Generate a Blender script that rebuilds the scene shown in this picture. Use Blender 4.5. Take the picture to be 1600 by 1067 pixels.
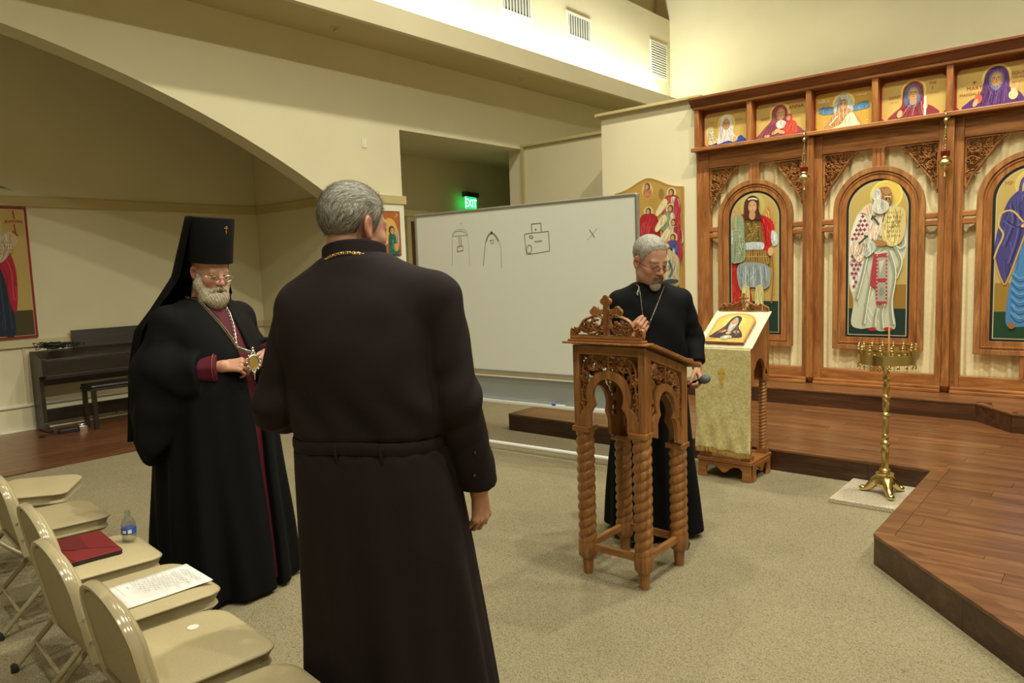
import bpy, bmesh, math, random
import numpy as np
from mathutils import Vector, Matrix, geometry as mgeo

random.seed(7)
rng = np.random.default_rng(11)
for o in list(bpy.data.objects):
    bpy.data.objects.remove(o)
SC = bpy.context.scene
COL = SC.collection
PI = math.pi

# ---------------------------------------------------------------- camera
def camera_axes(yaw, pitch, roll):
    cy, sy = math.cos(yaw), math.sin(yaw)
    F = Vector((-sy*math.cos(pitch), cy*math.cos(pitch), math.sin(pitch)))
    r0 = Vector((cy, sy, 0)); u0 = r0.cross(F)
    r = math.cos(roll)*r0 + math.sin(roll)*u0
    u = -math.sin(roll)*r0 + math.cos(roll)*u0
    return r, u, F
R_, U_, F_ = camera_axes(math.radians(40.445), math.radians(-5.662), math.radians(-1.995))
cam = bpy.data.cameras.new('camera')
cam.sensor_width = 36.0
cam.lens = 1139.0/1600*36
cam.clip_start = 0.02
cam_o = bpy.data.objects.new('camera', cam)
COL.objects.link(cam_o)
cam_o.matrix_world = Matrix(((R_.x, U_.x, -F_.x, 0), (R_.y, U_.y, -F_.y, 0), (R_.z, U_.z, -F_.z, 1.58), (0, 0, 0, 1)))
SC.camera = cam_o

# ---------------------------------------------------------------- exposure, world, lamps
SC.view_settings.view_transform = 'Standard'
SC.view_settings.look = 'None'
SC.view_settings.exposure = 0.0
SC.view_settings.gamma = 1.0
SC.view_settings.use_curve_mapping = False
try:
    SC.cycles.use_denoising = True
    SC.cycles.max_bounces = 8
except Exception:
    pass
wd = bpy.data.worlds.new('world'); SC.world = wd
wd.use_nodes = True
wd.node_tree.nodes['Background'].inputs[0].default_value = (0.9, 0.85, 0.6, 1)
wd.node_tree.nodes['Background'].inputs[1].default_value = 0.05

LAMP = (1.0, 0.945, 0.735)
def spot(name, loc, energy, size=2.6, radius=0.07, color=LAMP, aim=None, blend=0.6):
    l = bpy.data.lights.new(name, 'SPOT'); l.energy = energy; l.color = color
    l.spot_size = size; l.spot_blend = blend; l.shadow_soft_size = radius
    o = bpy.data.objects.new(name, l); COL.objects.link(o); o.location = loc
    if aim is not None:
        o.rotation_euler = (Vector(aim)-Vector(loc)).to_track_quat('-Z', 'Y').to_euler()
    return o
def area(name, loc, sx, sy, energy, color, rot):
    l = bpy.data.lights.new(name, 'AREA'); l.shape = 'RECTANGLE'; l.size = sx; l.size_y = sy
    l.energy = energy; l.color = color
    o = bpy.data.objects.new(name, l); COL.objects.link(o); o.location = loc; o.rotation_euler = rot
    return o
# two rows of ceiling can lamps
for y, e in ((-2.2, 240), (0.4, 420), (3.0, 500), (5.6, 540)):
    spot('ceiling_lamp', (-0.9, y, 6.9), e)
    spot('ceiling_lamp', (2.2, y, 6.9), e*.7)
for y, e in ((0.4, 70), (3.0, 180), (5.6, 360)):
    spot('ceiling_lamp', (-4.1, y, 6.9), e)
# lamps aimed at the icon screen
for x in (-3.3, -2.0, -.7):
    spot('screen_lamp', (x+.15, 5.75, 6.4), 290, 1.0, .05, LAMP, (x, 7.65, 1.8), .7)
for x in (-4.0, -.6, 2.8):  # unseen fill spots added over the altar to brighten the back wall
    spot('altar_fill', (x, 10.6, 7.2), 260)
# cove tubes hidden behind the fascia, shining up the wall
COVE = (1.0, 0.99, 0.80)
for i in range(11):
    area('cove_tube', (-6.72, -0.6+1.28*i, 4.46), 0.22, 1.0, 38, COVE, (PI, 0, 0))

# ---------------------------------------------------------------- mesh builder
def V3(a): return np.asarray(a, float)
class MB:
    def __init__(s):
        s.v = []; s.f = []; s.m = []; s.c = []
    def add(s, vs, fs, m=0, col=None):
        b = len(s.v)
        s.v.extend([tuple(map(float, p)) for p in vs])
        for f in fs:
            s.f.append(tuple(i+b for i in f)); s.m.append(m); s.c.append(col)
        return b
    def box(s, x0, x1, y0, y1, z0, z1, m=0, col=None):
        vs = [(x0,y0,z0),(x1,y0,z0),(x1,y1,z0),(x0,y1,z0),(x0,y0,z1),(x1,y0,z1),(x1,y1,z1),(x0,y1,z1)]
        s.add(vs, [(0,3,2,1),(4,5,6,7),(0,1,5,4),(1,2,6,5),(2,3,7,6),(3,0,4,7)], m, col); return s
    def prism(s, pts, o, u, v, n, d, m=0, col=None, holes=()):
        """extrude the 2-D outline pts (u,v plane through o) by d along n"""
        o, u, v, n = V3(o), V3(u), V3(v), V3(n)
        loops = [list(pts)]+[list(h) for h in holes]
        flat = [p for l in loops for p in l]
        tri = mgeo.tessellate_polygon([[Vector((p[0], p[1], 0)) for p in l] for l in loops])
        N = len(flat)
        bot = [o+u*p[0]+v*p[1] for p in flat]; top = [p+n*d for p in bot]
        fs = [tuple(t) for t in tri]
        def ar(t):
            a, b, c = [flat[i] for i in t]
            return (b[0]-a[0])*(c[1]-a[1])-(b[1]-a[1])*(c[0]-a[0])
        fs = [t if ar(t) > 0 else t[::-1] for t in fs]
        faces = [t[::-1] for t in fs]+[tuple(i+N for i in t) for t in fs]
        k = 0
        for li, l in enumerate(loops):
            n_ = len(l)
            A = sum(l[i][0]*l[(i+1) % n_][1]-l[(i+1) % n_][0]*l[i][1] for i in range(n_))
            for i in range(n_):
                a, b = k+i, k+(i+1) % n_
                q = (a, b, b+N, a+N)
                if (A < 0) != (li > 0): q = q[::-1]
                faces.append(q if li == 0 else q)
            k += n_
        s.add(bot+top, faces, m, col); return s
    def tube(s, path, r, sides=8, closed=False, cap=True, m=0, col=None, flat=None, up=None):
        P = [V3(p) for p in path]; n = len(P)
        rr = [r]*n if np.isscalar(r) else list(r)
        vs = []; prev = None
        for i in range(n):
            if closed: t = P[(i+1) % n]-P[i-1]
            else: t = P[min(i+1, n-1)]-P[max(i-1, 0)]
            t = t/(np.linalg.norm(t)+1e-12)
            if up is not None: a = V3(up)
            elif prev is None:
                a = np.array([0, 0, 1.]) if abs(t[2]) < .9 else np.array([1., 0, 0])
            else: a = prev
            a = a-t*np.dot(a, t); a /= (np.linalg.norm(a)+1e-12); prev = a
            b = np.cross(t, a)
            fa = 1.0 if flat is None else flat
            for k in range(sides):
                th = 2*PI*k/sides+PI/sides
                vs.append(P[i]+(a*math.cos(th)*fa+b*math.sin(th))*rr[i])
        fs = []
        for i in range(n if closed else n-1):
            j = (i+1) % n
            for k in range(sides):
                l = (k+1) % sides
                fs.append((i*sides+k, i*sides+l, j*sides+l, j*sides+k))
        if cap and not closed:
            fs.append(tuple(range(sides))[::-1]); fs.append(tuple((n-1)*sides+k for k in range(sides)))
        s.add(vs, fs, m, col); return s
    def lathe(s, prof, c=(0,0,0), sides=24, m=0, col=None, axis='z'):
        vs = []; fs = []; n = len(prof)
        for (r, z) in prof:
            for k in range(sides):
                th = 2*PI*k/sides
                p = (r*math.cos(th), r*math.sin(th), z)
                if axis == 'y': p = (p[0], p[2], p[1])
                vs.append((c[0]+p[0], c[1]+p[1], c[2]+p[2]))
        for i in range(n-1):
            for k in range(sides):
                l = (k+1) % sides
                q = (i*sides+k, i*sides+l, (i+1)*sides+l, (i+1)*sides+k)
                fs.append(q if axis == 'z' else q[::-1])
        fs.append(tuple(range(sides))[::-1]); fs.append(tuple((n-1)*sides+k for k in range(sides)))
        s.add(vs, fs, m, col); return s
    def loft(s, rings, cap=True, m=0, col=None):
        n = len(rings); k = len(rings[0]); vs = [p for r in rings for p in r]; fs = []
        for i in range(n-1):
            for a in range(k):
                b = (a+1) % k
                fs.append((i*k+a, i*k+b, (i+1)*k+b, (i+1)*k+a))
        if cap:
            fs.append(tuple(range(k))[::-1]); fs.append(tuple((n-1)*k+a for a in range(k)))
        s.add(vs, fs, m, col); return s
    def sphere(s, c, r, seg=12, rings=8, m=0, col=None):
        r = (r, r, r) if np.isscalar(r) else r
        prof = []
        vs = []; fs = []
        for i in range(rings+1):
            ph = PI*i/rings
            for k in range(seg):
                th = 2*PI*k/seg
                vs.append((c[0]+r[0]*math.sin(ph)*math.cos(th), c[1]+r[1]*math.sin(ph)*math.sin(th), c[2]-r[2]*math.cos(ph)))
        for i in range(rings):
            for k in range(seg):
                l = (k+1) % seg
                fs.append((i*seg+k, i*seg+l, (i+1)*seg+l, (i+1)*seg+k))
        s.add(vs, fs, m, col); return s
    def build(s, name, mats, parent=None, smooth=None, loc=None, bevel=0, kind=None):
        me = bpy.data.meshes.new(name)
        me.from_pydata(s.v, [], s.f)
        if not isinstance(mats, (list, tuple)): mats = [mats]
        for x in mats: me.materials.append(x)
        if len(mats) > 1: me.polygons.foreach_set('material_index', s.m)
        if any(c is not None for c in s.c):
            ca = me.color_attributes.new('Col', 'FLOAT_COLOR', 'CORNER')
            arr = []
            for f, c in zip(s.f, s.c):
                c = c or (1, 1, 1)
                arr.extend([c[0], c[1], c[2], 1.0]*len(f))
            ca.data.foreach_set('color', arr)
        me.update()
        if smooth is not None:
            me.shade_smooth()
            if smooth < 180: me.set_sharp_from_angle(angle=math.radians(smooth))
        o = bpy.data.objects.new(name, me); COL.objects.link(o)
        if parent is not None: o.parent = parent
        if loc is not None: o.location = loc
        if bevel:
            b = o.modifiers.new('bevel', 'BEVEL'); b.width = bevel; b.segments = 2; b.limit_method = 'ANGLE'; b.angle_limit = math.radians(40)
        if kind: o['kind'] = kind
        return o

def tag(o, label=None, cat=None, group=None, kind=None):
    if label: o['label'] = label
    if cat: o['category'] = cat
    if group: o['group'] = group
    if kind: o['kind'] = kind
    return o
def thing(name, label, cat, loc=(0,0,0), rz=0, group=None):
    o = bpy.data.objects.new(name, None); COL.objects.link(o)
    o.empty_display_size = .1
    o.location = loc; o.rotation_euler = (0, 0, rz)
    return tag(o, label, cat, group)
def copy_tree(o, parent=None):
    c = o.copy(); COL.objects.link(c)
    if parent is not None: c.parent = parent
    for ch in list(o.children): copy_tree(ch, c)
    return c
def struct(name, mb, m, smooth=None, bevel=0, parent=None):
    o = mb.build(name, m, parent, smooth, bevel=bevel)
    if parent is None: o['kind'] = 'structure'
    return o

# ---------------------------------------------------------------- materials
def lin(r, g, b):
    f = lambda c: ((c/255)/12.92 if c/255 <= .04045 else ((c/255+.055)/1.055)**2.4)
    return (f(r), f(g), f(b), 1)
def new_mat(name):
    m = bpy.data.materials.new(name); m.use_nodes = True
    nt = m.node_tree; b = nt.nodes['Principled BSDF']
    return m, nt, b
def tex_coords(nt, scale=(1,1,1), kind='Object'):
    tc = nt.nodes.new('ShaderNodeTexCoord'); mp = nt.nodes.new('ShaderNodeMapping')
    mp.inputs['Scale'].default_value = scale
    nt.links.new(tc.outputs[kind], mp.inputs['Vector'])
    return mp.outputs['Vector']
def noise(nt, vec, scale, detail=4, rough=.55, dist=0):
    n = nt.nodes.new('ShaderNodeTexNoise'); n.inputs['Scale'].default_value = scale
    n.inputs['Detail'].default_value = detail; n.inputs['Roughness'].default_value = rough
    n.inputs['Distortion'].default_value = dist
    nt.links.new(vec, n.inputs['Vector']); return n.outputs['Fac']
def ramp(nt, fac, stops):
    r = nt.nodes.new('ShaderNodeValToRGB'); e = r.color_ramp.elements
    while len(e) < len(stops): e.new(.5)
    for i, (p, c) in enumerate(stops): e[i].position = p; e[i].color = c
    nt.links.new(fac, r.inputs[0]); return r.outputs[0]
def bump(nt, b, h, strength, dist=.01):
    n = nt.nodes.new('ShaderNodeBump'); n.inputs['Strength'].default_value = strength
    n.inputs['Distance'].default_value = dist
    nt.links.new(h, n.inputs['Height']); nt.links.new(n.outputs[0], b.inputs['Normal'])
def plain(name, c, rough=.5, metal=0, spec=.5, nscale=0, namt=.06, bscale=0, bstr=.1):
    m, nt, b = new_mat(name)
    b.inputs['Base Color'].default_value = c; b.inputs['Roughness'].default_value = rough
    b.inputs['Metallic'].default_value = metal; b.inputs['Specular IOR Level'].default_value = spec
    vec = None
    if nscale or bscale: vec = tex_coords(nt)
    if nscale:
        f = noise(nt, vec, nscale)
        d = tuple(max(0, x*(1-namt)) for x in c[:3])+(1,); l = tuple(x*(1+namt) for x in c[:3])+(1,)
        nt.links.new(ramp(nt, f, [(.3, d), (.7, l)]), b.inputs['Base Color'])
    if bscale: bump(nt, b, noise(nt, vec, bscale, 3), bstr, .004)
    return m
def wood(name, dark, mid, light, axis='x', rough=.38, scale=1.0, vary=.0, coat=.0):
    m, nt, b = new_mat(name)
    s = {'x': (.10, 1, 1), 'y': (1, .10, 1), 'z': (1, 1, .10)}[axis]
    vec = tex_coords(nt, tuple(k*scale for k in s))
    if vary:
        oi = nt.nodes.new('ShaderNodeObjectInfo')
        mu = nt.nodes.new('ShaderNodeVectorMath'); mu.operation = 'MULTIPLY_ADD'
        nt.links.new(oi.outputs['Random'], mu.inputs[0]); mu.inputs[1].default_value = (17, 23, 31)
        nt.links.new(vec, mu.inputs[2]); vec = mu.outputs[0]
    big = noise(nt, vec, 14, 5, .6, 1.2)
    fine = noise(nt, vec, 90, 3, .6, .3)
    mx = nt.nodes.new('ShaderNodeMath'); mx.operation = 'MULTIPLY_ADD'; mx.inputs[1].default_value = .35
    nt.links.new(fine, mx.inputs[0]); 
    m2 = nt.nodes.new('ShaderNodeMath'); m2.operation = 'MULTIPLY'; m2.inputs[1].default_value = .72
    nt.links.new(big, m2.inputs[0]); nt.links.new(m2.outputs[0], mx.inputs[2])
    colr = ramp(nt, mx.outputs[0], [(.36, dark), (.52, mid), (.68, light)])
    if vary:
        hs = nt.nodes.new('ShaderNodeHueSaturation')
        mr = nt.nodes.new('ShaderNodeMapRange'); mr.inputs['To Min'].default_value = 1-vary; mr.inputs['To Max'].default_value = 1+vary
        nt.links.new(oi.outputs['Random'], mr.inputs['Value']); nt.links.new(mr.outputs[0], hs.inputs['Value'])
        nt.links.new(colr, hs.inputs['Color']); colr = hs.outputs['Color']
    nt.links.new(colr, b.inputs['Base Color'])
    b.inputs['Roughness'].default_value = rough
    b.inputs['Coat Weight'].default_value = coat; b.inputs['Coat Roughness'].default_value = .25
    bump(nt, b, fine, .12, .002)
    return m
def emit(name, c, strength):
    m, nt, b = new_mat(name)
    b.inputs['Base Color'].default_value = (0, 0, 0, 1)
    b.inputs['Emission Color'].default_value = c; b.inputs['Emission Strength'].default_value = strength
    return m
def colored(name, rough=.5, sss=0, spec=.4, coat=0, bscale=0, bstr=.1):
    m, nt, b = new_mat(name)
    a = nt.nodes.new('ShaderNodeVertexColor'); a.layer_name = 'Col'
    nt.links.new(a.outputs['Color'], b.inputs['Base Color'])
    b.inputs['Roughness'].default_value = rough; b.inputs['Specular IOR Level'].default_value = spec
    b.inputs['Coat Weight'].default_value = coat
    if sss:
        b.inputs['Subsurface Weight'].default_value = sss; b.inputs['Subsurface Radius'].default_value = (.012, .005, .003)
    if bscale: bump(nt, b, noise(nt, tex_coords(nt), bscale, 3), bstr, .003)
    return m

M = {}
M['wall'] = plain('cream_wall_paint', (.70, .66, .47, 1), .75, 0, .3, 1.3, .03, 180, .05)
M['trim'] = plain('tan_trim_paint', (.52, .44, .22, 1), .55, 0, .4, 2, .04)
M['wain'] = plain('wainscot_paint', (.60, .53, .32, 1), .6, 0, .4, 2, .03)
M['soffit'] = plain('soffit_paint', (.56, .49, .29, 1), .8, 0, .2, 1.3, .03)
M['white_trim'] = plain('white_trim_paint', (.76, .75, .62, 1), .5, 0, .4, 3, .02)
def carpet():
    m, nt, b = new_mat('carpet_loop')
    vec = tex_coords(nt)
    rot = nt.nodes.new('ShaderNodeMapping'); rot.inputs['Rotation'].default_value = (0, 0, .55); rot.inputs['Scale'].default_value = (1, 1.7, 1)
    nt.links.new(vec, rot.inputs['Vector'])
    vo = nt.nodes.new('ShaderNodeTexVoronoi'); vo.inputs['Scale'].default_value = 140; vo.inputs['Randomness'].default_value = .75
    nt.links.new(rot.outputs[0], vo.inputs['Vector'])
    big = noise(nt, vec, 1.2, 3); fine = noise(nt, vec, 60, 2)
    c = ramp(nt, vo.outputs['Distance'], [(.0, (.49, .44, .305, 1)), (.55, (.315, .275, .175, 1)), (.9, (.17, .142, .085, 1))])
    mx = nt.nodes.new('ShaderNodeMix'); mx.data_type = 'RGBA'; mx.blend_type = 'MULTIPLY'
    mx.inputs[0].default_value = 1
    nt.links.new(c, mx.inputs[6])
    mul = nt.nodes.new('ShaderNodeMath'); mul.operation = 'MULTIPLY_ADD'; mul.inputs[1].default_value = .5
    nt.links.new(fine, mul.inputs[0]); nt.links.new(big, mul.inputs[2])
    nt.links.new(ramp(nt, mul.outputs[0], [(.45, (.80, .80, .78, 1)), (1.0, (1.0, 1.0, 1.0, 1))]), mx.inputs[7])
    nt.links.new(mx.outputs[2], b.inputs['Base Color'])
    b.inputs['Roughness'].default_value = .95; b.inputs['Specular IOR Level'].default_value = .1
    inv = nt.nodes.new('ShaderNodeMath'); inv.operation = 'SUBTRACT'; inv.inputs[0].default_value = 1
    nt.links.new(vo.outputs['Distance'], inv.inputs[1]); bump(nt, b, inv.outputs[0], .6, .006)
    return m
M['carpet'] = carpet()
OAK = ((.165, .056, .013, 1), (.29, .108, .028, 1), (.43, .19, .058, 1))
for ax in 'xyz':
    M['oak_'+ax] = wood('honey_oak_'+ax, *OAK, axis=ax, rough=.4, coat=.15)
LOAK = ((.13, .050, .013, 1), (.27, .110, .030, 1), (.40, .185, .056, 1))
for ax in 'xyz':
    M['lectern_'+ax] = wood('lectern_oak_'+ax, *LOAK, axis=ax, rough=.35, coat=.25, scale=1.4)
M['carve_dark'] = wood('carved_oak', (.14, .056, .016, 1), (.28, .116, .033, 1), (.42, .195, .062, 1), axis='z', rough=.45)
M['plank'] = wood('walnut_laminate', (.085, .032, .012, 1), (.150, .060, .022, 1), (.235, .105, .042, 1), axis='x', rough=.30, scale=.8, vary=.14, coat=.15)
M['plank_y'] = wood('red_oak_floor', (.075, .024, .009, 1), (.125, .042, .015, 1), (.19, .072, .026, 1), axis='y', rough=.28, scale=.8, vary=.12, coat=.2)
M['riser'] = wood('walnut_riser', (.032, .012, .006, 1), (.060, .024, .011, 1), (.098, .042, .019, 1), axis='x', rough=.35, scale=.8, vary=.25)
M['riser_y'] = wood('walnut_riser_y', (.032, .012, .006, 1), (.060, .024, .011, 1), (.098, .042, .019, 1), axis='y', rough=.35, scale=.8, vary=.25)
M['joint'] = plain('dark_joint', (.03, .014, .007, 1), .7)
M['brass'] = plain('brass', (.66, .53, .23, 1), .27, 1, .5, 9, .12)
M['silver'] = plain('silver', (.75, .74, .68, 1), .25, 1)
M['gold'] = plain('gold_metal', (.9, .66, .25, 1), .22, 1)
M['alu'] = plain('aluminium', (.55, .57, .58, 1), .35, .85)
M['white_metal'] = plain('white_painted_metal', (.80, .82, .80, 1), .35, .1)
M['black_plastic'] = plain('black_plastic', (.012, .012, .012, 1), .4)
M['paint'] = colored('icon_tempera', .55, spec=.3, coat=.05)
M['flat'] = colored('printed_surface', .6, spec=.25)

# ---------------------------------------------------------------- flat painting on boards
def spline(pts, closed=True, n=6):
    P = [np.array(p, float) for p in pts]; k = len(P); out = []
    rngi = range(k) if closed else range(k-1)
    for i in rngi:
        if closed: p0, p1, p2, p3 = P[i-1], P[i], P[(i+1) % k], P[(i+2) % k]
        else: p0, p1, p2, p3 = P[max(i-1, 0)], P[i], P[i+1], P[min(i+2, k-1)]
        for j in range(n):
            t = j/n
            out.append(.5*((2*p1)+(-p0+p2)*t+(2*p0-5*p1+4*p2-p3)*t*t+(-p0+3*p1-3*p2+p3)*t**3))
    if not closed: out.append(P[-1])
    return out
_text_cache = {}
def text_mesh(s):
    if s in _text_cache: return _text_cache[s]
    cu = bpy.data.curves.new('lettering', 'FONT'); cu.body = s; cu.size = 1; cu.resolution_u = 2
    o = bpy.data.objects.new('lettering', cu); COL.objects.link(o)
    dg = bpy.context.evaluated_depsgraph_get(); e = o.evaluated_get(dg); me = e.to_mesh()
    vs = [tuple(v.co[:2]) for v in me.vertices]; fs = [tuple(p.vertices) for p in me.polygons]
    e.to_mesh_clear(); bpy.data.objects.remove(o); bpy.data.curves.remove(cu)
    _text_cache[s] = (vs, fs); return vs, fs
class Paint:
    """coloured shapes laid over each other on a board: u to the right, v up, n out of it"""
    def __init__(s, o, u=(1,0,0), v=(0,0,1), n=(0,-1,0), step=.00006):
        s.o, s.u, s.v, s.n = V3(o), V3(u), V3(v), V3(n); s.k = 0; s.step = step; s.mb = MB(); s.clip = None
        s.T = (0, 0, 1, 1)
    def at(s, p):
        tx, ty, sx, sy = s.T
        return s.o+s.u*(tx+p[0]*sx)+s.v*(ty+p[1]*sy)+s.n*(s.k*s.step)
    def poly(s, pts, c, smooth=False, n=6):
        if smooth: pts = spline(pts, True, n)
        s.k += 1
        tri = mgeo.tessellate_polygon([[Vector((p[0], p[1], 0)) for p in pts]])
        def ar(t):
            a, b, d = [pts[i] for i in t]
            return (b[0]-a[0])*(d[1]-a[1])-(b[1]-a[1])*(d[0]-a[0])
        tri = [tuple(t) if ar(t) > 0 else tuple(t)[::-1] for t in tri]
        s.mb.add([s.at(p) for p in pts], tri, 0, c)
        area_ = sum(abs(ar(t)) for t in tri)/2
        if smooth and area_ > .0025: s.drape(pts, c, area_)
        return s
    def drape(s, pts, c, area_):
        # brush strokes of the folds: darker first, then lighter ones
        P = np.array(pts); r = np.random.default_rng(len(pts)*7+s.k); x0, y0 = P.min(0); x1, y1 = P.max(0); L = min(.16, max(.03, (y1-y0)*.45))
        def inside(x, y):
            k = False; j = len(P)-1
            for i in range(len(P)):
                if (P[i, 1] > y) != (P[j, 1] > y) and x < (P[j, 0]-P[i, 0])*(y-P[i, 1])/(P[j, 1]-P[i, 1])+P[i, 0]: k = not k
                j = i
            return k
        n = int(min(26, 5+area_*650)); done = 0
        for t in range(n*6):
            if done >= n: break
            x, y = r.uniform(x0, x1), r.uniform(y0, y1); dx = r.normal(0, .30)*L; q = [(x, y), (x+dx*.3+r.normal(0, .006), y-L*.5), (x+dx, y-L*r.uniform(.8, 1.1))]
            if all(inside(*a) for a in q) and inside(x+.008, y) and inside(x-.008, y):
                f = (.45, 1.55, .62, 1.9)[done % 4]; cc = tuple(min(.85, v*f+(.012 if f > 1 else 0)) for v in c)
                s.stroke(q, r.uniform(.003, .0065), cc, True, 3); done += 1
    def ell(s, cx, cy, rx, ry, c, rot=0, n=22):
        ca, sa = math.cos(rot), math.sin(rot)
        return s.poly([(cx+rx*math.cos(t)*ca-ry*math.sin(t)*sa, cy+rx*math.cos(t)*sa+ry*math.sin(t)*ca) for t in [2*PI*i/n for i in range(n)]], c)
    def rect(s, x0, y0, x1, y1, c): return s.poly([(x0,y0),(x1,y0),(x1,y1),(x0,y1)], c)
    def stroke(s, pts, w, c, smooth=True, n=5):
        if smooth and len(pts) > 2: pts = spline(pts, False, n)
        P = [np.array(p, float) for p in pts]; L = []; Rr = []
        for i in range(len(P)):
            t = P[min(i+1, len(P)-1)]-P[max(i-1, 0)]; t = t/(np.linalg.norm(t)+1e-9); q = np.array([-t[1], t[0]])*w/2
            L.append(P[i]+q); Rr.append(P[i]-q)
        s.k += 1; vs = [s.at(p) for p in L]+[s.at(p) for p in Rr]; n_ = len(P)
        s.mb.add(vs, [(i+n_, i+1+n_, i+1, i) for i in range(n_-1)], 0, c); return s
    def text(s, t, x, y, size, c, align='c', rot=0):
        vs, fs = text_mesh(t)
        if not vs: return s
        xs = [p[0] for p in vs]; w = max(xs); dx = {'c': -w/2, 'l': 0, 'r': -w}[align]
        s.k += 1; ca, sa = math.cos(rot), math.sin(rot)
        s.mb.add([s.at((x+((p[0]+dx)*ca-p[1]*sa)*size, y+((p[0]+dx)*sa+p[1]*ca)*size)) for p in vs], fs, 0, c); return s
    def build(s, name, parent, mat=None): return s.mb.build(name, mat or M['paint'], parent)
# ================================================================ ROOM
WX = -7.05          # face of the left wall
AX = -9.16          # back wall of the alcove
ay = np.array([2.03, 2.49, 3.0, 3.58, 4.24, 5.0]); az = np.array([3.70, 3.61, 3.47, 3.245, 2.96, 2.585])
Aq = np.stack([ay, az, np.ones(6)], 1); sol = np.linalg.lstsq(Aq, ay**2+az**2, rcond=None)[0]
ACY, ACZ = sol[0]/2, sol[1]/2; AR = math.sqrt(sol[2]+ACY**2+ACZ**2)
def arch_z(y): return ACZ+math.sqrt(max(AR**2-(y-ACY)**2, 0))

b = MB(); b.box(-12, 7, -7, 14, -.15, 0); struct('floor', b, M['carpet'])
# left wall with the wide arch and the corridor opening
arc = []
y_l = 2*ACY-5.46
for i in range(49):
    y = y_l+(5.46-y_l)*i/48; arc.append((y, arch_z(y)))
y0 = min(y_l-.6, -6.9)
out = [(y0, 0), (y_l, 0)]+arc+[(5.46, 0), (6.24, 0), (6.24, 3.36), (8.65, 3.36), (8.65, 0), (13.33, 0), (13.33, 4.32), (y0, 4.32)]
b = MB(); b.prism(out, (WX, 0, 0), (0,1,0), (0,0,1), (-1,0,0), .26)
struct('wall_left', b, M['wall'], smooth=25)
b = MB(); b.box(AX, WX-.26, 5.46, 6.24, 0, 4.3); struct('wall_alcove_side', b, M['wall'])
b = MB(); b.box(AX-.15, AX, y_l-.5, 5.46, 0, 4.4); struct('wall_alcove', b, M['wall'])
b = MB(); b.box(AX, WX-.26, y_l-.2, 5.46, 4.3, 4.4); struct('ceiling_alcove', b, M['wall'])
b = MB(); b.box(AX, WX-.26, y_l-.4, y_l-.2, 0, 4.3); struct('wall_alcove_near', b, M['wall'])
# corridor beyond the opening
b = MB(); b.box(-8.65, -8.5, 6.24, 13.3, 0, 3.5); struct('wall_corridor', b, M['wall'])
b = MB(); b.box(-8.65, WX-.26, 6.24, 13.3, 3.36, 3.5); struct('ceiling_corridor', b, M['wall'])
b = MB(); b.box(-8.65, WX-.26, 13.2, 13.33, 0, 3.5); struct('wall_corridor_end', b, M['wall'])
# soffit, fascia with the cove, clerestory wall
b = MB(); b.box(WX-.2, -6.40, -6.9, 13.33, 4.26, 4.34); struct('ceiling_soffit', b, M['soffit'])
b = MB(); b.box(-6.40, -6.33, -6.9, 13.33, 4.26, 4.51); struct('trim_fascia', b, M['wall'])
b = MB(); b.box(WX-.26, WX, -6.9, 13.33, 4.32, 6.28); struct('wall_cove', b, M['wall'])
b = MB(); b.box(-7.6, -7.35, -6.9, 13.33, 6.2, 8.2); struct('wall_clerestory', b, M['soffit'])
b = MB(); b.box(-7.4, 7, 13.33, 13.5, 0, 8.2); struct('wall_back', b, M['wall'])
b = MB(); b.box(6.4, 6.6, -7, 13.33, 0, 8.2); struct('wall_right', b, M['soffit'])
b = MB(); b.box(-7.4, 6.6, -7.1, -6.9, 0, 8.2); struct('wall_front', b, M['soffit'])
b = MB(); b.box(-7.6, 6.6, -7, 13.5, 8.0, 8.2); struct('ceiling', b, wood('ceiling_boards', (.10,.05,.02,1), (.17,.09,.04,1), (.24,.13,.06,1), 'y', .6))
# partition and the broad pier beside the icon screen, both with caps
b = MB(); b.box(WX, -4.98, 8.65, 8.8, 0, 3.38); struct('wall_partition', b, M['wall'])
b = MB(); b.box(WX, -4.9, 8.61, 8.84, 3.38, 3.42); struct('trim_partition_cap', b, M['trim'], bevel=.006)
b = MB(); b.box(WX+.0, WX+.05, 8.615, 8.65, 0, 3.38); struct('trim_partition_end', b, M['trim'])
b = MB(); b.box(-4.98, -3.735, 7.65, 8.8, .155, 3.37); struct('wall_pier', b, M['wall'])
b = MB(); b.box(-5.04, -3.66, 7.59, 8.86, 3.37, 3.405); struct('trim_pier_cap', b, M['trim'], bevel=.006)
b = MB(); b.box(-5.0, -3.735, 7.625, 7.65, .90, .99); struct('trim_pier_rail', b, M['trim'])
# picture rails, wainscot, baseboards
def rail(n, z0, z1, d, m, bev=.004):
    b = MB(); b.box(AX, AX+d, y_l, 5.46, z0, z1); struct(n+'_alcove', b, m, bevel=bev)
    b = MB(); b.box(AX+d, WX-.02, 5.46-d, 5.46, z0, z1); struct(n+'_alcove_side', b, m, bevel=bev)
rail('trim_picture_rail', 2.435, 2.54, .035, M['trim'])
rail('trim_wainscot_cap', .918, 1.0, .03, M['wain'])
rail('trim_wainscot_mid', .27, .30, .022, M['white_trim'])
rail('baseboard', 0, .025, .03, M['white_trim'])
b = MB(); b.box(WX-.02, WX+.035, 5.42, 6.275, 2.435, 2.54); struct('trim_picture_rail_pillar', b, M['trim'], bevel=.004)
b = MB(); b.box(-8.5, -8.465, 6.24, 13.2, 2.435, 2.54); struct('trim_picture_rail_corridor', b, M['trim'], bevel=.004)
b = MB(); b.box(WX, WX+.02, 5.46, 6.24, 0, 2.435); struct('trim_pillar_panel', b, M['white_trim'], bevel=.004)
b = MB()
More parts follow.
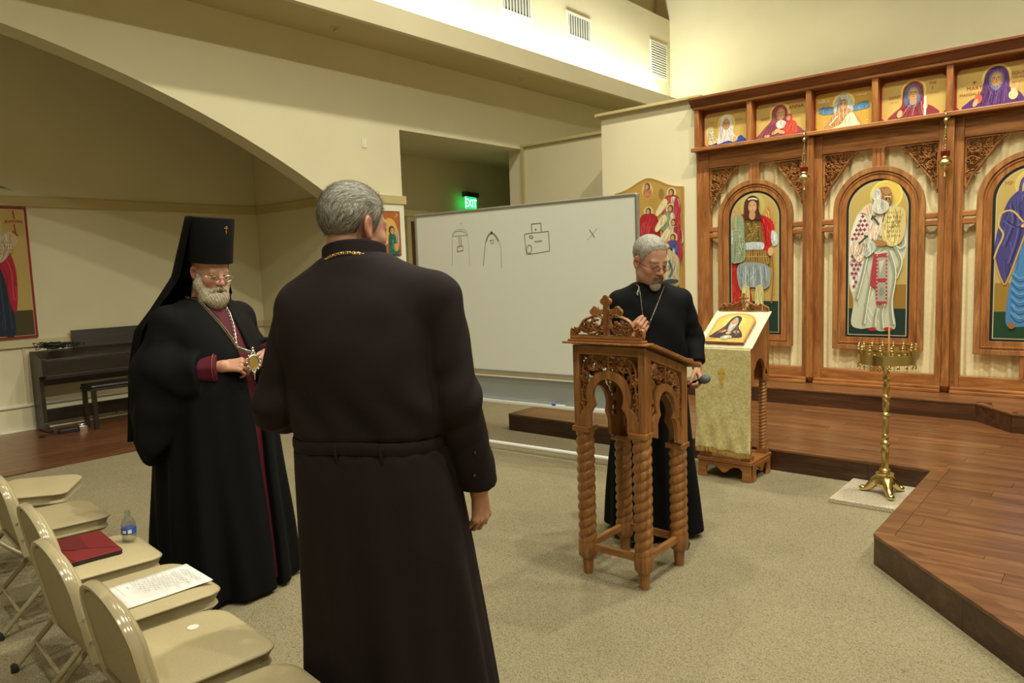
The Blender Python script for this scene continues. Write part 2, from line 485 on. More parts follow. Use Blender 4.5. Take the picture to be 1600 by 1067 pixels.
for y in (1.0, 1.9, 2.55, 3.9, 4.7): b.box(AX, AX+.012, y, y+.03, .30, .918)
struct('trim_wainscot_battens', b, M['wain'])
# corridor door (dark panelled leaf)
d = MB(); d.box(-8.5, -8.46, 7.62, 8.52, 0, 2.36)
door = struct('door_1', d, wood('dark_door_wood', (.045,.020,.008,1), (.085,.040,.016,1), (.13,.062,.026,1), 'z', .45), bevel=.004)
for (z0, z1) in ((.2, 1.0), (1.12, 2.2)):
    for (p0, p1) in ((7.74, 8.02), (8.12, 8.40)):
        b = MB(); b.box(-8.465, -8.445, p0, p1, z0, z1); b.build('panel', M['carve_dark'], door, bevel=.008)
b = MB(); b.box(-8.5, -8.44, 7.54, 7.62, 0, 2.43); b.box(-8.5, -8.44, 8.52, 8.60, 0, 2.43); b.box(-8.5, -8.44, 7.62, 8.52, 2.36, 2.43)
struct('trim_door_casing', b, M['trim'], bevel=.004)

# ---------------------------------------------------------------- raised platform: boards laid one by one
def xl(y):   # left limit of the lower platform
    if y >= 5.37: return -4.65
    if y >= 3.95: return -.96
    return -.96+(3.95-y)*.912
ZP = .16; ZU = .315
poly = [(-4.65, 5.37), (-.96, 5.37), (-.96, 3.95), (.34, 2.525), (4.5, 2.525), (4.5, 8.6), (-4.65, 8.6)]
b = MB(); b.prism(poly, (0,0,0), (1,0,0), (0,1,0), (0,0,1), ZP-.012)
plat = struct('floor_platform', b, M['joint'])
def lay(parent, rows_y0, rows_y1, w, xlf, xr, z, inset, mat, seedlen=1.22):
    y = rows_y0; i = 0
    while y < rows_y1-1e-6:
        y1 = min(y+w, rows_y1); g = .0009
        la, lb = xlf(y+g)+inset(y+g), xlf(y1-g)+inset(y1-g)
        x = min(la, lb)-((i*.47) % 1.0)*seedlen
        while x < xr:
            xe = min(x+seedlen, xr)
            a0, b0 = max(x, la), max(x, lb)
            if xe-max(a0, b0) > .02:
                bb = MB(); z0, z1 = z-.012, z
                bb.add([(a0+g,y+g,z0),(xe-g,y+g,z0),(xe-g,y1-g,z0),(b0+g,y1-g,z0),(a0+g,y+g,z1),(xe-g,y+g,z1),(xe-g,y1-g,z1),(b0+g,y1-g,z1)],
                       [(0,3,2,1),(4,5,6,7),(0,1,5,4),(1,2,6,5),(2,3,7,6),(3,0,4,7)])
                bb.build('plank', mat, parent)
            x = xe
        y = y1; i += 1
NOS = .085
def ins(y):
    if y >= 5.37: return NOS
    if y >= 3.95: return NOS
    return NOS*1.35
lay(plat, 2.62, 3.95, .127, xl, 1.1, ZP, ins, M['plank'])
lay(plat, 3.95, 5.37+NOS, .125, lambda y: -.96, 1.1, ZP, lambda y: NOS, M['plank'])
lay(plat, 5.37+NOS, 7.17, .1277, lambda y: -4.65, 1.1, ZP, lambda y: NOS, M['plank'])
def nosing(parent, path, z, mat, w=NOS, t=.016, over=.008):
    """boards that edge the platform, inner side to the left of the path"""
    for (p, q, m0, m1) in path:
        p, q = np.array(p), np.array(q); t_ = (q-p)/np.linalg.norm(q-p); n = np.array([-t_[1], t_[0]])
        a, c = p-n*over+t_*m0[0], q-n*over+t_*m1[0]; d, e = p+n*w+t_*m0[1], q+n*w+t_*m1[1]
        bb = MB(); z0 = z-t
        vs = [(*a, z0), (*c, z0), (*e, z0), (*d, z0), (*a, z+.002), (*c, z+.002), (*e, z+.002), (*d, z+.002)]
        bb.add(vs, [(0,3,2,1),(4,5,6,7),(0,1,5,4),(1,2,6,5),(2,3,7,6),(3,0,4,7)])
        bb.build('nosing_board', mat, parent, bevel=.003)
nosing(plat, [((-4.65, 5.37), (-.96, 5.37), (0, NOS), (0, NOS)),
              ((-.96, 5.37), (-.96, 3.95), (0, -NOS), (0, -.033)),
              ((-.96, 3.95), (.34, 2.525), (0, .03), (0, 0))], ZP, M['plank'])
nosing(plat, [((-4.65, 8.5), (-4.65, 5.37), (0, 0), (0, -NOS))], ZP, M['plank_y'])
def riser(parent, p, q, z0, z1, L, mat):
    p, q = np.array(p), np.array(q); D = np.linalg.norm(q-p); t = (q-p)/D; n = np.array([t[1], -t[0]])
    s = 0; k = 0
    while s < D-1e-6:
        e = min(s+L*(.7 if k == 0 else 1), D)
        a, c = p+t*(s+.001), p+t*(e-.001); bb = MB()
        vs = [(*a, z0), (*c, z0), (*(c+n*.004), z0), (*(a+n*.004), z0)]
        vs = vs+[(x, y, z1) for x, y, _ in vs]
        bb.add(vs, [(0,1,2,3),(7,6,5,4),(4,5,1,0),(5,6,2,1),(6,7,3,2),(7,4,0,3)])
        bb.build('riser_board', mat, parent)
        s = e; k += 1
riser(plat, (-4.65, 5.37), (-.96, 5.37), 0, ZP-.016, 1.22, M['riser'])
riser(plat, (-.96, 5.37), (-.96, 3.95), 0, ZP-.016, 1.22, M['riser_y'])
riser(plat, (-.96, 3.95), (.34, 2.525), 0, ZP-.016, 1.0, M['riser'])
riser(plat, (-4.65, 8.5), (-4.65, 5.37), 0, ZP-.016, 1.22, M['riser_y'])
upoly = [(-3.735, 7.17), (-.97, 7.17), (-.68, 6.82), (4.5, 6.82), (4.5, 8.6), (-3.735, 8.6)]
b = MB(); b.prism(upoly, (0,0,ZP-.012), (1,0,0), (0,1,0), (0,0,1), ZU-ZP)
upper = struct('floor_upper_step', b, M['joint'])
lay(plat, 7.17, 7.66, .1225, lambda y: -4.65, -3.70, ZP, lambda y: NOS, M['plank'])
lay(upper, 7.17+.06, 7.72, .122, lambda y: -3.735, 1.1, ZU, lambda y: 0, M['plank'])
lay(upper, 6.88, 7.23, .117, lambda y: -.68-(y-6.82)*.83, 1.1, ZU, lambda y: .08, M['plank'])
nosing(upper, [((-3.735, 7.17), (-.97, 7.17), (0, 0), (0, .0)), ((-.97, 7.17), (-.68, 6.82), (0, 0), (0, 0)), ((-.68, 6.82), (1.1, 6.82), (0, 0), (0, 0))], ZU, M['plank'], w=.06)
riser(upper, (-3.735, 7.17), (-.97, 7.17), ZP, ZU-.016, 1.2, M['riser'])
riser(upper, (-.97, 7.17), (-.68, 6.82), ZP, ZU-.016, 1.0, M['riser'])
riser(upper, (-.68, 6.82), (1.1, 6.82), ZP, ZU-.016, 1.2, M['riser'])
# wood floor of the alcove
b = MB(); b.box(AX, -7.12, 0, 5.46, -.01, .004); wf = struct('floor_alcove', b, M['joint'])
x = AX
while x < -7.13:
    x1 = min(x+.12, -7.12); yy = .3-random.random()*.9
    while yy < 5.46:
        e = min(yy+1.1, 5.46)
        if e > .4:
            bb = MB(); bb.box(x+.0008, x1-.0008, max(yy, .3)+.001, e-.001, .003, .012); bb.build('plank', M['plank_y'], wf)
        yy = e
    x = x1
b = MB(); b.box(-7.12, -7.09, 0, 5.46, 0, .016); struct('trim_floor_edge', b, M['plank_y'], bevel=.004)

# ---------------------------------------------------------------- vents in the cove wall, sprinklers, switch plate, exit sign
def vent(Y0, Y1, z0, z1, vertical, label):
    t = thing('air_vent', label, 'vent', (WX, (Y0+Y1)/2, (z0+z1)/2), 0, 'air vents along the cove wall')
    w, h = (Y1-Y0)/2, (z1-z0)/2; f = .035
    b = MB(); b.prism([(-w,-h),(w,-h),(w,h),(-w,h)], (0,0,0), (0,1,0), (0,0,1), (1,0,0), .02, holes=[[(-w+f,-h+f),(w-f,-h+f),(w-f,h-f),(-w+f,h-f)]])
    b.build('frame', M['white_trim'], t)
    b = MB(); b.box(.001, .004, -w+f, w-f, -h+f, h-f); b.build('backing', plain('vent_dark', (.24,.24,.22,1), .8), t)
    n = 9 if vertical else 13
    sl = MB()
    if vertical:
        s = (2*w-2*f)/n; sl.box(-.001, .014, -s*.32, s*.32, -h+f, h-f)
    else:
        s = (2*h-2*f)/n; sl.box(-.001, .014, -w+f, w-f, -s*.32, s*.32)
    o = sl.build('slat', plain('vent_slat', (.50,.51,.47,1), .5), t)
    for i in range(n):
        p = -(w if vertical else h)+f+s*(i+.5)
        q = o if i == 0 else o.copy()
        if i: COL.objects.link(q)
        q.parent = t
        q.location = (.004, p, 0) if vertical else (.004, 0, p)
        q.rotation_euler = (0, 0, .5) if vertical else (0, .5, 0)
vent(8.28, 8.98, 5.28, 5.66, True, 'white framed vertical slat vent at the top edge of the picture')
vent(9.88, 10.56, 5.27, 5.66, True, 'white framed vertical slat vent, the middle one of three above the cove')
vent(12.54, 13.18, 5.11, 5.77, False, 'squarish vent with horizontal slats beside the bright corner')
for (x, y, l) in ((-6.72, 5.1, 'small sprinkler cap on the soffit above the head of the man seen from behind'), (-6.72, 8.3, 'small sprinkler cap on the soffit above the corridor opening')):
    t = thing('sprinkler_cap', l, 'sprinkler', (x, y, 4.26), 0, 'sprinkler caps on the soffit')
    b = MB(); b.lathe([(.055, 0), (.055, -.006), (.045, -.010), (.02, -.010)][::-1], sides=20); b.build('plate', M['soffit'], t)
    b = MB(); b.lathe([(.004, -.04), (.022, -.036), (.022, -.030), (.008, -.026), (.008, -.008)], sides=14); b.build('deflector', M['alu'], t)
t = thing('switch_plate', 'small white plate on the wall left of the corridor opening', 'switch', (WX, 5.676, 3.137))
b = MB(); b.box(0, .008, -.036, .036, -.055, .055); b.build('plate', M['white_trim'], t, bevel=.003)
b = MB(); b.box(.008, .013, -.012, .012, -.024, .024); b.build('rocker', M['white_metal'], t, bevel=.002)

t = thing('exit_sign', 'glowing green EXIT sign under a dark housing in the corridor', 'sign', (-8.40, 8.92, 2.60), .25)
b = MB(); b.box(-.04, .05, -.21, .21, .185, .265); b.build('housing', plain('bronze_housing', (.05,.045,.035,1), .5), t, bevel=.004)
b = MB(); b.box(-.06, .0, -.03, .03, .20, .26); b.build('bracket', M['black_plastic'], t)
b = MB(); b.box(0, .008, -.19, .19, 0, .185); b.build('green_panel', emit('exit_green', (.01, .75, .12, 1), 2.3), t)
p = Paint((.0085, 0, 0), (0,1,0), (0,0,1), (1,0,0)); p.text('EXIT', .0, .025, .19, (1,1,1)); p.rect(-.185, .0, -.165, .185, (1,1,1))
p.mb.c = [None]*len(p.mb.f)
p.mb.build('lettering', emit('exit_letters', (.45, 1, .55, 1), 5), t)
# ================================================================ ICON SCREEN
# ---- openwork scroll carving
def spiral(cx, cy, r0, r1, a0, turns, n=22):
    return [(cx+(r0+(r1-r0)*i/n)*math.cos(a0+turns*2*PI*i/n), cy+(r0+(r1-r0)*i/n)*math.sin(a0+turns*2*PI*i/n)) for i in range(n+1)]
class Carve:
    """flat-sided carved strands in the plane (o,u,v), d thick along n"""
    def __init__(s, o, u, v, n, d): s.o, s.u, s.v, s.n, s.d = V3(o), V3(u), V3(v), V3(n), d; s.mb = MB()
    def strand(s, pts, w0, w1=None, lift=0):
        w1 = w0 if w1 is None else w1
        P = [np.array(p, float) for p in pts]; k = len(P); rings = []
        for i in range(k):
            t = P[min(i+1, k-1)]-P[max(i-1, 0)]; t = t/(np.linalg.norm(t)+1e-9); q = np.array([-t[1], t[0]])*(w0+(w1-w0)*i/max(k-1, 1))/2
            def W(p, h): return s.o+s.u*p[0]+s.v*p[1]+s.n*h
            rings.append([W(P[i]-q, 0), W(P[i]+q, 0), W(P[i]+q, s.d*.7+lift), W(P[i]+q*.35, s.d+lift), W(P[i]-q*.35, s.d+lift), W(P[i]-q, s.d*.7+lift)])
        s.mb.loft(rings)
    def leaf(s, x, y, a, L, w):
        pts = [(x+math.cos(a+k*k*.5)*L*k, y+math.sin(a+k*k*.5)*L*k) for k in (0, .25, .5, .75, 1)]
        P = [np.array(p) for p in pts]; ws = [.35, .9, 1, .6, .08]; rings = []
        for i in range(5):
            t = P[min(i+1, 4)]-P[max(i-1, 0)]; t = t/(np.linalg.norm(t)+1e-9); q = np.array([-t[1], t[0]])*w*ws[i]/2
            def W(p, h): return s.o+s.u*p[0]+s.v*p[1]+s.n*h
            rings.append([W(P[i]-q, 0), W(P[i]+q, 0), W(P[i]+q, s.d*.6), W(P[i], s.d*1.05), W(P[i]-q, s.d*.6)])
        s.mb.loft(rings)
    def scroll(s, cx, cy, r, a0, sgn, w, leaves=5, turns=1.25):
        pts = spiral(cx, cy, r, r*.22, a0, sgn*turns, 26)
        s.strand(pts, w, w*.6)
        for k in range(leaves):
            i = int(3+k*20/leaves); x, y = pts[i]; a = a0+sgn*turns*2*PI*i/26
            s.leaf(x, y, a+PI+sgn*.7, r*.55, w*1.7)
            if k % 2 == 0: s.leaf(x, y, a-sgn*.4, r*.42, w*1.5)
        x, y = pts[-1]; s.leaf(x, y, a0+sgn*turns*2*PI+sgn*1.2, r*.4, w*2)
    def build(s, name, mat, parent): return s.mb.build(name, mat, parent, smooth=40)

SY = 7.65
scr = thing('icon_screen', 'tall oak icon screen with arched bays across the altar steps', 'icon screen', (-1.85, SY, ZU))
def wpart(name, b, mat, bevel=.004, parent=None, smooth=None):
    o = b.build(name, M[mat] if isinstance(mat, str) else mat, None, smooth, bevel=bevel)
    o.parent = parent or scr
    o.matrix_parent_inverse = Matrix.Translation(-(parent or scr).location)
    return o
BAYS = [(-3.585, -2.575), (-2.385, -1.37), (-1.175, -.16)]
CX = [-3.08, -1.874, -.667]
POSTS = [(-2.575, -2.385), (-1.37, -1.175), (-.16, .035)]
b = MB(); b.box(-3.73, -3.585, SY-.02, SY+.07, ZU, 2.78); wpart('stile', b, 'oak_z')
for (a, c) in POSTS:
    b = MB(); m_ = (a+c)/2
    b.box(a, c, SY-.02, SY+.07, ZU, 2.78); wpart('stile', b, 'oak_z')
    b = MB(); b.box(m_-.030, m_+.030, SY-.085, SY-.0205, ZU+.06, 2.775)
    b.add([(m_-.03,SY-.085,ZU+.06),(m_+.03,SY-.085,ZU+.06),(m_+.03,SY-.021,ZU+.06),(m_-.03,SY-.021,ZU+.06),(m_-.008,SY-.04,ZU+.003),(m_+.008,SY-.04,ZU+.003),(m_+.008,SY-.021,ZU+.003),(m_-.008,SY-.021,ZU+.003)],
          [(0,1,5,4),(1,2,6,5),(2,3,7,6),(3,0,4,7),(4,5,6,7)])
    wpart('pilaster', b, 'oak_z', .003)
    for dx in (-.05, .05):
        b = MB(); b.box(m_+dx-.006, m_+dx+.006, SY-.026, SY-.0205, ZU+.1, 2.74); wpart('fillet', b, 'carve_dark', 0)
for i, (a, c) in enumerate(BAYS):
    b = MB(); b.box(a, c, SY-.012, SY+.06, 2.60, 2.755); wpart('top_rail', b, 'oak_x')
    b = MB(); b.box(a, c, SY-.012, SY+.06, .345, .47); wpart('bottom_rail', b, 'oak_x')
    b = MB(); b.box(a-.06, c+.06, SY-.10, SY-.021, ZU, .345); b.box(a-.06, c+.06, SY-.075, SY-.021, .345, .372); wpart('sill', b, 'oak_x', .006)
b = MB(); b.box(-3.73, .035, SY-.01, SY+.07, 2.755, 2.785); wpart('back_rail', b, 'oak_x')
b = MB(); b.box(-3.745, .05, SY-.13, SY+.07, 2.785, 2.825); wpart('shelf', b, 'oak_x', .008)
b = MB(); b.box(-3.73, .035, SY+.045, SY+.075, 2.825, 3.25); wpart('back_board', b, 'oak_x', 0)
for x in (-3.70, -3.11, -2.505, -1.90, -1.29, -.68, -.07):
    b = MB(); b.box(x-.027, x+.027, SY-.075, SY+.045, 2.825, 3.24); wpart('divider', b, 'oak_z', .008)
DK = wood('cornice_oak', (.10,.030,.008,1), (.17,.055,.014,1), (.24,.085,.024,1), 'x', .4)
b = MB()
b.box(-3.745, .05, SY-.09, SY+.075, 3.235, 3.262); wpart('cornice_bead', b, 'oak_x', .008)
prof = [(SY-.08, 3.262), (SY-.10, 3.285), (SY-.13, 3.32), (SY-.15, 3.335), (SY-.15, 3.36), (SY+.075, 3.36), (SY+.075, 3.262)]
b = MB(); b.prism(prof, (-3.76,0,0), (0,1,0), (0,0,1), (1,0,0), 3.82); wpart('cornice', b, DK, .003)

def archpts(hw, zb, zs, n=28, cx=0):
    return [(cx-hw, zb), (cx+hw, zb)]+[(cx+hw*math.cos(PI*k/n), zs+hw*math.sin(PI*k/n)) for k in range(n+1)]
cloth = plain('cream_cloth', (.90, .80, .50, 1), .85, 0, .2, 30, .05, 260, .12)
ZS = 2.03
def pleats(x0, x1, z0, z1, y):
    nx = 150; nz = 26; mb = MB(); vs = []; ph = rng.uniform(0, 6, 3); fr = np.array([62, 97, 41])
    for j in range(nz+1):
        t = j/nz; z = z0+(z1-z0)*t
        for i in range(nx+1):
            x = x0+(x1-x0)*i/nx
            w = sum((1, .55, .6)[k]*math.sin(fr[k]*(x-x0)*(1+.03*math.sin(2.2*t+ph[k]))+ph[k]+1.6*(1-t)*math.sin(ph[k])+.5*math.sin(9*(x-x0))) for k in range(3))/2
            vs.append((x, y-.020*w*(1.15-.25*t), z))
    N = nx+1
    mb.add(vs, [(j*N+i, j*N+i+1, (j+1)*N+i+1, (j+1)*N+i) for j in range(nz) for i in range(nx)])
    return mb
for i, (a, c) in enumerate(BAYS):
    wpart('curtain', pleats(a-.01, c+.01, .40, 2.66, SY+.088), cloth, 0, smooth=180)
    cx = CX[i]
    b = MB(); b.prism(archpts(.40, .68, ZS, cx=cx), (0, SY+.035, 0), (1,0,0), (0,0,1), (0,-1,0), .045, holes=[archpts(.283, .797, ZS, cx=cx)[::-1]])
    fr = wpart('arched_frame', b, 'oak_z', .003, smooth=30)
    b = MB(); b.prism(archpts(.403, .677, ZS, cx=cx), (0, SY-.0105, 0), (1,0,0), (0,0,1), (0,-1,0), .014, holes=[archpts(.355, .72, ZS, cx=cx)[::-1]])
    o = b.build('outer_moulding', M['carve_dark'], fr, 30, bevel=.005)
    b = MB(); b.prism(archpts(.345, .735, ZS, cx=cx), (0, SY-.0105, 0), (1,0,0), (0,0,1), (0,-1,0), .006, holes=[archpts(.33, .75, ZS, cx=cx)[::-1]])
    b.build('inner_bead', M['oak_z'], fr, 30, bevel=.002)
    # triple bars that tie the frame to the stiles, top rail and bottom rail
    for (x0, x1) in ((a-.012, cx-.395), (cx+.395, c+.012)):
        for z in (1.868, 1.935):
            b = MB(); b.box(x0, x1, SY-.014, SY+.03, z-.028, z+.028); wpart('tie_bar', b, 'oak_x', .01)
    for (z0, z1) in ((2.42, 2.605), (.465, .69)):
        for dx in (-.037, 0, .037):
            b = MB(); b.box(cx+dx-.018, cx+dx+.018, SY-.014, SY+.03, z0, z1); wpart('tie_bar', b, 'oak_z', .006)
    # carved spandrels
    for (xc, sg) in ((a, 1), (c, -1)):
        C = Carve((xc, SY+.030, 2.60), (sg, 0, 0), (0, 0, 1), (0, -1, 0), .032)
        C.strand([(.0, -.01), (.15, -.01), (.29, -.012)], .022); C.strand([(.01, 0), (.01, -.2), (.012, -.43)], .022)
        hyp = spline([(.32, -.015), (.27, -.05), (.20, -.14), (.13, -.24), (.06, -.34), (.012, -.46)], False, 5)
        C.strand(hyp, .016)
        C.scroll(.085, -.085, .065, 2.4, 1, .017, 6); C.scroll(.195, -.065, .05, .6, -1, .015, 5); C.scroll(.15,-.15,.035,2,1,.013,5)
        C.scroll(.065, -.21, .052, 3.4, -1, .015, 5); C.scroll(.265, -.035, .026, 0, 1, .012, 4); C.scroll(.040, -.325, .034, 1.6, 1, .012, 4)
        for _ in range(60):
            x = rng.uniform(.015, .26); lim = np.interp(x, [.012, .06, .13, .20, .27, .32], [-.44, -.33, -.23, -.13, -.045, -.015])
            C.leaf(x, rng.uniform(lim, -.015), rng.uniform(0, 6.3), rng.uniform(.030, .055), .020)
        o = C.build('carved_spandrel', M['carve_dark'], None); o.parent = scr; o.matrix_parent_inverse = Matrix.Translation(-scr.location)

# ---------------------------------------------------------------- icons
GOLD = (.54, .38, .11); GOLD2 = (.68, .50, .16); HALO = (.78, .62, .20); RED = (.38, .02, .015); INK = (.30, .045, .02)
SKIN = (.48, .26, .12); SKIN2 = (.62, .38, .19); DARK = (.02, .016, .012)
def face(p, x, y, r, hair=None, sk=SKIN, sk2=SKIN2):
    p.ell(x, y, r*.72, r, sk); p.ell(x+r*.05, y+r*.30, r*.50, r*.34, sk2); p.ell(x+r*.02, y-r*.2, r*.42, r*.42, sk2)
    for sx in (-1, 1):
        p.ell(x+sx*r*.28, y+r*.10, r*.17, r*.09, (.75, .66, .5)); p.ell(x+sx*r*.28, y+r*.10, r*.08, r*.09, DARK)
        p.stroke([(x+sx*r*.08, y+r*.26), (x+sx*r*.30, y+r*.33), (x+sx*r*.50, y+r*.22)], r*.09, (.10, .05, .02))
    p.stroke([(x-r*.04, y+r*.2), (x+r*.02, y-r*.15), (x+r*.12, y-r*.22)], r*.08, (.28, .12, .05))
    p.stroke([(x-r*.18, y-r*.45), (x, y-r*.42), (x+r*.18, y-r*.45)], r*.12, (.42, .08, .05))
def marks(p, x, y, w, h, rows, c, n=7):
    """a little block of brush-written lettering too small to read"""
    for k in range(rows):
        yy = y-h*k/max(rows, 1); sw = w/n
        for i in range(n):
            xx = x+sw*i; hh = h/max(rows, 1)*.5*(.6+.4*((i*7+k*3) % 5)/4)
            p.stroke([(xx, yy), (xx+sw*.1, yy+hh)], sw*.22, c, False)
            if (i+k) % 3: p.stroke([(xx, yy+hh*.5*(i % 2)), (xx+sw*.6, yy+hh*.5)], sw*.20, c, False)
def half_icon(i, x0, x1, label, paint):
    cx, w = (x0+x1)/2, x1-x0; z0, h = 2.828, .375
    t = thing('panel_icon', label, 'icon', (cx, SY+.04, z0), 0, 'half length icons along the top of the screen')
    b = MB(); b.box(-w/2, w/2, -.018, .0, 0, h); b.build('board', plain('icon_board', (.30,.05,.03,1), .6), t, bevel=.002)
    p = Paint((0, -.0185, 0)); p.rect(-w/2, 0, w/2, h, (.30, .025, .018))
    e = .013; q = .03
    p.poly([(-w/2+e+q, e), (w/2-e-q, e), (w/2-e, e+q), (w/2-e, h-e-q), (w/2-e-q, h-e), (-w/2+e+q, h-e), (-w/2+e, h-e-q), (-w/2+e, e+q)], GOLD)
    paint(p, w, h); p.build('painting', t); return t
def i1(p, w, h):
    p.ell(.005, .235, .098, .098, HALO); p.ell(.005, .235, .086, .086, GOLD2)
    p.poly([(-.20,.015),(-.12,.05),(-.02,.06),(.12,.07),(.16,.09),(.19,.07),(.20,.015)], (.03,.06,.32), True)
    p.poly([(-.10,.03),(-.085,.12),(-.065,.22),(-.05,.30),(.005,.325),(.06,.30),(.075,.22),(.085,.12),(.13,.07),(.10,.025),(.02,.05)], (.68,.66,.62), True)
    p.stroke([(-.06,.20),(-.05,.10),(-.06,.05)], .006, (.5,.47,.46)); p.stroke([(.05,.18),(.04,.10),(.07,.05)], .006, (.5,.47,.46))
    face(p, .005, .225, .058); p.poly([(-.22,.20),(-.15,.22),(-.13,.12),(-.09,.06),(-.16,.03),(-.20,.05)], (.66,.60,.36), True)
    marks(p, -.20, .17, .09, .12, 4, (.22,.16,.10), 6); p.ell(.10,.06,.022,.03, SKIN2); marks(p, .10, .25, .09, .03, 1, INK, 6); marks(p, -.19, .26, .07, .02, 1, INK, 6)
def i2(p, w, h):
    p.ell(-.01, .245, .105, .105, HALO); p.ell(-.01, .245, .093, .093, GOLD2)
    p.poly([(-.23,.015),(-.21,.08),(-.15,.14),(-.10,.19),(-.09,.28),(-.05,.325),(.02,.325),(.06,.28),(.07,.20),(.09,.15),(.17,.10),(.22,.05),(.23,.015)], (.26,.07,.10), True)
    p.stroke([(-.09,.26),(-.04,.305),(.03,.305),(.06,.26)], .012, (.40,.03,.04)); p.poly([(-.05,.15),(.0,.18),(.05,.15),(.03,.10),(-.03,.10)], (.62,.60,.55), True)
    face(p, .0, .24, .06); p.poly([(.02,.03),(.04,.12),(.09,.16),(.14,.15),(.17,.09),(.16,.03)], (.55,.07,.05), True)
    p.ell(.085,.19,.034,.038,(.5,.06,.05)); face(p, .08, .187, .026)
    p.ell(-.05,.07,.05,.02,SKIN2,.5); p.ell(.0,.06,.045,.018,SKIN2,-.3); p.ell(-.14,.035,.03,.014,SKIN2)
    for k in range(4): p.stroke([(-.19+.035*k,.03),(-.15+.03*k,.10),(-.11+.02*k,.15)], .005, (.17,.035,.06))
    p.text('SAINT', -.16, .20, .034, INK); p.text('ANNA', .155, .275, .052, RED); marks(p, .13, .19, .08, .02, 1, INK, 6)
def i3(p, w, h):
    p.poly([(-w/2+.02,.02),(w/2-.02,.02),(w/2-.02,h-.02),(-w/2+.02,h-.02)], (.56,.34,.06))
    for k in range(40):
        a, r = rng.uniform(-w/2+.04, w/2-.04), rng.uniform(.03, h-.04); p.ell(a, r, rng.uniform(.006,.02), .004, [(.68,.60,.42),(.40,.16,.03),(.62,.44,.12)][k % 3], rng.uniform(0,3))
    p.ell(0, .24, .105, .105, HALO)
    p.poly([(-.235,.20),(-.20,.235),(-.10,.225),(-.06,.20),(.06,.20),(.12,.22),(.20,.235),(.235,.20),(.22,.165),(.10,.155),(-.10,.155),(-.20,.165)], (.10,.22,.36), True)
    p.poly([(-.085,.12),(-.085,.24),(-.05,.315),(0,.335),(.05,.315),(.085,.24),(.085,.12),(.05,.08),(-.05,.08)], (.46,.48,.46), True)
    p.poly([(-.16,.015),(-.13,.10),(-.05,.19),(.05,.19),(.13,.10),(.15,.015)], (.46,.25,.10), True)
    p.poly([(-.10,.015),(-.02,.05),(.04,.13),(.09,.14),(.13,.06),(.14,.015)], (.66,.62,.44), True)
    p.stroke([(-.13,.05),(-.05,.13)], .012, (.7,.66,.58)); face(p, 0, .225, .058, sk=(.40,.20,.09)); 
    for k in range(5): p.stroke([(-.07+.035*k,.10),(-.075+.037*k,.26)], .004, (.62,.62,.58))
    p.text('NIKA', -.18, .27, .045, (.74,.70,.60)); marks(p, .12, .29, .10, .03, 1, (.74,.70,.60), 5)
def i4(p, w, h):
    p.ell(.0, .25, .105, .105, HALO); p.ell(.0, .25, .094, .094, GOLD2)
    p.poly([(-.19,.015),(-.17,.07),(-.10,.13),(-.09,.22),(-.07,.30),(0,.335),(.07,.30),(.085,.22),(.10,.13),(.17,.08),(.19,.015)], (.25,.035,.05), True)
    p.poly([(-.068,.14),(-.072,.24),(-.04,.295),(.02,.30),(.06,.25),(.055,.15),(0,.10)], (.10,.14,.28), True)
    for k in range(6): p.stroke([(-.14+.045*k,.03),(-.08+.03*k,.10),(-.03+.02*k,.15)], .007, (.42,.22,.22) if k % 2 else (.15,.02,.03))
    p.ell(.0,.155,.028,.03,SKIN); face(p, .0, .225, .060); p.ell(-.11,.06,.022,.035,SKIN2,-.3); p.ell(.10,.10,.02,.03,SKIN2); p.rect(.088,.02,.108,.19,(.66,.64,.60))
    p.text('SAINT', -.155, .205, .036, INK); marks(p, -.20, .17, .09, .02, 1, INK, 7); p.text('THE', .155, .285, .034, INK); marks(p, .12, .205, .10, .026, 1, INK, 7); p.stroke([(.155,.24),(.155,.265)], .006, INK)
def i5(p, w, h):
    p.ell(.03, .255, .108, .108, HALO); p.ell(.03, .255, .096, .096, GOLD2)
    p.poly([(-.20,.015),(-.17,.08),(-.09,.13),(-.065,.22),(-.04,.31),(.03,.345),(.10,.31),(.125,.22),(.13,.15),(.20,.10),(.235,.04),(.24,.015)], (.10,.035,.17), True)
    p.poly([(-.02,.20),(-.02,.27),(.03,.305),(.08,.27),(.08,.20),(.03,.14)], (.16,.17,.28), True); face(p, .03, .235, .058)
    for k in range(6): p.stroke([(-.06+.03*k,.03),(-.03+.025*k,.14)], .006, (.20,.09,.28) if k % 2 else (.05,.015,.10))
    p.ell(-.10,.09,.03,.04,(.52,.10,.05)); p.ell(-.12,.06,.018,.035,SKIN2,-.4); p.ell(.155,.085,.034,.04,(.70,.60,.34)); p.ell(.155,.13,.02,.012,(.70,.60,.34)); p.ell(.18,.15,.014,.04,SKIN2)
    p.text('MARY', -.13, .175, .045, INK); p.text('MAGDALENE', -.145, .13, .033, INK); p.stroke([(-.13,.22),(-.13,.25)], .006, INK); p.stroke([(-.145,.238),(-.115,.238)], .006, INK)
    p.text('EQUAL', .195, .25, .036, INK); p.text('TO THE', .195, .215, .026, INK); p.text('APOSTLES', .20, .18, .026, INK)
half_icon(0, -3.66, -3.145, 'small gold icon of a white veiled saint holding a scroll', i1)
half_icon(1, -3.08, -2.54, 'small gold icon of a woman in dull purple carrying a child', i2)
half_icon(2, -2.475, -1.93, 'small gold icon of a grey haired saint in spread blue drapery', i3)
half_icon(3, -1.87, -1.32, 'small gold icon of a saint in a wine red veil holding a white cross', i4)
half_icon(4, -1.26, -.71, 'small gold icon of a saint in a violet veil holding a white jar', i5)

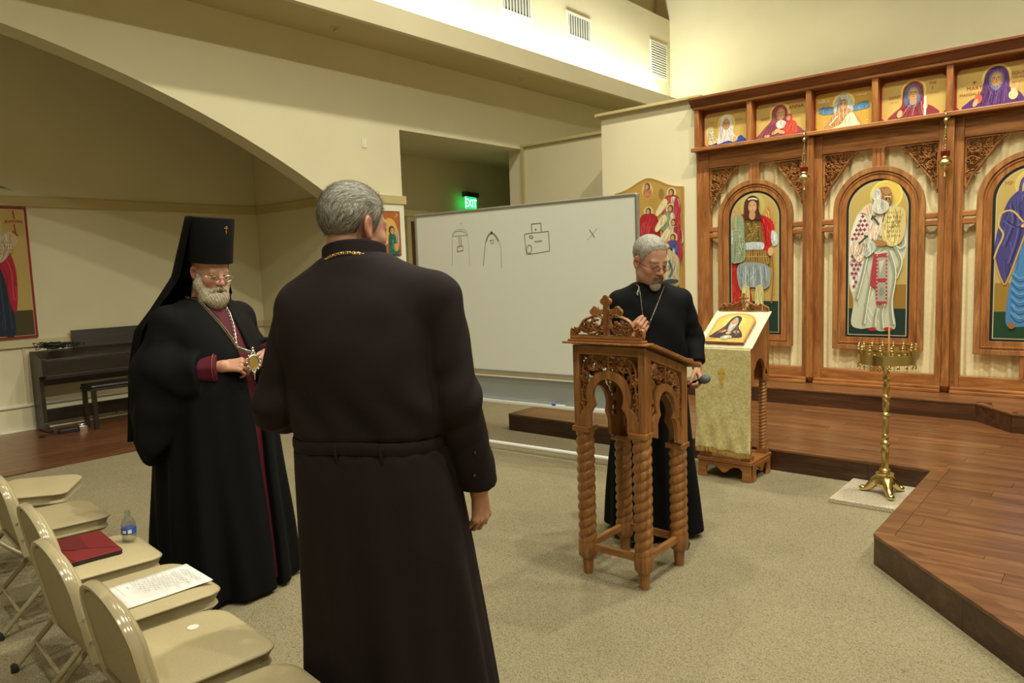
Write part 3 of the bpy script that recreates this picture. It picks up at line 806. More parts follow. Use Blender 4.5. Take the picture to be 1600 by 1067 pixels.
def tall_icon(cx, label, paint):
    t = thing('arched_icon', label, 'icon', (cx, SY+.02, ZS), 0, 'arched icons in the bays of the screen')
    def ar(hw, zb): return archpts(hw, zb, 0, 28)
    b = MB(); b.prism(ar(.282, -1.232), (0,0,0), (1,0,0), (0,0,1), (0,-1,0), .022); b.build('board', plain('icon_edge', (.012,.016,.014,1), .5), t, 30)
    p = Paint((0, -.0225, 0)); p.poly(ar(.282, -1.232), (.010, .016, .016)); p.poly(ar(.262, -1.212), (.45, .40, .28)); p.poly(ar(.254, -1.204), (.44, .33, .10))
    paint(p); p.build('painting', t); return t
def a_ground(p, y, c): p.rect(-.254, -1.204, .254, y, c)
def t1(p):
    for k in range(30): p.ell(rng.uniform(-.2,.2), rng.uniform(-.9,.15), .04, .006, (.44,.32,.10) if k % 2 else (.34,.23,.05))
    a_ground(p, -.88, (.012,.035,.025)); p.ell(-.02,.125,.135,.135,(.50,.40,.13))
    p.poly([(-.25,.02),(-.235,.10),(-.20,.115),(-.18,.05),(-.20,-.10)], (.50,.30,.12), True); p.poly([(.10,.0),(.13,.12),(.17,.14),(.20,.05),(.215,-.12),(.19,-.20)], (.50,.28,.09), True)
    p.stroke([(.15,.10),(.17,.0),(.18,-.12)], .008, (.34,.17,.05))
    p.poly([(-.24,-.20),(-.25,-.8),(-.22,-1.05),(-.10,-1.02),(-.02,-.9),(-.10,-.55),(-.14,-.25)], (.42,.02,.015), True)
    p.poly([(-.03,.04),(.10,.02),(.20,-.06),(.215,-.18),(.17,-.32),(.10,-.38),(.05,-.25),(.02,-.1)], (.48,.015,.015), True)
    p.poly([(-.16,.03),(-.08,.05),(-.06,-.05),(-.14,-.08)], (.48,.015,.015), True)
    p.stroke([(.06,.0),(.12,-.12),(.13,-.3)], .010, (.25,.008,.008)); p.stroke([(.10,.0),(.17,-.10),(.18,-.22)], .008, (.30,.01,.01))
    p.poly([(.19,-.14),(.24,-.18),(.25,-.28),(.20,-.30),(.18,-.22)], (.50,.58,.60), True); p.poly([(-.25,-.12),(-.21,-.14),(-.21,-.26),(-.25,-.26)], (.50,.58,.60), True)
    p.poly([(-.10,.03),(.03,.03),(.09,-.15),(.09,-.29),(-.10,-.29),(-.11,-.12)], (.17,.11,.025), True)
    for k in range(22): p.ell(rng.uniform(-.08,.06), rng.uniform(-.25,.0), .014, .005, (.36,.26,.08), rng.uniform(0,3))
    p.poly([(-.11,-.26),(.09,-.26),(.10,-.33),(.02,-.345),(-.11,-.32)], (.46,.54,.58), True)
    p.poly([(-.13,-.345),(.12,-.345),(.17,-.44),(.14,-.50),(-.15,-.49)], (.22,.12,.03), True)
    for k in range(11): p.stroke([(-.12+.024*k,-.35),(-.14+.028*k,-.49)], .006, (.42,.29,.09))
    p.stroke([(-.13,-.40),(.15,-.41)], .010, (.42,.29,.09), False)
    p.poly([(-.17,-.49),(.14,-.50),(.17,-.70),(.08,-.76),(-.02,-.73),(-.15,-.76)], (.26,.31,.33), True)
    for k in range(7): p.stroke([(-.13+.04*k,-.51),(-.14+.045*k,-.73)], .010, (.48,.52,.50) if k % 2 else (.15,.19,.22))
    p.poly([(-.13,-.74),(-.05,-.74),(-.06,-1.02),(-.12,-1.02)], (.56,.50,.22), True); p.poly([(.02,-.74),(.10,-.74),(.09,-1.0),(.02,-1.02)], (.56,.50,.22), True)
    p.poly([(-.12,-1.0),(-.05,-1.0),(-.05,-1.1),(-.15,-1.1)], (.40,.25,.08), True); p.poly([(.02,-1.0),(.10,-.98),(.13,-1.07),(.03,-1.08)], (.40,.25,.08), True)
    p.poly([(-.22,.02),(-.12,.02),(-.10,-.20),(-.095,-.42),(-.18,-.47),(-.25,-.44),(-.23,-.2)], (.25,.31,.20), True)
    for k in range(11): p.stroke([(-.215+.002*k,-.02-.035*k),(-.115,-.025-.035*k)], .006, (.36,.42,.29), False)
    p.stroke([(.19,-.36),(.21,-.6),(.19,-.9)], .014, (.30,.11,.03)); p.ell(.18,-.36,.028,.045,SKIN2)
    p.poly([(-.10,.0),(-.105,.12),(-.09,.19),(-.03,.235),(.03,.22),(.06,.17),(.055,.08),(.085,.0),(.06,-.02),(-.06,-.01)], (.07,.025,.018), True)
    p.stroke([(-.06,.195),(-.01,.205),(.04,.19)], .016, (.56,.60,.60)); p.ell(-.015,.03,.035,.05,SKIN); face(p, -.012, .118, .066)
def t2(p):
    a_ground(p, -.72, (.26,.15,.03)); a_ground(p, -.95, (.010,.030,.024)); p.ell(.07,.125,.142,.142,(.75,.60,.14)); p.ell(.07,.125,.128,.128,(.62,.46,.10))
    PALE = (.50,.52,.40); PINK = (.66,.50,.38)
    p.poly([(-.05,.07),(-.17,-.02),(-.21,-.12),(-.25,-.35),(-.25,-.7),(-.21,-.88),(-.23,-1.10),(-.15,-1.15),(-.05,-1.14),(.04,-1.17),(.12,-1.15),(.17,-1.12),(.145,-.9),(.16,-.6),(.24,-.45),(.25,-.2),(.20,-.02),(.10,.04)], PALE, True)
    p.poly([(-.17,-.04),(-.10,-.05),(-.06,-.15),(-.10,-.35),(-.14,-.62),(-.22,-.80),(-.25,-.60),(-.25,-.30),(-.22,-.14)], (.66,.64,.58), True)
    for r in range(17):
        for k in range(5):
            x = -.242+.036*k+(.018 if r % 2 else 0); y = -.06-.042*r
            lo = np.interp(-y, [.04,.14,.30,.6,.75], [-.17,-.215,-.24,-.24,-.22]); hi = np.interp(-y, [.04,.15,.35,.62,.75], [-.10,-.07,-.11,-.15,-.20])
            if lo+.01 < x < hi-.01:
                p.ell(x, y, .017, .007, (.26,.03,.06)); p.ell(x, y, .007, .018, (.26,.03,.06))
    p.poly([(-.09,.05),(.02,.02),(.06,-.05),(.03,-.20),(-.02,-.30),(-.07,-.20),(-.10,-.05),(-.15,-.02)], PINK, True)
    p.poly([(-.07,-.20),(-.03,-.22),(-.10,-.42),(-.17,-.50),(-.24,-.36),(-.18,-.28)], PINK, True); p.poly([(.02,.0),(.09,-.03),(.06,-.20),(.02,-.25)], PINK, True)
    for (x, y, r) in ((-.02,-.10,.6), (.06,-.07,-.2), (-.12,-.28,-.8)):
        ca, sa = math.cos(r), math.sin(r)
        p.stroke([(x-sa*.05,y+ca*.05),(x+sa*.06,y-ca*.06)], .016, (.02,.08,.06), False); p.stroke([(x-ca*.025-sa*.03,y-sa*.025+ca*.03),(x+ca*.025-sa*.03,y+sa*.025+ca*.03)], .014, (.02,.08,.06), False)
    for pts in ([(-.10,-.45),(-.15,-.70),(-.19,-.86)], [(-.02,-.45),(-.08,-.8),(-.12,-1.1)], [(.06,-.9),(.04,-1.0),(.05,-1.14)], [(.14,-.35),(.20,-.5),(.16,-.66)], [(.0,-.95),(-.02,-1.05),(-.02,-1.13)], [(.10,-.40),(.15,-.62),(.12,-.9),(.14,-1.1)], [(-.07,-.35),(-.02,-.42),(.06,-.40)], [(.10,-.30),(.18,-.38),(.23,-.34)]):
        p.stroke(pts, .016, (.28,.31,.25)); p.stroke([(x+.018, y) for x, y in pts], .010, (.66,.68,.56))
    # banded stole
    p.poly([(-.03,-.43),(.09,-.42),(.095,-.90),(.0,-.91),(-.01,-.75),(-.06,-.73),(-.05,-.6)], (.36,.04,.06))
    p.rect(.01,-.66,.08,-.46,(.32,.33,.28)); p.rect(.01,-.88,.08,-.70,(.32,.33,.28)); p.ell(.045,-.79,.022,.045,(.22,.25,.20)); p.poly([(.02,-.50),(.07,-.48),(.03,-.62)], (.55,.50,.42))
    for k in range(13):
        p.ell(.003,-.44-.036*k,.005,.006,(.66,.56,.46)); p.ell(.088,-.44-.036*k,.005,.006,(.66,.56,.46))
    for k in range(6): p.stroke([(.005+.016*k,-.91),(.005+.016*k,-.94)], .005, (.5,.14,.12), False)
    p.poly([(.08,-.01),(.14,.01),(.22,-.01),(.245,-.10),(.22,-.30),(.12,-.36),(.04,-.26)], (.58,.46,.19), True)
    marks(p, .09, -.05, .12, .26, 6, (.22,.14,.05), 7)
    p.ell(.03,-.32,.06,.026,(.34,.17,.06),-.25); p.poly([(-.10,-.28),(-.04,-.30),(-.01,-.38),(-.10,-.45)], (.44,.47,.40), True)
    p.poly([(-.04,.10),(-.03,.17),(.03,.20),(.10,.19),(.13,.10),(.10,.03),(.03,.02),(-.02,.05)], (.30,.15,.06), True)
    p.poly([(-.05,.12),(-.02,.19),(.02,.18),(.03,.10),(.0,.05)], (.52,.54,.48), True); p.ell(.085,.155,.035,.03,(.38,.20,.08))
    p.poly([(-.03,.07),(.02,.09),(.07,.07),(.10,.04),(.09,-.02),(.03,-.05),(-.03,-.02)], (.52,.54,.46), True)
    p.stroke([(.06,.105),(.09,.108),(.12,.10)], .008, (.6,.6,.55)); p.ell(.075,.088,.008,.005,DARK); p.stroke([(.10,.10),(.115,.06)], .008, (.20,.09,.03))
    for k in range(5): p.stroke([(-.01+.02*k,.05),(.0+.018*k,-.03)], .005, (.36,.38,.32))
    p.ell(-.03,-1.15,.035,.018,(.36,.02,.03)); p.ell(.11,-1.145,.04,.018,(.36,.02,.03))
def t3(p):
    a_ground(p, -.72, (.28,.17,.03)); a_ground(p, -.97, (.012,.05,.022)); p.ell(0,.12,.13,.13,(.58,.44,.13)); p.text('MP', -.17, .12, .05, INK); p.text('OY', .17, .12, .05, INK)
    p.poly([(-.09,-.05),(-.10,-.5),(-.15,-.8),(-.16,-1.08),(-.06,-1.10),(.06,-1.08),(.14,-1.10),(.14,-.7),(.10,-.3),(.08,0)], (.06,.20,.46), True)
    for k in range(6):
        p.stroke([(-.13,-.62-.07*k),(-.07,-.68-.07*k),(.01,-.64-.07*k)], .012, (.12,.32,.58)); p.stroke([(-.13,-.65-.07*k),(-.07,-.71-.07*k),(.01,-.67-.07*k)], .008, (.03,.10,.28))
    p.poly([(-.05,.10),(-.15,.02),(-.20,-.09),(-.25,-.30),(-.262,-.46),(-.24,-.56),(-.225,-.62),(-.20,-.68),(-.18,-.73),(-.14,-.66),(-.08,-.42),(-.02,-.2),(.05,-.4),(.14,-.6),(.20,-.4),(.20,-.1),(.12,.05),(.05,.10)], (.055,.05,.20), True)
    for pts in ([(-.16,-.05),(-.14,-.20),(-.20,-.40)], [(-.10,-.10),(-.10,-.30),(-.16,-.55)], [(-.20,-.18),(-.12,-.24),(-.04,-.18)]): p.stroke(pts, .012, (.10,.10,.32)); p.stroke([(x+.02,y) for x, y in pts], .010, (.025,.02,.10))
    p.stroke([(-.06,-.20),(-.14,-.10),(-.22,-.12),(-.235,-.22),(-.20,-.30),(-.24,-.42),(-.262,-.50)], .014, (.55,.40,.12)); p.stroke([(-.26,-.50),(-.235,-.60),(-.20,-.70),(-.17,-.72),(-.10,-.50),(-.03,-.25)], .013, (.50,.30,.10))
    p.poly([(-.10,.0),(-.09,.14),(-.05,.20),(0,.215),(.05,.20),(.09,.14),(.10,.0),(.04,-.05),(-.04,-.05)], (.06,.055,.22), True); p.stroke([(-.07,.06),(-.06,.14),(0,.175),(.06,.14),(.07,.06)], .010, (.55,.40,.12)); face(p, 0, .10, .06)
    p.poly([(.0,-.10),(.06,-.05),(.12,-.12),(.14,-.35),(.05,-.42),(-.01,-.3)], (.52,.26,.06), True); p.ell(.06,-.02,.04,.045,(.45,.32,.10)); face(p, .06, -.03, .032); p.ell(-.03,-.22,.05,.02,SKIN2,.4)
    p.ell(-.12,-1.09,.025,.03,(.30,.12,.04))
tall_icon(CX[0], 'arched icon of a winged warrior in a red cloak with a long scroll', t1)
tall_icon(CX[1], 'arched icon of a white bearded bishop unrolling a scroll', t2)
tall_icon(CX[2], 'arched icon of a woman in a purple mantle over a blue dress', t3)

# ---------------------------------------------------------------- oil lamps hung before the pilasters
def oil_lamp(x, label):
    t = thing('hanging_lamp', label, 'lamp', (x, SY-.17, 2.37), 0, 'brass oil lamps hanging on the icon screen')
    b = MB(); b.tube(spline([(0,.085,.43),(0,.02,.45),(0,-.005,.425),(0,.0,.405)], False, 5), .006, 8); b.lathe([(.004,.40),(.016,.388),(.02,.372),(.012,.355),(.004,.35)], sides=12)
    b.box(-.02, .02, .07, .10, .40, .46); b.build('bracket', M['brass'], t, 40)
    b = MB()
    for k in range(3):
        a = 2*PI*k/3; b.tube([(0,0,.35),(.035*math.cos(a),.035*math.sin(a),.11)], .0022, 5)
    for k in range(9): b.sphere((0,0,.345-.026*k), .0055, 6, 4)
    b.build('chain', M['brass'], t, 60)
    g, nt, bs = new_mat('ruby_glass'); bs.inputs['Base Color'].default_value = (.20,.01,.01,1); bs.inputs['Roughness'].default_value = .08; bs.inputs['Transmission Weight'].default_value = .5
    b = MB(); b.lathe([(.012,.045),(.030,.055),(.038,.085),(.036,.11),(.033,.11),(.035,.085),(.027,.058),(.012,.05)], sides=18); b.build('glass_cup', g, t, 40)
    b = MB(); b.lathe([(.003,-.13),(.012,-.12),(.014,-.105),(.005,-.09),(.004,-.06),(.016,-.045),(.045,-.025),(.056,.0),(.052,.025),(.030,.045),(.040,.056),(.036,.062),(.02,.05)], sides=20); b.build('bowl', M['brass'], t, 40)
oil_lamp(-2.51, 'brass oil lamp hanging on the post left of the bearded bishop icon')
oil_lamp(-1.295, 'brass oil lamp hanging on the post right of the bearded bishop icon')
# ================================================================ LECTERN
def twisted(mb, c, z0, z1, R, pitch=.076, lobes=2, sgn=1, m=0):
    n = int((z1-z0)/.0038); rings = []
    for i in range(n+1):
        z = z0+(z1-z0)*i/n; ph = sgn*2*PI*z/pitch/1.0
        e = min(1, min(i, n-i)/4.0); ring = []
        for k in range(28):
            th = 2*PI*k/28; f = abs(math.cos(lobes/2*(th)-ph*lobes/2))**.6
            r = R*(1-.24*(1-f)*(.4+.6*e))
            ring.append((c[0]+r*math.cos(th), c[1]+r*math.sin(th), z))
        rings.append(ring)
    mb.loft(rings, m=m)
L0 = (-1.932, 3.19, 0)
lec = thing('lectern', 'carved oak reading stand with a wooden cross on its crest', 'lectern', L0)
KS = .32
def lobed(hw_top, zc, cusp, zcus, hw_b, zf, zb, n=14):
    """right half of the arch outline from the bottom up, then mirrored"""
    a0 = math.asin(max(-1, min(1, (zcus-zc)/hw_top)))
    right = [(hw_b, zb), (hw_b, zf), (hw_b-.35*(hw_b-cusp), zf+.5*(zcus-zf)), (cusp, zcus)]
    ac = [(hw_top*math.cos(a0+(PI/2-a0)*k/n), zc+hw_top*math.sin(a0+(PI/2-a0)*k/n)) for k in range(n+1)]
    right += ac; left = [(-x, y) for x, y in right[:-1]][::-1]
    return right+left
def lectern_panel(name, W, o, u, n, shear, drop, parent):
    """openwork panel; o is its centre line at floor level, u along it, n outwards, shear tilts its rails"""
    u_, n_ = V3(u), V3(n); o_ = V3(o)
    vv = V3((0, 0, 1)); s = W/.41
    def pz(mb, pts, d, off, holes=()):
        b0 = len(mb.v); mb.prism(pts, o_+n_*off, u_, vv, n_, d, holes=holes)
        for i in range(b0, len(mb.v)):
            p = V3(mb.v[i]); x = np.dot(p-o_, u_); mb.v[i] = (p[0], p[1], p[2]-drop-shear*x)
    h = W/2
    b = MB(); pz(b, [(-h, .775), (-h+.036, .775), (-h+.036, 1.19), (-h, 1.19)], -.024, 0); p0 = b.build(name+'_stile', M['lectern_z'], parent, bevel=.002)
    b = MB(); pz(b, [(h-.036, .775), (h, .775), (h, 1.19), (h-.036, 1.19)], -.024, 0); b.build(name+'_stile', M['lectern_z'], parent, bevel=.002)
    b = MB(); pz(b, [(-h+.036, 1.147), (h-.036, 1.147), (h-.036, 1.19), (-h+.036, 1.19)], -.024, 0); b.build(name+'_rail', M['lectern_x'], parent, bevel=.002)
    inner = lobed(.088*s, .942, .074*s, .897, .106*s, .845, .775); outer = lobed(.128*s, .942, .122*s, .897, (.205*s-.036), .83, .775)
    k = len(inner)
    band = outer+inner[::-1]
    b = MB(); pz(b, band, -.020, .003); b.build(name+'_arch', M['lectern_z'], parent, 30, bevel=.003)
    # scroll openwork
    C = Carve(o_-n_*.018, u_, vv, n_, .013)
    x0 = h-.036
    C.strand([(0, 1.065), (0, 1.147)], .010); C.strand([(-.028*s, 1.115), (.028*s, 1.115)], .010)
    for sg in (-1, 1):
        C.scroll(sg*.086*s, 1.098, .046*s, PI/2+sg*.6, -sg, .0085, 7, 1.5); C.scroll(sg*.148*s, 1.03, .030*s, PI/2, sg, .008, 6, 1.3)
        C.strand(spline([(sg*.012*s, 1.145), (sg*.05*s, 1.14), (sg*.115*s, 1.13), (sg*.150*s, 1.08), (sg*.148*s, .99), (sg*.158*s, .93), (sg*.150*s, .87), (sg*.160*s, .845)], False, 6), .009)
        C.scroll(sg*.150*s, .955, .018*s, 0, sg, .007, 4, 1.2); C.scroll(sg*.152*s, .905, .015*s, PI, -sg, .006, 4, 1.2)
        C.scroll(sg*.04*s, 1.095, .022*s, 1, sg, .007, 4, 1.1)
        for _ in range(30):
            x = sg*rng.uniform(.008, .162)*s; zl = 1.075-.10*max(0, abs(x)/s-.03)/.1 if abs(x)/s < .125 else .86
            C.leaf(x, rng.uniform(max(zl, .85), 1.14), rng.uniform(0, 6.3), rng.uniform(.016, .028), .010)
    mb = C.mb
    for i in range(len(mb.v)):
        p = V3(mb.v[i]); x = np.dot(p-o_, u_); mb.v[i] = (p[0], p[1], p[2]-drop-shear*x)
    mb.build(name+'_openwork', M['carve_dark'], parent, smooth=40)
WF, YN, YF = .41, 2.975-L0[1], 3.405-L0[1]
lectern_panel('front', WF, (0, YN, 0), (1,0,0), (0,-1,0), 0, 0, lec)
lectern_panel('rear', WF, (0, YF, 0), (-1,0,0), (0,1,0), 0, KS*(YF-YN), lec)
lectern_panel('side', YF-YN-.05, (WF/2, (YN+YF)/2, 0), (0,1,0), (1,0,0), KS, KS*(YF-YN)/2, lec)
lectern_panel('side', YF-YN-.05, (-WF/2, (YN+YF)/2, 0), (0,-1,0), (-1,0,0), -KS, KS*(YF-YN)/2, lec)
for sx in (-1, 1):
    for (yy, dz) in ((YN+.035, 0), (YF-.035, KS*(YF-YN-.05))):
        x = sx*.165; zt = .775-dz
        b = MB(); b.box(x-.05, x+.045 if sx > 0 else x+.05, yy-.045, yy+.045, zt-.022, zt+.004); b.build('corner_pad', M['lectern_x'], lec, bevel=.003)
        b = MB(); twisted(b, (x, yy), .175, zt-.020, .0475, .098, 2, 1); b.build('leg', M['lectern_z'], lec, smooth=50)
        b = MB(); b.lathe([(.012, .0), (.024, .001), (.030, .075), (.030, .082), (.040, .088), (.048, .10), (.049, .165), (.045, .178), (.02, .179)], (x, yy, 0), 24); b.build('foot', M['lectern_z'], lec, smooth=40)
for yy in (YN+.035, YF-.035):
    b = MB(); b.box(-.125, .125, yy-.014, yy+.014, .130, .165); b.build('stretcher', M['lectern_x'], lec, bevel=.003)
for sx in (-1, 1):
    b = MB(); b.box(sx*.165-.014, sx*.165+.014, YN+.075, YF-.075, .130, .165); b.build('stretcher', M['lectern_y'], lec, bevel=.003)
def slope(y): return 1.199-KS*(y-YN)
y0, y1 = YN-.045, YF+.09
b = MB(); b.prism([(y0, slope(YN)+.003), (YN, slope(YN)+.003), (y1, slope(y1)+.003), (y1, slope(y1)+.023), (YN+.03, slope(YN+.03)+.023), (y0, slope(YN+.03)+.023)], (-.24, 0, 0), (0,1,0), (0,0,1), (1,0,0), .48); b.build('desk_top', M['lectern_y'], lec, bevel=.005)
b = MB(); b.prism([(y1-.03, slope(y1-.03)+.023), (y1-.005, slope(y1-.005)+.023), (y1-.005, slope(y1-.005)+.045), (y1-.03, slope(y1-.03)+.045)], (-.2, 0, 0), (0,1,0), (0,0,1), (1,0,0), .4); b.build('book_ledge', M['lectern_x'], lec, bevel=.003)
zb = slope(YN+.03)+.023
b = MB(); b.box(-.213, .213, YN-.03, YN+.02, zb, zb+.012); b.box(-.205, .205, YN-.02, YN+.012, zb+.012, zb+.026); b.build('crest_base', M['lectern_x'], lec, bevel=.003)
C = Carve((0, YN+.006, zb+.026), (1,0,0), (0,0,1), (0,-1,0), .018)
for sg in (-1, 1):
    C.strand(spline([(sg*.205, .006), (sg*.20, .035), (sg*.165, .032), (sg*.130, .075), (sg*.085, .095), (sg*.05, .105), (sg*.02, .088)], False, 6), .014, .011)
    C.scroll(sg*.185, .024, .021, PI/2, sg, .010, 3, 1.2); C.scroll(sg*.125, .040, .030, 2, sg, .009, 6, 1.4); C.scroll(sg*.065, .050, .034, 1, -sg, .009, 6, 1.4)
    C.strand([(sg*.21, .003), (0, .003)], .010); C.strand(spline([(sg*.10, .01), (sg*.05, .02), (sg*.03, .05), (sg*.018, .09)], False, 5), .009)
    for _ in range(16): C.leaf(sg*rng.uniform(.02, .17), rng.uniform(.008, .05), rng.uniform(0, 6.3), .026, .011)
C.build('crest_scrollwork', M['carve_dark'], lec)
b = MB(); yc = YN+.012
b.prism([(-.013, zb+.03), (.013, zb+.03), (.012, zb+.20), (-.012, zb+.20)], (0, yc, 0), (1,0,0), (0,0,1), (0,-1,0), .022)
b.prism([(-.068, zb+.134), (.068, zb+.134), (.068, zb+.158), (-.068, zb+.158)], (0, yc-.0005, 0), (1,0,0), (0,0,1), (0,-1,0), .021)
def disc(mb, x, z, r, y, d): mb.prism([(x+r*math.cos(2*PI*k/16), z+r*math.sin(2*PI*k/16)) for k in range(16)], (0, y, 0), (1,0,0), (0,0,1), (0,-1,0), d)
for (x, z) in ((0, zb+.213), (-.014, zb+.197), (.014, zb+.197), (-.075, zb+.146), (.075, zb+.146), (-.062, zb+.159), (.062, zb+.159), (-.062, zb+.133), (.062, zb+.133)): disc(b, x, z, .0155, yc-.001-.0002*abs(x), .020)
b.prism([(-.03, zb+.075), (.0, zb+.060), (.03, zb+.075), (.013, zb+.082), (-.013, zb+.082)], (0, yc-.001, 0), (1,0,0), (0,0,1), (0,-1,0), .022)
b.build('cross', M['lectern_z'], lec, bevel=.002)

# sheets lying on the sloped desk
pg = thing('loose_sheets', 'white loose sheets lying on the sloped desk of the carved reading stand', 'papers', (L0[0]+.06, L0[1]+.09, slope(.09)+.0245))
for k, (dx, rz) in enumerate(((0, .05), (.015, -.04), (.0, .0))):
    b = MB(); n = 8; vs = []
    for j in range(n+1):
        for i in range(2):
            y = -.13+.26*j/n; vs.append((-.1+.2*i+dx, y, -KS*y+.001+.0012*k+.006*math.sin(PI*j/n)*k))
    b.add(vs, [(2*j, 2*j+1, 2*j+3, 2*j+2) for j in range(n)])
    o = b.build('sheet', plain('white_paper', (.80,.80,.76,1), .7), pg, smooth=180); o.rotation_euler = (0, 0, rz); o.modifiers.new('thick', 'SOLIDIFY').thickness = .0006

# ================================================================ ICON STAND with the gold cloth
A0 = (-2.222, 5.12, 0)
ana = thing('icon_stand', 'oak icon stand with twisted columns and a gold cloth beside the speaker', 'stand', A0)
aw, ayn, ayf = .195, -.17, .185
b = MB(); b.box(-aw-.012, aw+.012, ayn-.02, ayf+.015, .125, .150); b.build('base_board', M['oak_x'], ana, bevel=.004)
def bracket_board(W):
    pts = [(-W, .125), (-W, .0), (-W+.075, .0), (-W+.062, .03), (-W+.062, .075), (-W+.085, .098), (-W+.13, .095), (-W+.16, .075), (-.02, .055), (0, .048)]
    k = len(pts); r = [(-x, z) for x, z in pts[:-1]][::-1]; return pts+r
b = MB(); b.prism(bracket_board(aw+.005), (0, ayn-.012, 0), (1,0,0), (0,0,1), (0,1,0), .022); b.build('apron', M['oak_x'], ana, 30, bevel=.003)
b = MB(); b.prism(bracket_board(aw+.005), (0, ayf-.012, 0), (1,0,0), (0,0,1), (0,1,0), .022); b.build('apron', M['oak_x'], ana, 30, bevel=.003)
for sx in (-1, 1):
    b = MB(); b.prism([(y*.82+.01, z) for y, z in bracket_board(aw)], (sx*(aw+.005)-.011-.0, 0, 0), (0,1,0), (0,0,1), (1,0,0), .022); b.build('apron', M['oak_y'], ana, 30, bevel=.003)
    for yy in (ayn+.035, ayf-.035):
        b = MB(); x = sx*(aw-.035)
        b.box(x-.034, x+.034, yy-.034, yy+.034, .150, .185); twisted(b, (x, yy), .185, .72, .030, .05, 2, 1); b.build('column', M['lectern_z'], ana, smooth=40)
    zt = lambda y: .950+(y-ayn)*.64
    pts = [(ayn, .70), (ayn+.075, .70), (ayn+.075, .80)]+[(.01-.085*math.cos(PI*k/10)*.98, .80+.0+.085*math.sin(PI*k/10)*.9) for k in range(1, 10)]+[(ayf-.075, .80), (ayf-.075, .70), (ayf, .70), (ayf, zt(ayf)), (ayn, zt(ayn))]
    b = MB(); b.prism(pts, (sx*(aw-.011)-.011, 0, 0), (0,1,0), (0,0,1), (1,0,0), .022); b.build('side_panel', M['oak_z'], ana, 30, bevel=.003)
b = MB(); b.box(-aw+.023, aw-.023, ayn, ayn+.02, .70, .95); b.build('front_panel', M['oak_z'], ana, bevel=.003)
b = MB(); b.box(-aw+.023, aw-.023, ayf-.02, ayf, .70, 1.17); b.build('rear_panel', M['oak_z'], ana, bevel=.003)
b = MB(); b.prism([(ayn-.012, zt(ayn)-.006), (ayf+.012, zt(ayf)+.012), (ayf+.012, zt(ayf)+.03), (ayn-.012, zt(ayn)+.012)], (-aw-.012, 0, 0), (0,1,0), (0,0,1), (1,0,0), 2*aw+.024); b.build('desk_top', M['oak_x'], ana, bevel=.003)
C = Carve((0, ayf+.010, zt(ayf)+.028), (1,0,0), (0,0,1), (0,-1,0), .016)
for sg in (-1, 1):
    C.strand(spline([(sg*.19, .004), (sg*.18, .03), (sg*.12, .035), (sg*.07, .05), (sg*.02, .075)], False, 5), .012)
    C.scroll(sg*.165, .022, .018, 1, sg, .009, 4); C.scroll(sg*.11, .030, .026, 2, sg, .009, 6); C.scroll(sg*.055, .034, .026, 1, -sg, .009, 6); C.strand([(sg*.19, .002), (0, .002)], .012)
    for _ in range(14): C.leaf(sg*rng.uniform(.02, .17), rng.uniform(.006, .05), rng.uniform(0, 6.3), .028, .012)
C.strand([(0, .02), (0, .135)], .017); C.strand([(-.034, .098), (.034, .098)], .016); C.strand([(-.018, .055), (.018, .062)], .012)
C.build('crest', M['carve_dark'], ana)

def brocade():
    m, nt, b = new_mat('gold_brocade'); vec = tex_coords(nt)
    vo = nt.nodes.new('ShaderNodeTexVoronoi'); vo.inputs['Scale'].default_value = 55; nt.links.new(vec, vo.inputs['Vector'])
    f = noise(nt, vec, 34, 3, .6, 1.5)
    nt.links.new(ramp(nt, f, [(.38, (.66, .56, .22, 1)), (.50, (.74, .66, .31, 1)), (.62, (.82, .76, .44, 1))]), b.inputs['Base Color'])
    b.inputs['Roughness'].default_value = .42; b.inputs['Metallic'].default_value = .25; b.inputs['Sheen Weight'].default_value = .3
    bump(nt, b, f, .25, .004); return m
GB = brocade(); WB = plain('pale_brocade', (.80, .72, .50, 1), .6, .05, .4, 40, .10, 60, .25)
cl = thing('altar_cloth', 'gold brocade cloth with a small cross hanging over the icon stand', 'cloth', (A0[0], A0[1]+ayn, .96))
b = MB(); nx, nz = 40, 60; vs = []
W2 = aw+.014
for j in range(nz+1):
    t = j/nz
    for i in range(nx+1):
        s = i/nx; x = -W2+2*W2*s+.012*math.sin(7*t)*(s-.5)*t; low = max(0, t-.55)/.45
        y = -.030-.010*math.sin(5.2*s+.6)*t-.016*low*math.sin(9*s+6*t)*math.sin(11*t+3*s)-.010*low*math.sin(23*s-9*t)-.012*math.sin(PI*s)*low
        vs.append((x, y, .004-.745*t+.01*math.sin(6*s)*t))
N = nx+1
b.add(vs, [(j*N+i, (j+1)*N+i, (j+1)*N+i+1, j*N+i+1) for j in range(nz) for i in range(nx)])
o = b.build('hanging_front', GB, cl, smooth=180); o.modifiers.new('thick', 'SOLIDIFY').thickness = .003
b = MB()
for i in range(110):
    x = -W2+.004+(2*W2-.008)*i/109; y0_ = -.034-.012*math.sin(PI*i/109)+.006*math.sin(i*.7); z0_ = -.738+.01*math.sin(6*i/109)
    b.tube([(x, y0_, z0_), (x+rng.uniform(-.003,.003), y0_+rng.uniform(-.004,.004), z0_-.032)], .0017, 4)
b.build('fringe', plain('gold_fringe', (.66,.48,.14,1), .5, .3), cl, kind='stuff')
p = Paint((.0, -.0405, -.185), step=.0003); g = (.62, .42, .06)
p.stroke([(0,-.055),(0,.05)], .014, g, False); p.stroke([(-.032,.018),(.032,.018)], .013, g, False); p.stroke([(-.016,.042),(.016,.042)], .008, g, False); p.stroke([(-.018,-.03),(.018,-.018)], .008, g, False); p.ell(0,-.06,.016,.008,g)
p.build('embroidered_cross', cl, M['flat'])
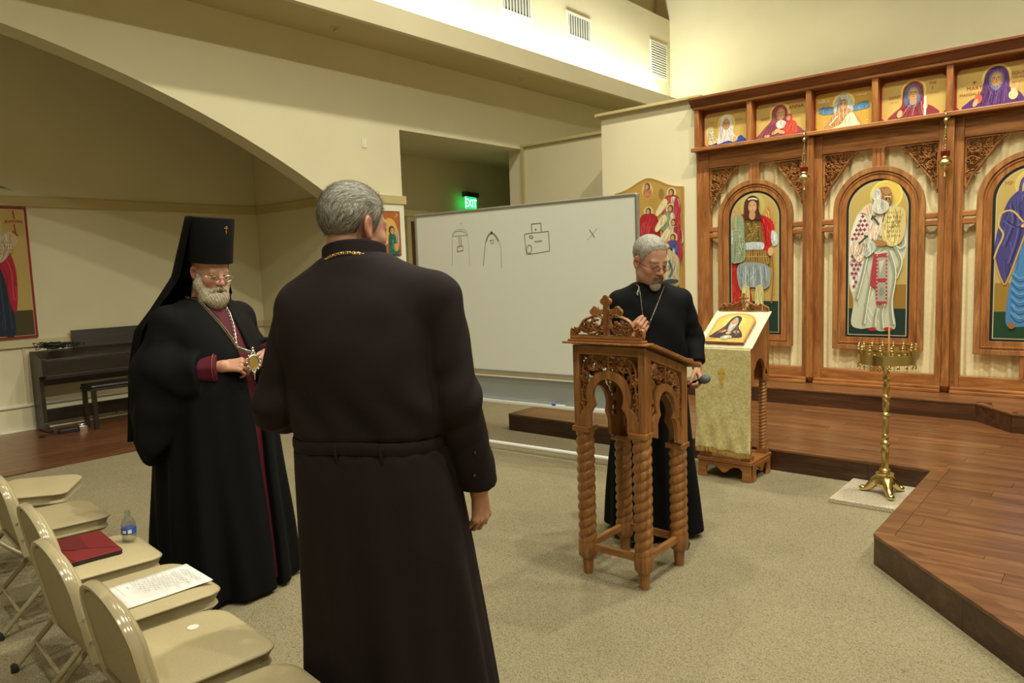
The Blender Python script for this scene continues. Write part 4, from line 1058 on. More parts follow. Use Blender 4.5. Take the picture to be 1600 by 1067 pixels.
kz = .64; ln = math.hypot(1, kz); ty = V3((0, 1/ln, kz/ln)); tn = V3((0, -kz/ln, 1/ln))
b = MB(); vs = []; Ls = (ayf-ayn+.02)*ln
for j in range(31):
    for i in range(31):
        s = i/30; t = j/30; q = V3((-W2-.004+2*(W2+.004)*s, -.016, .004))+ty*(Ls*t)+tn*(.003+.0015*math.sin(14*s+3)*math.sin(9*t)); vs.append(q)
b.add(vs, [(j*31+i, j*31+i+1, (j+1)*31+i+1, (j+1)*31+i) for j in range(30) for i in range(30)])
o = b.build('top_cover', WB, cl, smooth=180); o.modifiers.new('thick', 'SOLIDIFY').thickness = .003; tag(o, 'pale cream brocade top cover')
ic = thing('table_icon', 'arch topped icon of a hooded monk lying on the gold draped stand', 'icon', (A0[0], A0[1]+ayn-.016, .972))
def arch2(w, h, n=20): return [(-w, 0), (w, 0)]+[(w*math.cos(PI*k/n), h-w*.62+w*.62*math.sin(PI*k/n)) for k in range(n+1)]
o0 = ty*.030+tn*.004
b = MB(); b.prism([(x, y) for x, y in arch2(.148, .345)], o0, (1,0,0), ty, tn, .020); b.build('board', M['oak_x'], ic, 30)
p = Paint(o0+tn*.0203, (1,0,0), ty, tn); p.poly(arch2(.146, .342), (.55,.32,.06)); p.poly([(x*.9, y*.93+.012) for x, y in arch2(.146, .342)], (.66, .46, .11))
p.ell(.0,.235,.085,.075,(.72,.56,.16)); p.poly([(-.13,.05),(-.11,.10),(-.06,.18),(-.035,.28),(.0,.31),(.04,.28),(.05,.18),(.09,.12),(.115,.06),(.06,.045),(-.05,.04)], (.035,.022,.025), True)
p.poly([(-.028,.23),(.0,.29),(.03,.23),(.02,.14),(.0,.11),(-.02,.14)], (.40,.37,.33), True); face(p, .0, .235, .030); p.poly([(-.02,.215),(.0,.20),(.022,.215),(.015,.14),(.0,.12),(-.014,.14)], (.46,.44,.40), True)
p.ell(-.05,.12,.030,.018,(.5,.20,.05),.4); p.ell(.055,.115,.025,.018,(.5,.22,.07),-.3); p.ell(0,.10,.02,.014,SKIN2); p.stroke([(-.04,.19),(-.08,.07)], .012, (.10,.07,.08)); p.stroke([(.035,.19),(.07,.07)], .012, (.10,.07,.08))
p.poly([(-.04,.04),(-.02,.07),(.02,.075),(.045,.05),(.02,.035),(0,.02)], (.40,.40,.32), True); p.ell(.0,.05,.012,.010,(.75,.74,.66))
p.text('SAINT', -.10, .02, .022, INK); marks(p, .04, .025, .09, .02, 1, INK, 6); p.build('painting', ic)

# ================================================================ CANDLE STAND on its granite slab
g, nt, bs = new_mat('granite'); v_ = tex_coords(nt); f_ = noise(nt, v_, 130, 4, .7)
nt.links.new(ramp(nt, f_, [(.35, (.22,.18,.13,1)), (.46, (.52,.46,.36,1)), (.60, (.70,.64,.52,1))]), bs.inputs['Base Color']); bs.inputs['Roughness'].default_value = .22
b = MB(); b.box(-.235, .235, -.27, .27, 0, .03); o = b.build('granite_slab', g, None, loc=(-1.215, 5.09, 0), bevel=.004); tag(o, 'speckled granite slab on the carpet under the brass candle stand', 'slab')
cs = thing('candle_stand', 'brass church candle stand with a round crown on a granite slab', 'candle stand', (-1.185, 5.10, .03))
b = MB()
b.lathe([(.01,.0+.045),(.05,.05),(.062,.075),(.050,.105),(.040,.125),(.052,.130),(.056,.140),(.040,.148),(.02,.15)], sides=24); b.build('base_body', M['brass'], cs, 40)
for k in range(3):
    a = -PI/2+.5+2*PI*k/3; b = MB(); d = V3((math.cos(a), math.sin(a), 0))
    b.tube([d*r+V3((0,0,z)) for r, z in spline([(.020,.105),(.055,.085),(.085,.045),(.115,.022),(.135,.020)], False, 4)], list(np.interp(np.linspace(0,1,17), [0,.4,.8,1], [.034,.030,.018,.020])), 10)
    b.sphere(d*.135+V3((0,0,.020)), (.024,.024,.020), 12, 8); b.build('paw_foot', M['brass'], cs, 60)
prof = [(.014,.14),(.030,.15),(.034,.165),(.022,.18),(.020,.25),(.024,.27),(.026,.30),(.018,.315),(.030,.330),(.030,.345),(.016,.36),(.022,.375),(.022,.39),(.015,.40),(.020,.415),(.018,.47),(.014,.50),(.028,.515),(.028,.53),(.014,.545),(.020,.56),(.022,.60),(.014,.62),(.026,.635),(.026,.65),(.013,.665),(.020,.69),(.022,.72),(.013,.745),(.024,.757),(.024,.77),(.014,.785),(.018,.80),(.026,.84),(.04,.855),(.01,.86)]
b = MB(); b.lathe(prof, sides=22); b.build('shaft', M['brass'], cs, 50)
Rr = .166
b = MB(); b.lathe([(.02,.852),(Rr,.866),(Rr,.874),(.02,.866)], sides=48); b.build('tray', M['brass'], cs, 40)
b = MB(); n = 96   # gallery band with round piercings between two rims
for (z0_, z1_) in ((.872, .928), (.952, .962)):
    rg = [[(r*math.cos(2*PI*k/n), r*math.sin(2*PI*k/n), z) for k in range(n)] for r, z in ((Rr, z0_), (Rr+.003, z0_), (Rr+.003, z1_), (Rr, z1_), (Rr, z0_))]; b.loft(rg, cap=False)
for k in range(24):
    a = 2*PI*k/24; c, s_ = math.cos(a), math.sin(a); b.tube([(Rr*c, Rr*s_, .926), (Rr*c, Rr*s_, .955)], .0065, 6)
b.build('gallery', M['brass'], cs, 40)
def rep(mb, name, n, fn, smooth=50):
    o = mb.build(name, M['brass'], cs, smooth)
    for k in range(n):
        q = o if k == 0 else o.copy()
        if k: COL.objects.link(q); q.parent = cs
        fn(q, k)
mb = MB(); mb.sphere((0,0,.012), .010, 10, 6); mb.lathe([(.004,.0),(.009,.0),(.004,.006)], sides=8); mb.sphere((0,0,.026), .006, 8, 5)
def f1(q, k): a = 2*PI*k/16; q.location = (Rr*math.cos(a), Rr*math.sin(a), .962)
rep(mb, 'finial', 16, f1)
mb = MB(); mb.sphere((0,0,-.014), (.009,.005,.012), 8, 6); mb.sphere((0,0,-.030), .005, 8, 5); mb.sphere((-.009,0,-.018), .005, 6, 4); mb.sphere((.009,0,-.018), .005, 6, 4)
def f2(q, k): a = 2*PI*k/20; q.location = ((Rr+.002)*math.cos(a), (Rr+.002)*math.sin(a), .868); q.rotation_euler = (0, 0, a+PI/2)
rep(mb, 'pendant', 20, f2)
mb = MB(); mb.lathe([(.006,.0),(.008,.0),(.008,.03),(.013,.05),(.012,.051),(.006,.03)], sides=12)
def f3(q, k):
    a = 2*PI*k/12+.2; r = .12 if k % 2 else .07; q.location = (r*math.cos(a), r*math.sin(a), .868)
rep(mb, 'candle_socket', 12, f3)
tp = thing('taper_candle', 'single thin beeswax taper standing in the brass candle stand', 'candle', (-1.155, 5.02, .93)); b = MB(); b.lathe([(.0035,0),(.0055,.001),(.005,.21),(.001,.215)], sides=10); b.build('wax', plain('beeswax', (.62,.36,.12,1), .5), tp, 50)
b = MB(); b.tube([(0,0,.213),(.001,0,.222)], .001, 5); b.build('wick', M['black_plastic'], tp)

# ================================================================ WHITEBOARD
wbd = thing('whiteboard', 'large rolling whiteboard with faint marker sketches behind the carved stand', 'whiteboard', (-3.95, 4.72, 0), math.radians(3.4))
wh = plain('whiteboard_enamel', (.80, .83, .77, 1), .28, 0, .5)
hw = 1.135
b = MB(); b.box(-hw+.015, hw-.015, -.008, .012, .71, 2.095); b.build('panel', wh, wbd)
for (n_, bx) in (('top_frame', (-hw, hw, 2.085, 2.11)), ('bottom_frame', (-hw, hw, .685, .715))):
    b = MB(); b.box(bx[0], bx[1], -.016, .020, bx[2], bx[3]); b.build(n_, M['alu'], wbd, bevel=.008)
for sx in (-1, 1):
    b = MB(); b.box(sx*hw-.012, sx*hw+.012, -.017, .021, .69, 2.105); b.build('side_frame', M['alu'], wbd, bevel=.008)
    b = MB(); b.box(sx*(hw-.03)-.02, sx*(hw-.03)+.02, .022, .055, .05, 1.45); b.build('post', M['alu'], wbd, bevel=.006)
    b = MB(); b.box(sx*(hw-.03)-.02, sx*(hw-.03)+.02, -.20, .26, .06, .09); b.build('foot', M['alu'], wbd, bevel=.006)
    for yy in (-.17, .23):
        b = MB(); b.lathe([(.008,-.012),(.025,-.012),(.025,.012),(.008,.012)], (0,0,0), 16); o = b.build('caster', M['black_plastic'], wbd, 40); o.location = (sx*(hw-.03), yy, .026); o.rotation_euler = (0, PI/2, 0)
b = MB(); b.box(-hw+.03, hw-.03, .0, .02, .455, .675); b.build('lower_panel', plain('grey_panel', (.40,.44,.45,1), .35, .5), wbd)
b = MB(); b.box(-hw+.02, hw-.02, -.016, .02, .668, .690); b.build('panel_rail', plain('tan_rail', (.42,.33,.17,1), .5), wbd, bevel=.003)
b = MB(); b.box(-hw+.02, hw-.02, -.018, -.001, .655, .668); b.build('panel_lip', M['white_metal'], wbd, bevel=.002)
b = MB(); b.box(-hw+.02, hw-.02, -.085, .02, .440, .452); b.box(-hw+.02, hw-.02, -.088, -.080, .440, .462); b.build('pen_tray', M['white_metal'], wbd, bevel=.003)
b = MB(); b.tube([(-hw+.0, .02, .055), (hw-.0, .02, .055)], .019, 14); b.build('floor_bar', M['white_metal'], wbd, 50)
def sketch(): 
    global p; p = Paint((3.95, -.0085, 0), step=.0002)
sketch(); K1 = (.13,.13,.11); K2 = (.33,.33,.28)
def ln(pts, c=K1, w=.006, sm=False): p.stroke(pts, w*.85, c, sm)
ln([(-4.535,1.985),(-4.522,2.006)], K2, .006)
ln([(-4.635,1.898),(-4.611,1.923),(-4.548,1.93),(-4.495,1.916),(-4.462,1.889)], K2, .007, True); ln([(-4.64,1.90),(-4.60,1.938),(-4.54,1.945),(-4.48,1.93),(-4.455,1.89)], K2, .004, True)
ln([(-4.64,1.89),(-4.462,1.888)], K2, .006); ln([(-4.643,1.89),(-4.646,1.776),(-4.655,1.627)], K2, .004); ln([(-4.459,1.88),(-4.451,1.768),(-4.45,1.621)], K2, .003)
ln([(-4.564,1.882),(-4.558,1.804)]); ln([(-4.541,1.88),(-4.537,1.803)]); ln([(-4.582,1.797),(-4.59,1.754),(-4.518,1.758),(-4.519,1.799),(-4.582,1.797)], K1, .007)
p.build('tower_sketch', wbd, M['flat']); sketch()
ln([(-4.295,1.617),(-4.277,1.735),(-4.259,1.821),(-4.231,1.876),(-4.192,1.898),(-4.149,1.871),(-4.113,1.82)], K1, .007, True); ln([(-4.113,1.82),(-4.097,1.764),(-4.097,1.59)], K2, .006)
ln([(-4.258,1.815),(-4.232,1.862),(-4.193,1.886),(-4.154,1.863),(-4.123,1.815)], K1, .007, True); p.ell(-4.192,1.896,.011,.011,(.03,.03,.03))
ln([(-4.203,1.806),(-4.203,1.833)], K2); ln([(-4.175,1.834),(-4.173,1.805)], K2); ln([(-4.217,1.829),(-4.167,1.836)], K2); ln([(-4.205,1.808),(-4.172,1.806)], K2)
p.build('arch_sketch', wbd, M['flat']); sketch()
ln([(-3.847,1.863),(-3.76,1.870),(-3.70,1.869),(-3.606,1.874)], K1, .007); ln([(-3.606,1.874),(-3.603,1.79),(-3.601,1.716)], K1, .007); ln([(-3.601,1.716),(-3.72,1.703),(-3.83,1.695)], K1, .006); ln([(-3.83,1.695),(-3.84,1.78),(-3.847,1.863)], K1, .006)
ln([(-3.77,1.873),(-3.772,1.942)], K1, .007); ln([(-3.772,1.942),(-3.677,1.944)], K1, .007); ln([(-3.677,1.944),(-3.675,1.874)], K1, .007); p.ell(-3.731,1.895,.007,.006,(.03,.03,.03))
ln([(-3.804,1.771),(-3.825,1.755),(-3.827,1.72),(-3.806,1.705),(-3.785,1.715),(-3.777,1.745),(-3.785,1.768),(-3.804,1.771)], K1, .006, True)
ln([(-3.798,1.843),(-3.786,1.851),(-3.756,1.837),(-3.764,1.826),(-3.791,1.83),(-3.798,1.843)], K1, .006); ln([(-3.742,1.798),(-3.672,1.801)], K1, .007); 
p.build('plan_sketch', wbd, M['flat']); sketch()
ln([(-3.243,1.784),(-3.154,1.87)], K2, .005); ln([(-3.224,1.864),(-3.179,1.8)], K1, .007)
p.build('cross_sketch', wbd, M['flat'])
def marker(x, label, c, L=.13):
    t = thing('marker_pen', label, 'marker', (x, 4.72+(x+3.95)*.0594-.045, .4605), math.radians(3.4))
    b = MB(); b.tube([(-L/2+.04, 0, .001), (L/2-.006, 0, .001), (L/2, 0, .001)], [.009, .009, .006], 12); b.build('barrel', M['white_metal'], t, 50)
    b = MB(); b.tube([(-L/2, 0, .001), (-L/2+.002, 0, .001), (-L/2+.0395, 0, .001)], [.007, .0098, .0098], 12); b.build('cap', plain('marker_cap', c, .4), t, 50)
marker(-3.53, 'white marker pen with a blue cap on the tray of the whiteboard', (.02,.06,.40,1)); marker(-3.14, 'white marker pen seen through the arch of the carved stand', (.6,.6,.58,1), .16)

# ================================================================ ICONS ON THE WALLS
pier = thing('feast_icon', 'gold wall icon with a peaked top crowded with saints on the pale pier', 'icon', (-4.34, 7.65, 1.24))
def sh(px, pz): return (px+4.34, pz-1.24)
half = [(0, 1.338), (.07, 1.325), (.17, 1.275), (.30, 1.225), (.45, 1.20)]
out_ = [(-.45, .0), (.45, .0), (.45, 1.20)]+spline([(.45,1.20),(.36,1.212),(.25,1.245),(.12,1.305),(0,1.338),(-.12,1.305),(-.25,1.245),(-.36,1.212),(-.45,1.20)], False, 5)[1:]
b = MB(); b.prism(out_, (0, -.002, 0), (1,0,0), (0,0,1), (0,-1,0), .03); b.build('board', plain('gilded_board', (.36,.21,.05,1), .5), pier, 30, bevel=.004)
p = Paint((0, -.0365, 0)); p.poly([(x*.955, .03+z*.955) for x, z in out_], (.46,.29,.07)); p.T = (4.34, -1.24, 1, 1)
def fig(x, z, w, h, robe, halo=True, scroll=None, robe2=None):
    if halo: p.ell(x, z, .062, .062, (.62,.52,.28))
    p.poly([(x-w*.3,z-.03),(x-w*.5,z-h*.4),(x-w*.55,z-h),(x+w*.5,z-h),(x+w*.5,z-h*.35),(x+w*.25,z-.03)], robe, True)
    if robe2: p.poly([(x+w*.0,z-.05),(x+w*.45,z-h*.35),(x+w*.45,z-h*.95),(x+w*.1,z-h*.8)], robe2, True)
    p.ell(x, z+.005, .036, .042, (.10,.05,.03)); face(p, x-.006, z, .032)
    if scroll: p.poly([(x-.05,z-.12),(x-.09,z-.06),(x-.20,z-.20),(x-.17,z-.25)], (.68,.60,.34), True)
p.ell(-4.342, 2.44, .075, .085, (.60,.44,.20)); p.ell(-4.342, 2.41, .055, .06, (.40,.17,.08)); fig(-4.342, 2.475, .06, .10, (.45,.20,.10), False)
p.ell(-4.16, 2.38, .035, .06, (.26,.18,.06))
fig(-4.33, 2.19, .26, .36, (.34,.02,.03), True); p.poly([(-4.40,2.08),(-4.44,1.95),(-4.36,1.90),(-4.30,2.02)], (.44,.04,.05), True); p.poly([(-4.40,1.98),(-4.36,1.90),(-4.38,1.88)], (.04,.05,.20)); p.ell(-4.20,1.88,.05,.025,(.03,.06,.08))
for k, (x, z, r1, r2) in enumerate(((-4.03,2.38,(.40,.05,.05),(.56,.52,.40)), (-4.04,2.20,(.22,.26,.16),(.60,.55,.42)), (-4.0,2.04,(.50,.44,.30),(.30,.03,.05)), (-4.01,1.87,(.34,.05,.06),(.05,.08,.28)), (-4.05,1.72,(.52,.44,.26),(.06,.16,.18)), (-4.04,1.57,(.42,.30,.14),(.40,.36,.28)))):
    fig(x, z, .20, .24, r1, True, True, r2)
p.poly([(-3.96,2.33),(-3.92,2.2),(-3.905,1.9),(-3.90,1.65),(-3.945,1.6),(-3.95,1.9),(-3.99,2.2)], (.36,.03,.05), True)
p.poly([(-4.14,1.75),(-4.10,1.60),(-4.16,1.45),(-4.06,1.38),(-3.95,1.40),(-3.93,1.62),(-4.02,1.72)], (.48,.40,.24), True); p.stroke([(-4.06,1.62),(-4.02,1.5),(-4.06,1.42)], .03, (.06,.16,.20)); p.ell(-4.03,1.38,.09,.025,(.04,.06,.07)); p.ell(-4.02,1.80,.03,.05,(.05,.09,.32))
p.poly([(-4.30,1.72),(-4.22,1.75),(-4.14,1.60),(-4.20,1.42),(-4.34,1.45)], (.45,.05,.05), True)
marks(p, -4.30, 2.32, .12, .05, 2, (.30,.12,.05), 8)
p.T = (0,0,1,1); p.build('painting', pier)

al = thing('saint_icon', 'tall red bordered icon of a saint in a red cloak above the keyboard', 'icon', (AX, 2.26, 1.02))
b = MB(); b.box(.001, .03, -.45, .45, 0, 1.405); b.build('board', plain('red_board', (.25,.02,.02,1), .5), al, bevel=.004)
p = Paint((.0305, 0, 0), (0,1,0), (0,0,1), (1,0,0)); p.rect(-.445,.005,.445,1.40,(.28,.02,.02)); p.rect(-.425,.025,.425,1.38,(.55,.46,.30)); p.rect(-.42,.03,.42,1.375,(.48,.36,.12)); p.rect(-.42,.03,.42,.30,(.07,.055,.02))
p.ell(.06,1.21,.15,.15,(.60,.50,.22)); p.ell(.06,1.21,.142,.142,(.46,.36,.14))
p.poly([(-.10,.06),(-.12,.5),(-.08,.95),(.06,1.08),(.16,.98),(.22,.55),(.24,.06),(.1,.04)], (.012,.022,.05), True)
for k in range(5): p.stroke([(-.02+.055*k,.75),(-.03+.06*k,.1)], .012, (.03,.05,.09))
p.poly([(-.20,.2),(-.22,.8),(-.08,1.05),(.06,1.06),(.20,1.02),(.28,.85),(.30,.62),(.27,.30),(.22,.35),(.19,.62),(.13,.80),(-.02,.84),(-.1,.5)], (.40,.012,.04), True)
p.stroke([(.16,.95),(.25,.75),(.25,.42)], .014, (.55,.06,.10)); p.stroke([(.10,.9),(.20,.7),(.20,.5)], .010, (.25,.006,.02))
p.poly([(.02,1.05),(.05,1.22),(.10,1.27),(.15,1.20),(.20,1.10),(.26,1.06),(.18,.95),(.06,.98)], (.40,.48,.44), True); face(p, .04, 1.20, .085)
p.poly([(.08,.86),(.24,1.13),(.34,1.06),(.30,.98),(.18,.82)], (.50,.40,.26), True); marks(p, .15, 1.02, .15, .16, 4, (.16,.10,.06), 7); p.ell(.10,.86,.06,.03,SKIN2,.2)
p.text('AAPWN', .32, 1.235, .045, RED); p.stroke([(.32,1.36),(.33,1.28)], .010, RED); p.stroke([(.32,1.22),(.33,1.12)], .010, RED); p.stroke([(.30,1.15),(.35,1.10)], .008, RED)
p.build('painting', al)
pi_ = thing('angel_icon', 'dark framed angel icon on the wall pillar beside the grey haired man', 'icon', (WX+.02, 6.0, 1.80))
b = MB(); b.box(.001, .022, -.145, .145, 0, .545); b.build('frame', plain('dark_frame', (.02,.015,.012,1), .4), pi_, bevel=.003)
p = Paint((.0225, 0, 0), (0,1,0), (0,0,1), (1,0,0)); p.rect(-.135,.01,.135,.535,(.40,.12,.03)); p.ell(-.03,.30,.125,.16,(.62,.40,.10)); p.stroke([(.06,.47),(.10,.50),(.08,.52)], .014, (.55,.36,.14))
p.poly([(-.06,.10),(-.05,.24),(.0,.30),(.06,.24),(.10,.12),(.11,.02),(-.05,.02)], (.03,.12,.08), True); p.poly([(.06,.24),(.10,.32),(.115,.22),(.10,.10)], (.40,.36,.32), True); p.ell(.0,.31,.05,.055,(.10,.05,.03)); face(p, .01, .30, .042); p.ell(.06,.10,.04,.05,(.58,.32,.12)); p.stroke([(.0,.2),(.05,.05)], .016, (.10,.30,.16))
p.build('painting', pi_)

# ================================================================ DIGITAL PIANO, BENCH, CABLES
pw = wood('dark_rosewood', (.008,.005,.004,1), (.016,.010,.007,1), (.030,.018,.012,1), 'y', .4, coat=.1)
pn = thing('digital_piano', 'dark brown digital piano against the wall of the alcove', 'piano', (AX+.01, 2.60, 0))
Lp = 1.40
for y in (0, Lp-.04):
    b = MB(); b.prism([(.03,.02),(.10,.02),(.36,.02),(.44,.02),(.44,.055),(.34,.06),(.30,.10),(.27,.60),(.40,.62),(.40,.80),(.14,.87),(.03,.87)], (0, y, 0), (1,0,0), (0,0,1), (0,1,0), .04); b.build('side_panel', pw, pn, bevel=.004)
b = MB(); b.box(.05, .40, .04, Lp-.04, .58, .62); b.box(.05, .39, .04, Lp-.04, .62, .78); b.build('keyboard_case', pw, pn, bevel=.003)
b = MB(); b.prism([(.05,.78),(.39,.78),(.39,.795),(.15,.868),(.05,.87)], (0, .04, 0), (1,0,0), (0,0,1), (0,1,0), Lp-.08); b.build('lid', pw, pn, bevel=.004)
b = MB(); b.box(.20, .24, .04, Lp-.04, .50, .58); b.build('under_board', pw, pn, bevel=.003)
b = MB(); b.box(.06, .09, .04, Lp-.04, .08, .22); b.build('foot_board', pw, pn, bevel=.003)
b = MB(); b.prism([(.07,.868),(.09,.868),(.055,1.065),(.035,1.065)], (0, .42, 0), (1,0,0), (0,0,1), (0,1,0), .80); b.build('music_rest', pw, pn, bevel=.004)
for k in range(3):
    b = MB(); b.tube([(.09,.78+.09*k,.10),(.17,.78+.09*k,.085),(.20,.78+.09*k,.075)], [.010,.014,.012], 8, flat=.5); b.build('pedal', M['brass'], pn, 50)
bn = thing('piano_bench', 'low dark bench with a padded seat drawn up to the piano', 'bench', (-8.62, 3.33, 0))
b = MB(); b.box(-.16, .16, -.38, .38, .43, .455); b.build('seat_frame', pw, bn, bevel=.004)
b = MB(); b.box(-.155, .155, -.375, .375, .4555, .49); b.build('seat_pad', plain('black_vinyl', (.015,.015,.016,1), .3), bn, bevel=.012)
for sx in (-1, 1):
    for sy in (-1, 1):
        b = MB(); b.prism([(-.022,-.022),(.022,-.022),(.022,.022),(-.022,.022)], (sx*.13, sy*.345, 0), (1,0,0), (0,1,0), (0,0,1), .43); b.build('leg', pw, bn, bevel=.003)
cb = MB()
for k in range(16):
    c0 = V3((.20+.02*rng.normal(), .22+.09*rng.normal(), .0)); pts = []
    rr = rng.uniform(.05, .14); ph = rng.uniform(0, 6)
    for j in range(14):
        a = ph+j*.62; pts.append((c0[0]+rr*.55*math.cos(a)+.01*rng.normal(), c0[1]+rr*math.sin(a)+.01*rng.normal(), .012+.045*abs(math.sin(a*1.3+k))+.006*k*.5))
    cb.tube(spline(pts, False, 3), .0045, 6)
o = cb.build('cable_heap', M['black_plastic'], None, 60, loc=(AX+.01, 2.62, .865)); tag(o, 'tangle of black cables heaped on the end of the dark piano', 'cables')
ad = thing('power_strip', 'dark power adapter with a silver plug on the floor by the piano', 'adapter', (-8.60, 2.78, .012))
b = MB(); b.box(-.05, .05, -.13, .05, 0, .045); b.build('body', M['black_plastic'], ad, bevel=.008)
b = MB(); b.box(-.035, .035, .06, .14, 0, .05); b.sphere((0,.10,.06), (.035,.04,.025), 10, 6); b.build('silver_plug', M['silver'], ad, 40, bevel=.004)
b = MB(); b.tube(spline([(0,-.12,.02),(-.05,-.2,.006),(-.04,-.26,.006),(.02,-.32,.006),(.08,-.28,.006)], False, 6), .004, 6); b.build('cord', M['black_plastic'], ad, 60)
pl_ = MB()
for k in range(5):
    a = -.5+.28*k; pl_.tube(spline([(0,0,0),(.0,.05+.04*k,.09),(0,.12+.05*k,.11-.015*k)], False, 5), list(np.interp(np.linspace(0,1,11),[0,.5,1],[.006,.010,.002])), 5, flat=.4)
o = pl_.build('dried_palm', plain('dry_leaf', (.10,.10,.05,1), .7), None, 60, loc=(AX+.02, 2.28, 2.54)); tag(o, 'dried palm spray lying on the picture rail above the saint icon', 'palm')

# ================================================================ FOLDING CHAIRS
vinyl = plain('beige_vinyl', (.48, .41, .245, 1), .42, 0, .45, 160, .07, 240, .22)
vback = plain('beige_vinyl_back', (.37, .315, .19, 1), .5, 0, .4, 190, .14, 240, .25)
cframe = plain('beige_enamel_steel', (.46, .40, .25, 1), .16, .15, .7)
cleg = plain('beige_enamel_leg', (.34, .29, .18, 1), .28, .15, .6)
rub = plain('black_rubber', (.015,.015,.015,1), .7)
def rrect(w, d, rf, rb, n=7):
    pts = []
    for (cx, cy, r, a0) in ((w-rf, d-rf, rf, 0), (-w+rf, d-rf, rf, PI/2), (-w+rb, -d+rb, rb, PI), (w-rb, -d+rb, rb, 1.5*PI)):
        for k in range(n+1): a = a0+PI/2*k/n; pts.append((cx+r*math.cos(a), cy+r*math.sin(a)))
    return pts
def make_chair():
    t = thing('folding_chair', 'chair', 'chair', (0,0,0), 0, 'padded folding chairs in the row')
    b = MB()
    rings = []
    for (ins_, z) in ((.035, .386), (.016, .390), (.004, .405), (.012, .420), (.004, .437), (.0, .449), (-.003, .453), (.001, .4575), (.006, .459), (.030, .4655), (.075, .470), (.13, .4725)):
        rings.append([(x, y, z-.010*max(0, (y/.2))**3) for x, y in [(x_, y_+.018) for x_, y_ in rrect(.212-ins_, .190-ins_, max(.075-ins_*.6, .02), max(.04-ins_*.6, .02))]])
    b.loft(rings); seat = b.build('seat', vinyl, t, smooth=55)
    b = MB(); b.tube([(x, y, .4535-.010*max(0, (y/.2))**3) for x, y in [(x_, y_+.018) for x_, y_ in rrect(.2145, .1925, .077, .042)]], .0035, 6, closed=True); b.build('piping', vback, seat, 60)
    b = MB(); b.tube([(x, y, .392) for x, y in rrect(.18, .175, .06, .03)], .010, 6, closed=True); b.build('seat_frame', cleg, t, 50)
    # back hoop: flattened tube
    def yb(z): return -.160-(z-.40)*.18
    P = []
    for z in (.36, .42, .48, .54): P.append((-.212, yb(z), z))
    for k in range(1, 16):
        a = PI-PI*k/16; P.append((.212*math.cos(a)*1.0, yb(.57+.15*math.sin(a)), .57+.15*math.sin(a)**.85))
    for z in (.54, .48, .42, .36): P.append((.212, yb(z), z))
    b = MB(); nrm = V3((0, -1, -.2)); nrm /= np.linalg.norm(nrm)
    rings = []
    for i, q in enumerate(P):
        tt = V3(P[min(i+1, len(P)-1)])-V3(P[max(i-1, 0)]); tt /= np.linalg.norm(tt); s_ = np.cross(tt, nrm); ring = []
        for (u_, w_) in ((-.011,-.006),(-.008,-.016),(.004,-.019),(.010,-.012),(.011,.006),(.004,.016),(-.008,.016),(-.011,.006)): ring.append(V3(q)+s_*u_+nrm*w_)
        rings.append(ring)
    b.loft(rings); b.build('back_hoop', cframe, t, smooth=60)
    # padded back: shell seen from behind, cushion in front
    inner = [(-.198, .40), (-.205, .50), (-.2, .575)]+[(.2*math.cos(PI-PI*k/14), .575+.132*math.sin(PI*k/14)**.85) for k in range(1, 14)]+[(.2, .575), (.205, .50), (.198, .40), (.17, .372), (0, .362), (-.17, .372)]
    cz = .52
    def lay(sc, off): return [(x*sc, yb(cz+(z-cz)*sc)+off, cz+(z-cz)*sc) for x, z in inner]
    b = MB(); b.loft([lay(.98, -.006), lay(1.0, -.001), lay(1.0, .010), lay(.97, .028), lay(.86, .038), lay(.5, .043)][::-1]); b.build('back_cushion', vinyl, t, smooth=50)
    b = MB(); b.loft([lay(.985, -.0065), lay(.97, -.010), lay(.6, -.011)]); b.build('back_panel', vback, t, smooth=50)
    for sx in (-1, 1):
        b = MB(); b.tube([(sx*.212, yb(.36), .362), (sx*.214, -.12, .30), (sx*.214, .05, .16), (sx*.214, .235, .022)], .0115, 10); lg = b.build('front_leg', cleg, t, 50)
        b = MB(); b.lathe([(.008,.0),(.015,.0),(.015,.03),(.012,.034)], (sx*.214, .242, 0), 12); b.build('foot_cap', rub, lg, 40)
        b = MB(); b.tube([(sx*.192, .10, .385), (sx*.192, -.08, .22), (sx*.192, -.275, .022)], .0115, 10); lg = b.build('rear_leg', cleg, t, 50)
        b = MB(); b.lathe([(.008,.0),(.015,.0),(.015,.03),(.012,.034)], (sx*.192, -.282, 0), 12); b.build('foot_cap', rub, lg, 40)
        for z in (.44, .52):
            b = MB(); b.tube([(sx*.221, yb(z)-.0, z), (sx*.227, yb(z), z)], .005, 10); b.build('rivet', M['alu'], t, 40)
    b = MB(); b.tube([(-.192, -.20, .098), (.192, -.20, .098)], .008, 8); b.build('rear_brace', cleg, t, 50)
    b = MB(); b.tube([(-.214, .15, .076), (.214, .15, .076)], .008, 8); b.build('front_brace', cleg, t, 50)
    return t
ch0 = make_chair()
def child(t, n): return [c for c in t.children if c.name.split('.')[0] == n][0]
CH = [((-4.725, 1.215), -33, .085, 'beige padded folding chair turned askew at the far left end of the row'),
      ((-3.985, 1.165), -5, 0, 'beige padded folding chair with an empty seat just left of the red folder'),
      ((-3.235, 1.085), -5, 0, 'beige padded folding chair holding the red folder and the water bottle'),
      ((-2.715, .985), -3.5, .075, 'beige padded folding chair with a sheet of printed music on its seat'),
      ((-2.18, .955), -4, 0, 'beige padded folding chair with one small white disc on its seat'),
      ((-1.685, .895), -6, 0, 'beige padded backless folding seat right behind the grey haired man')]
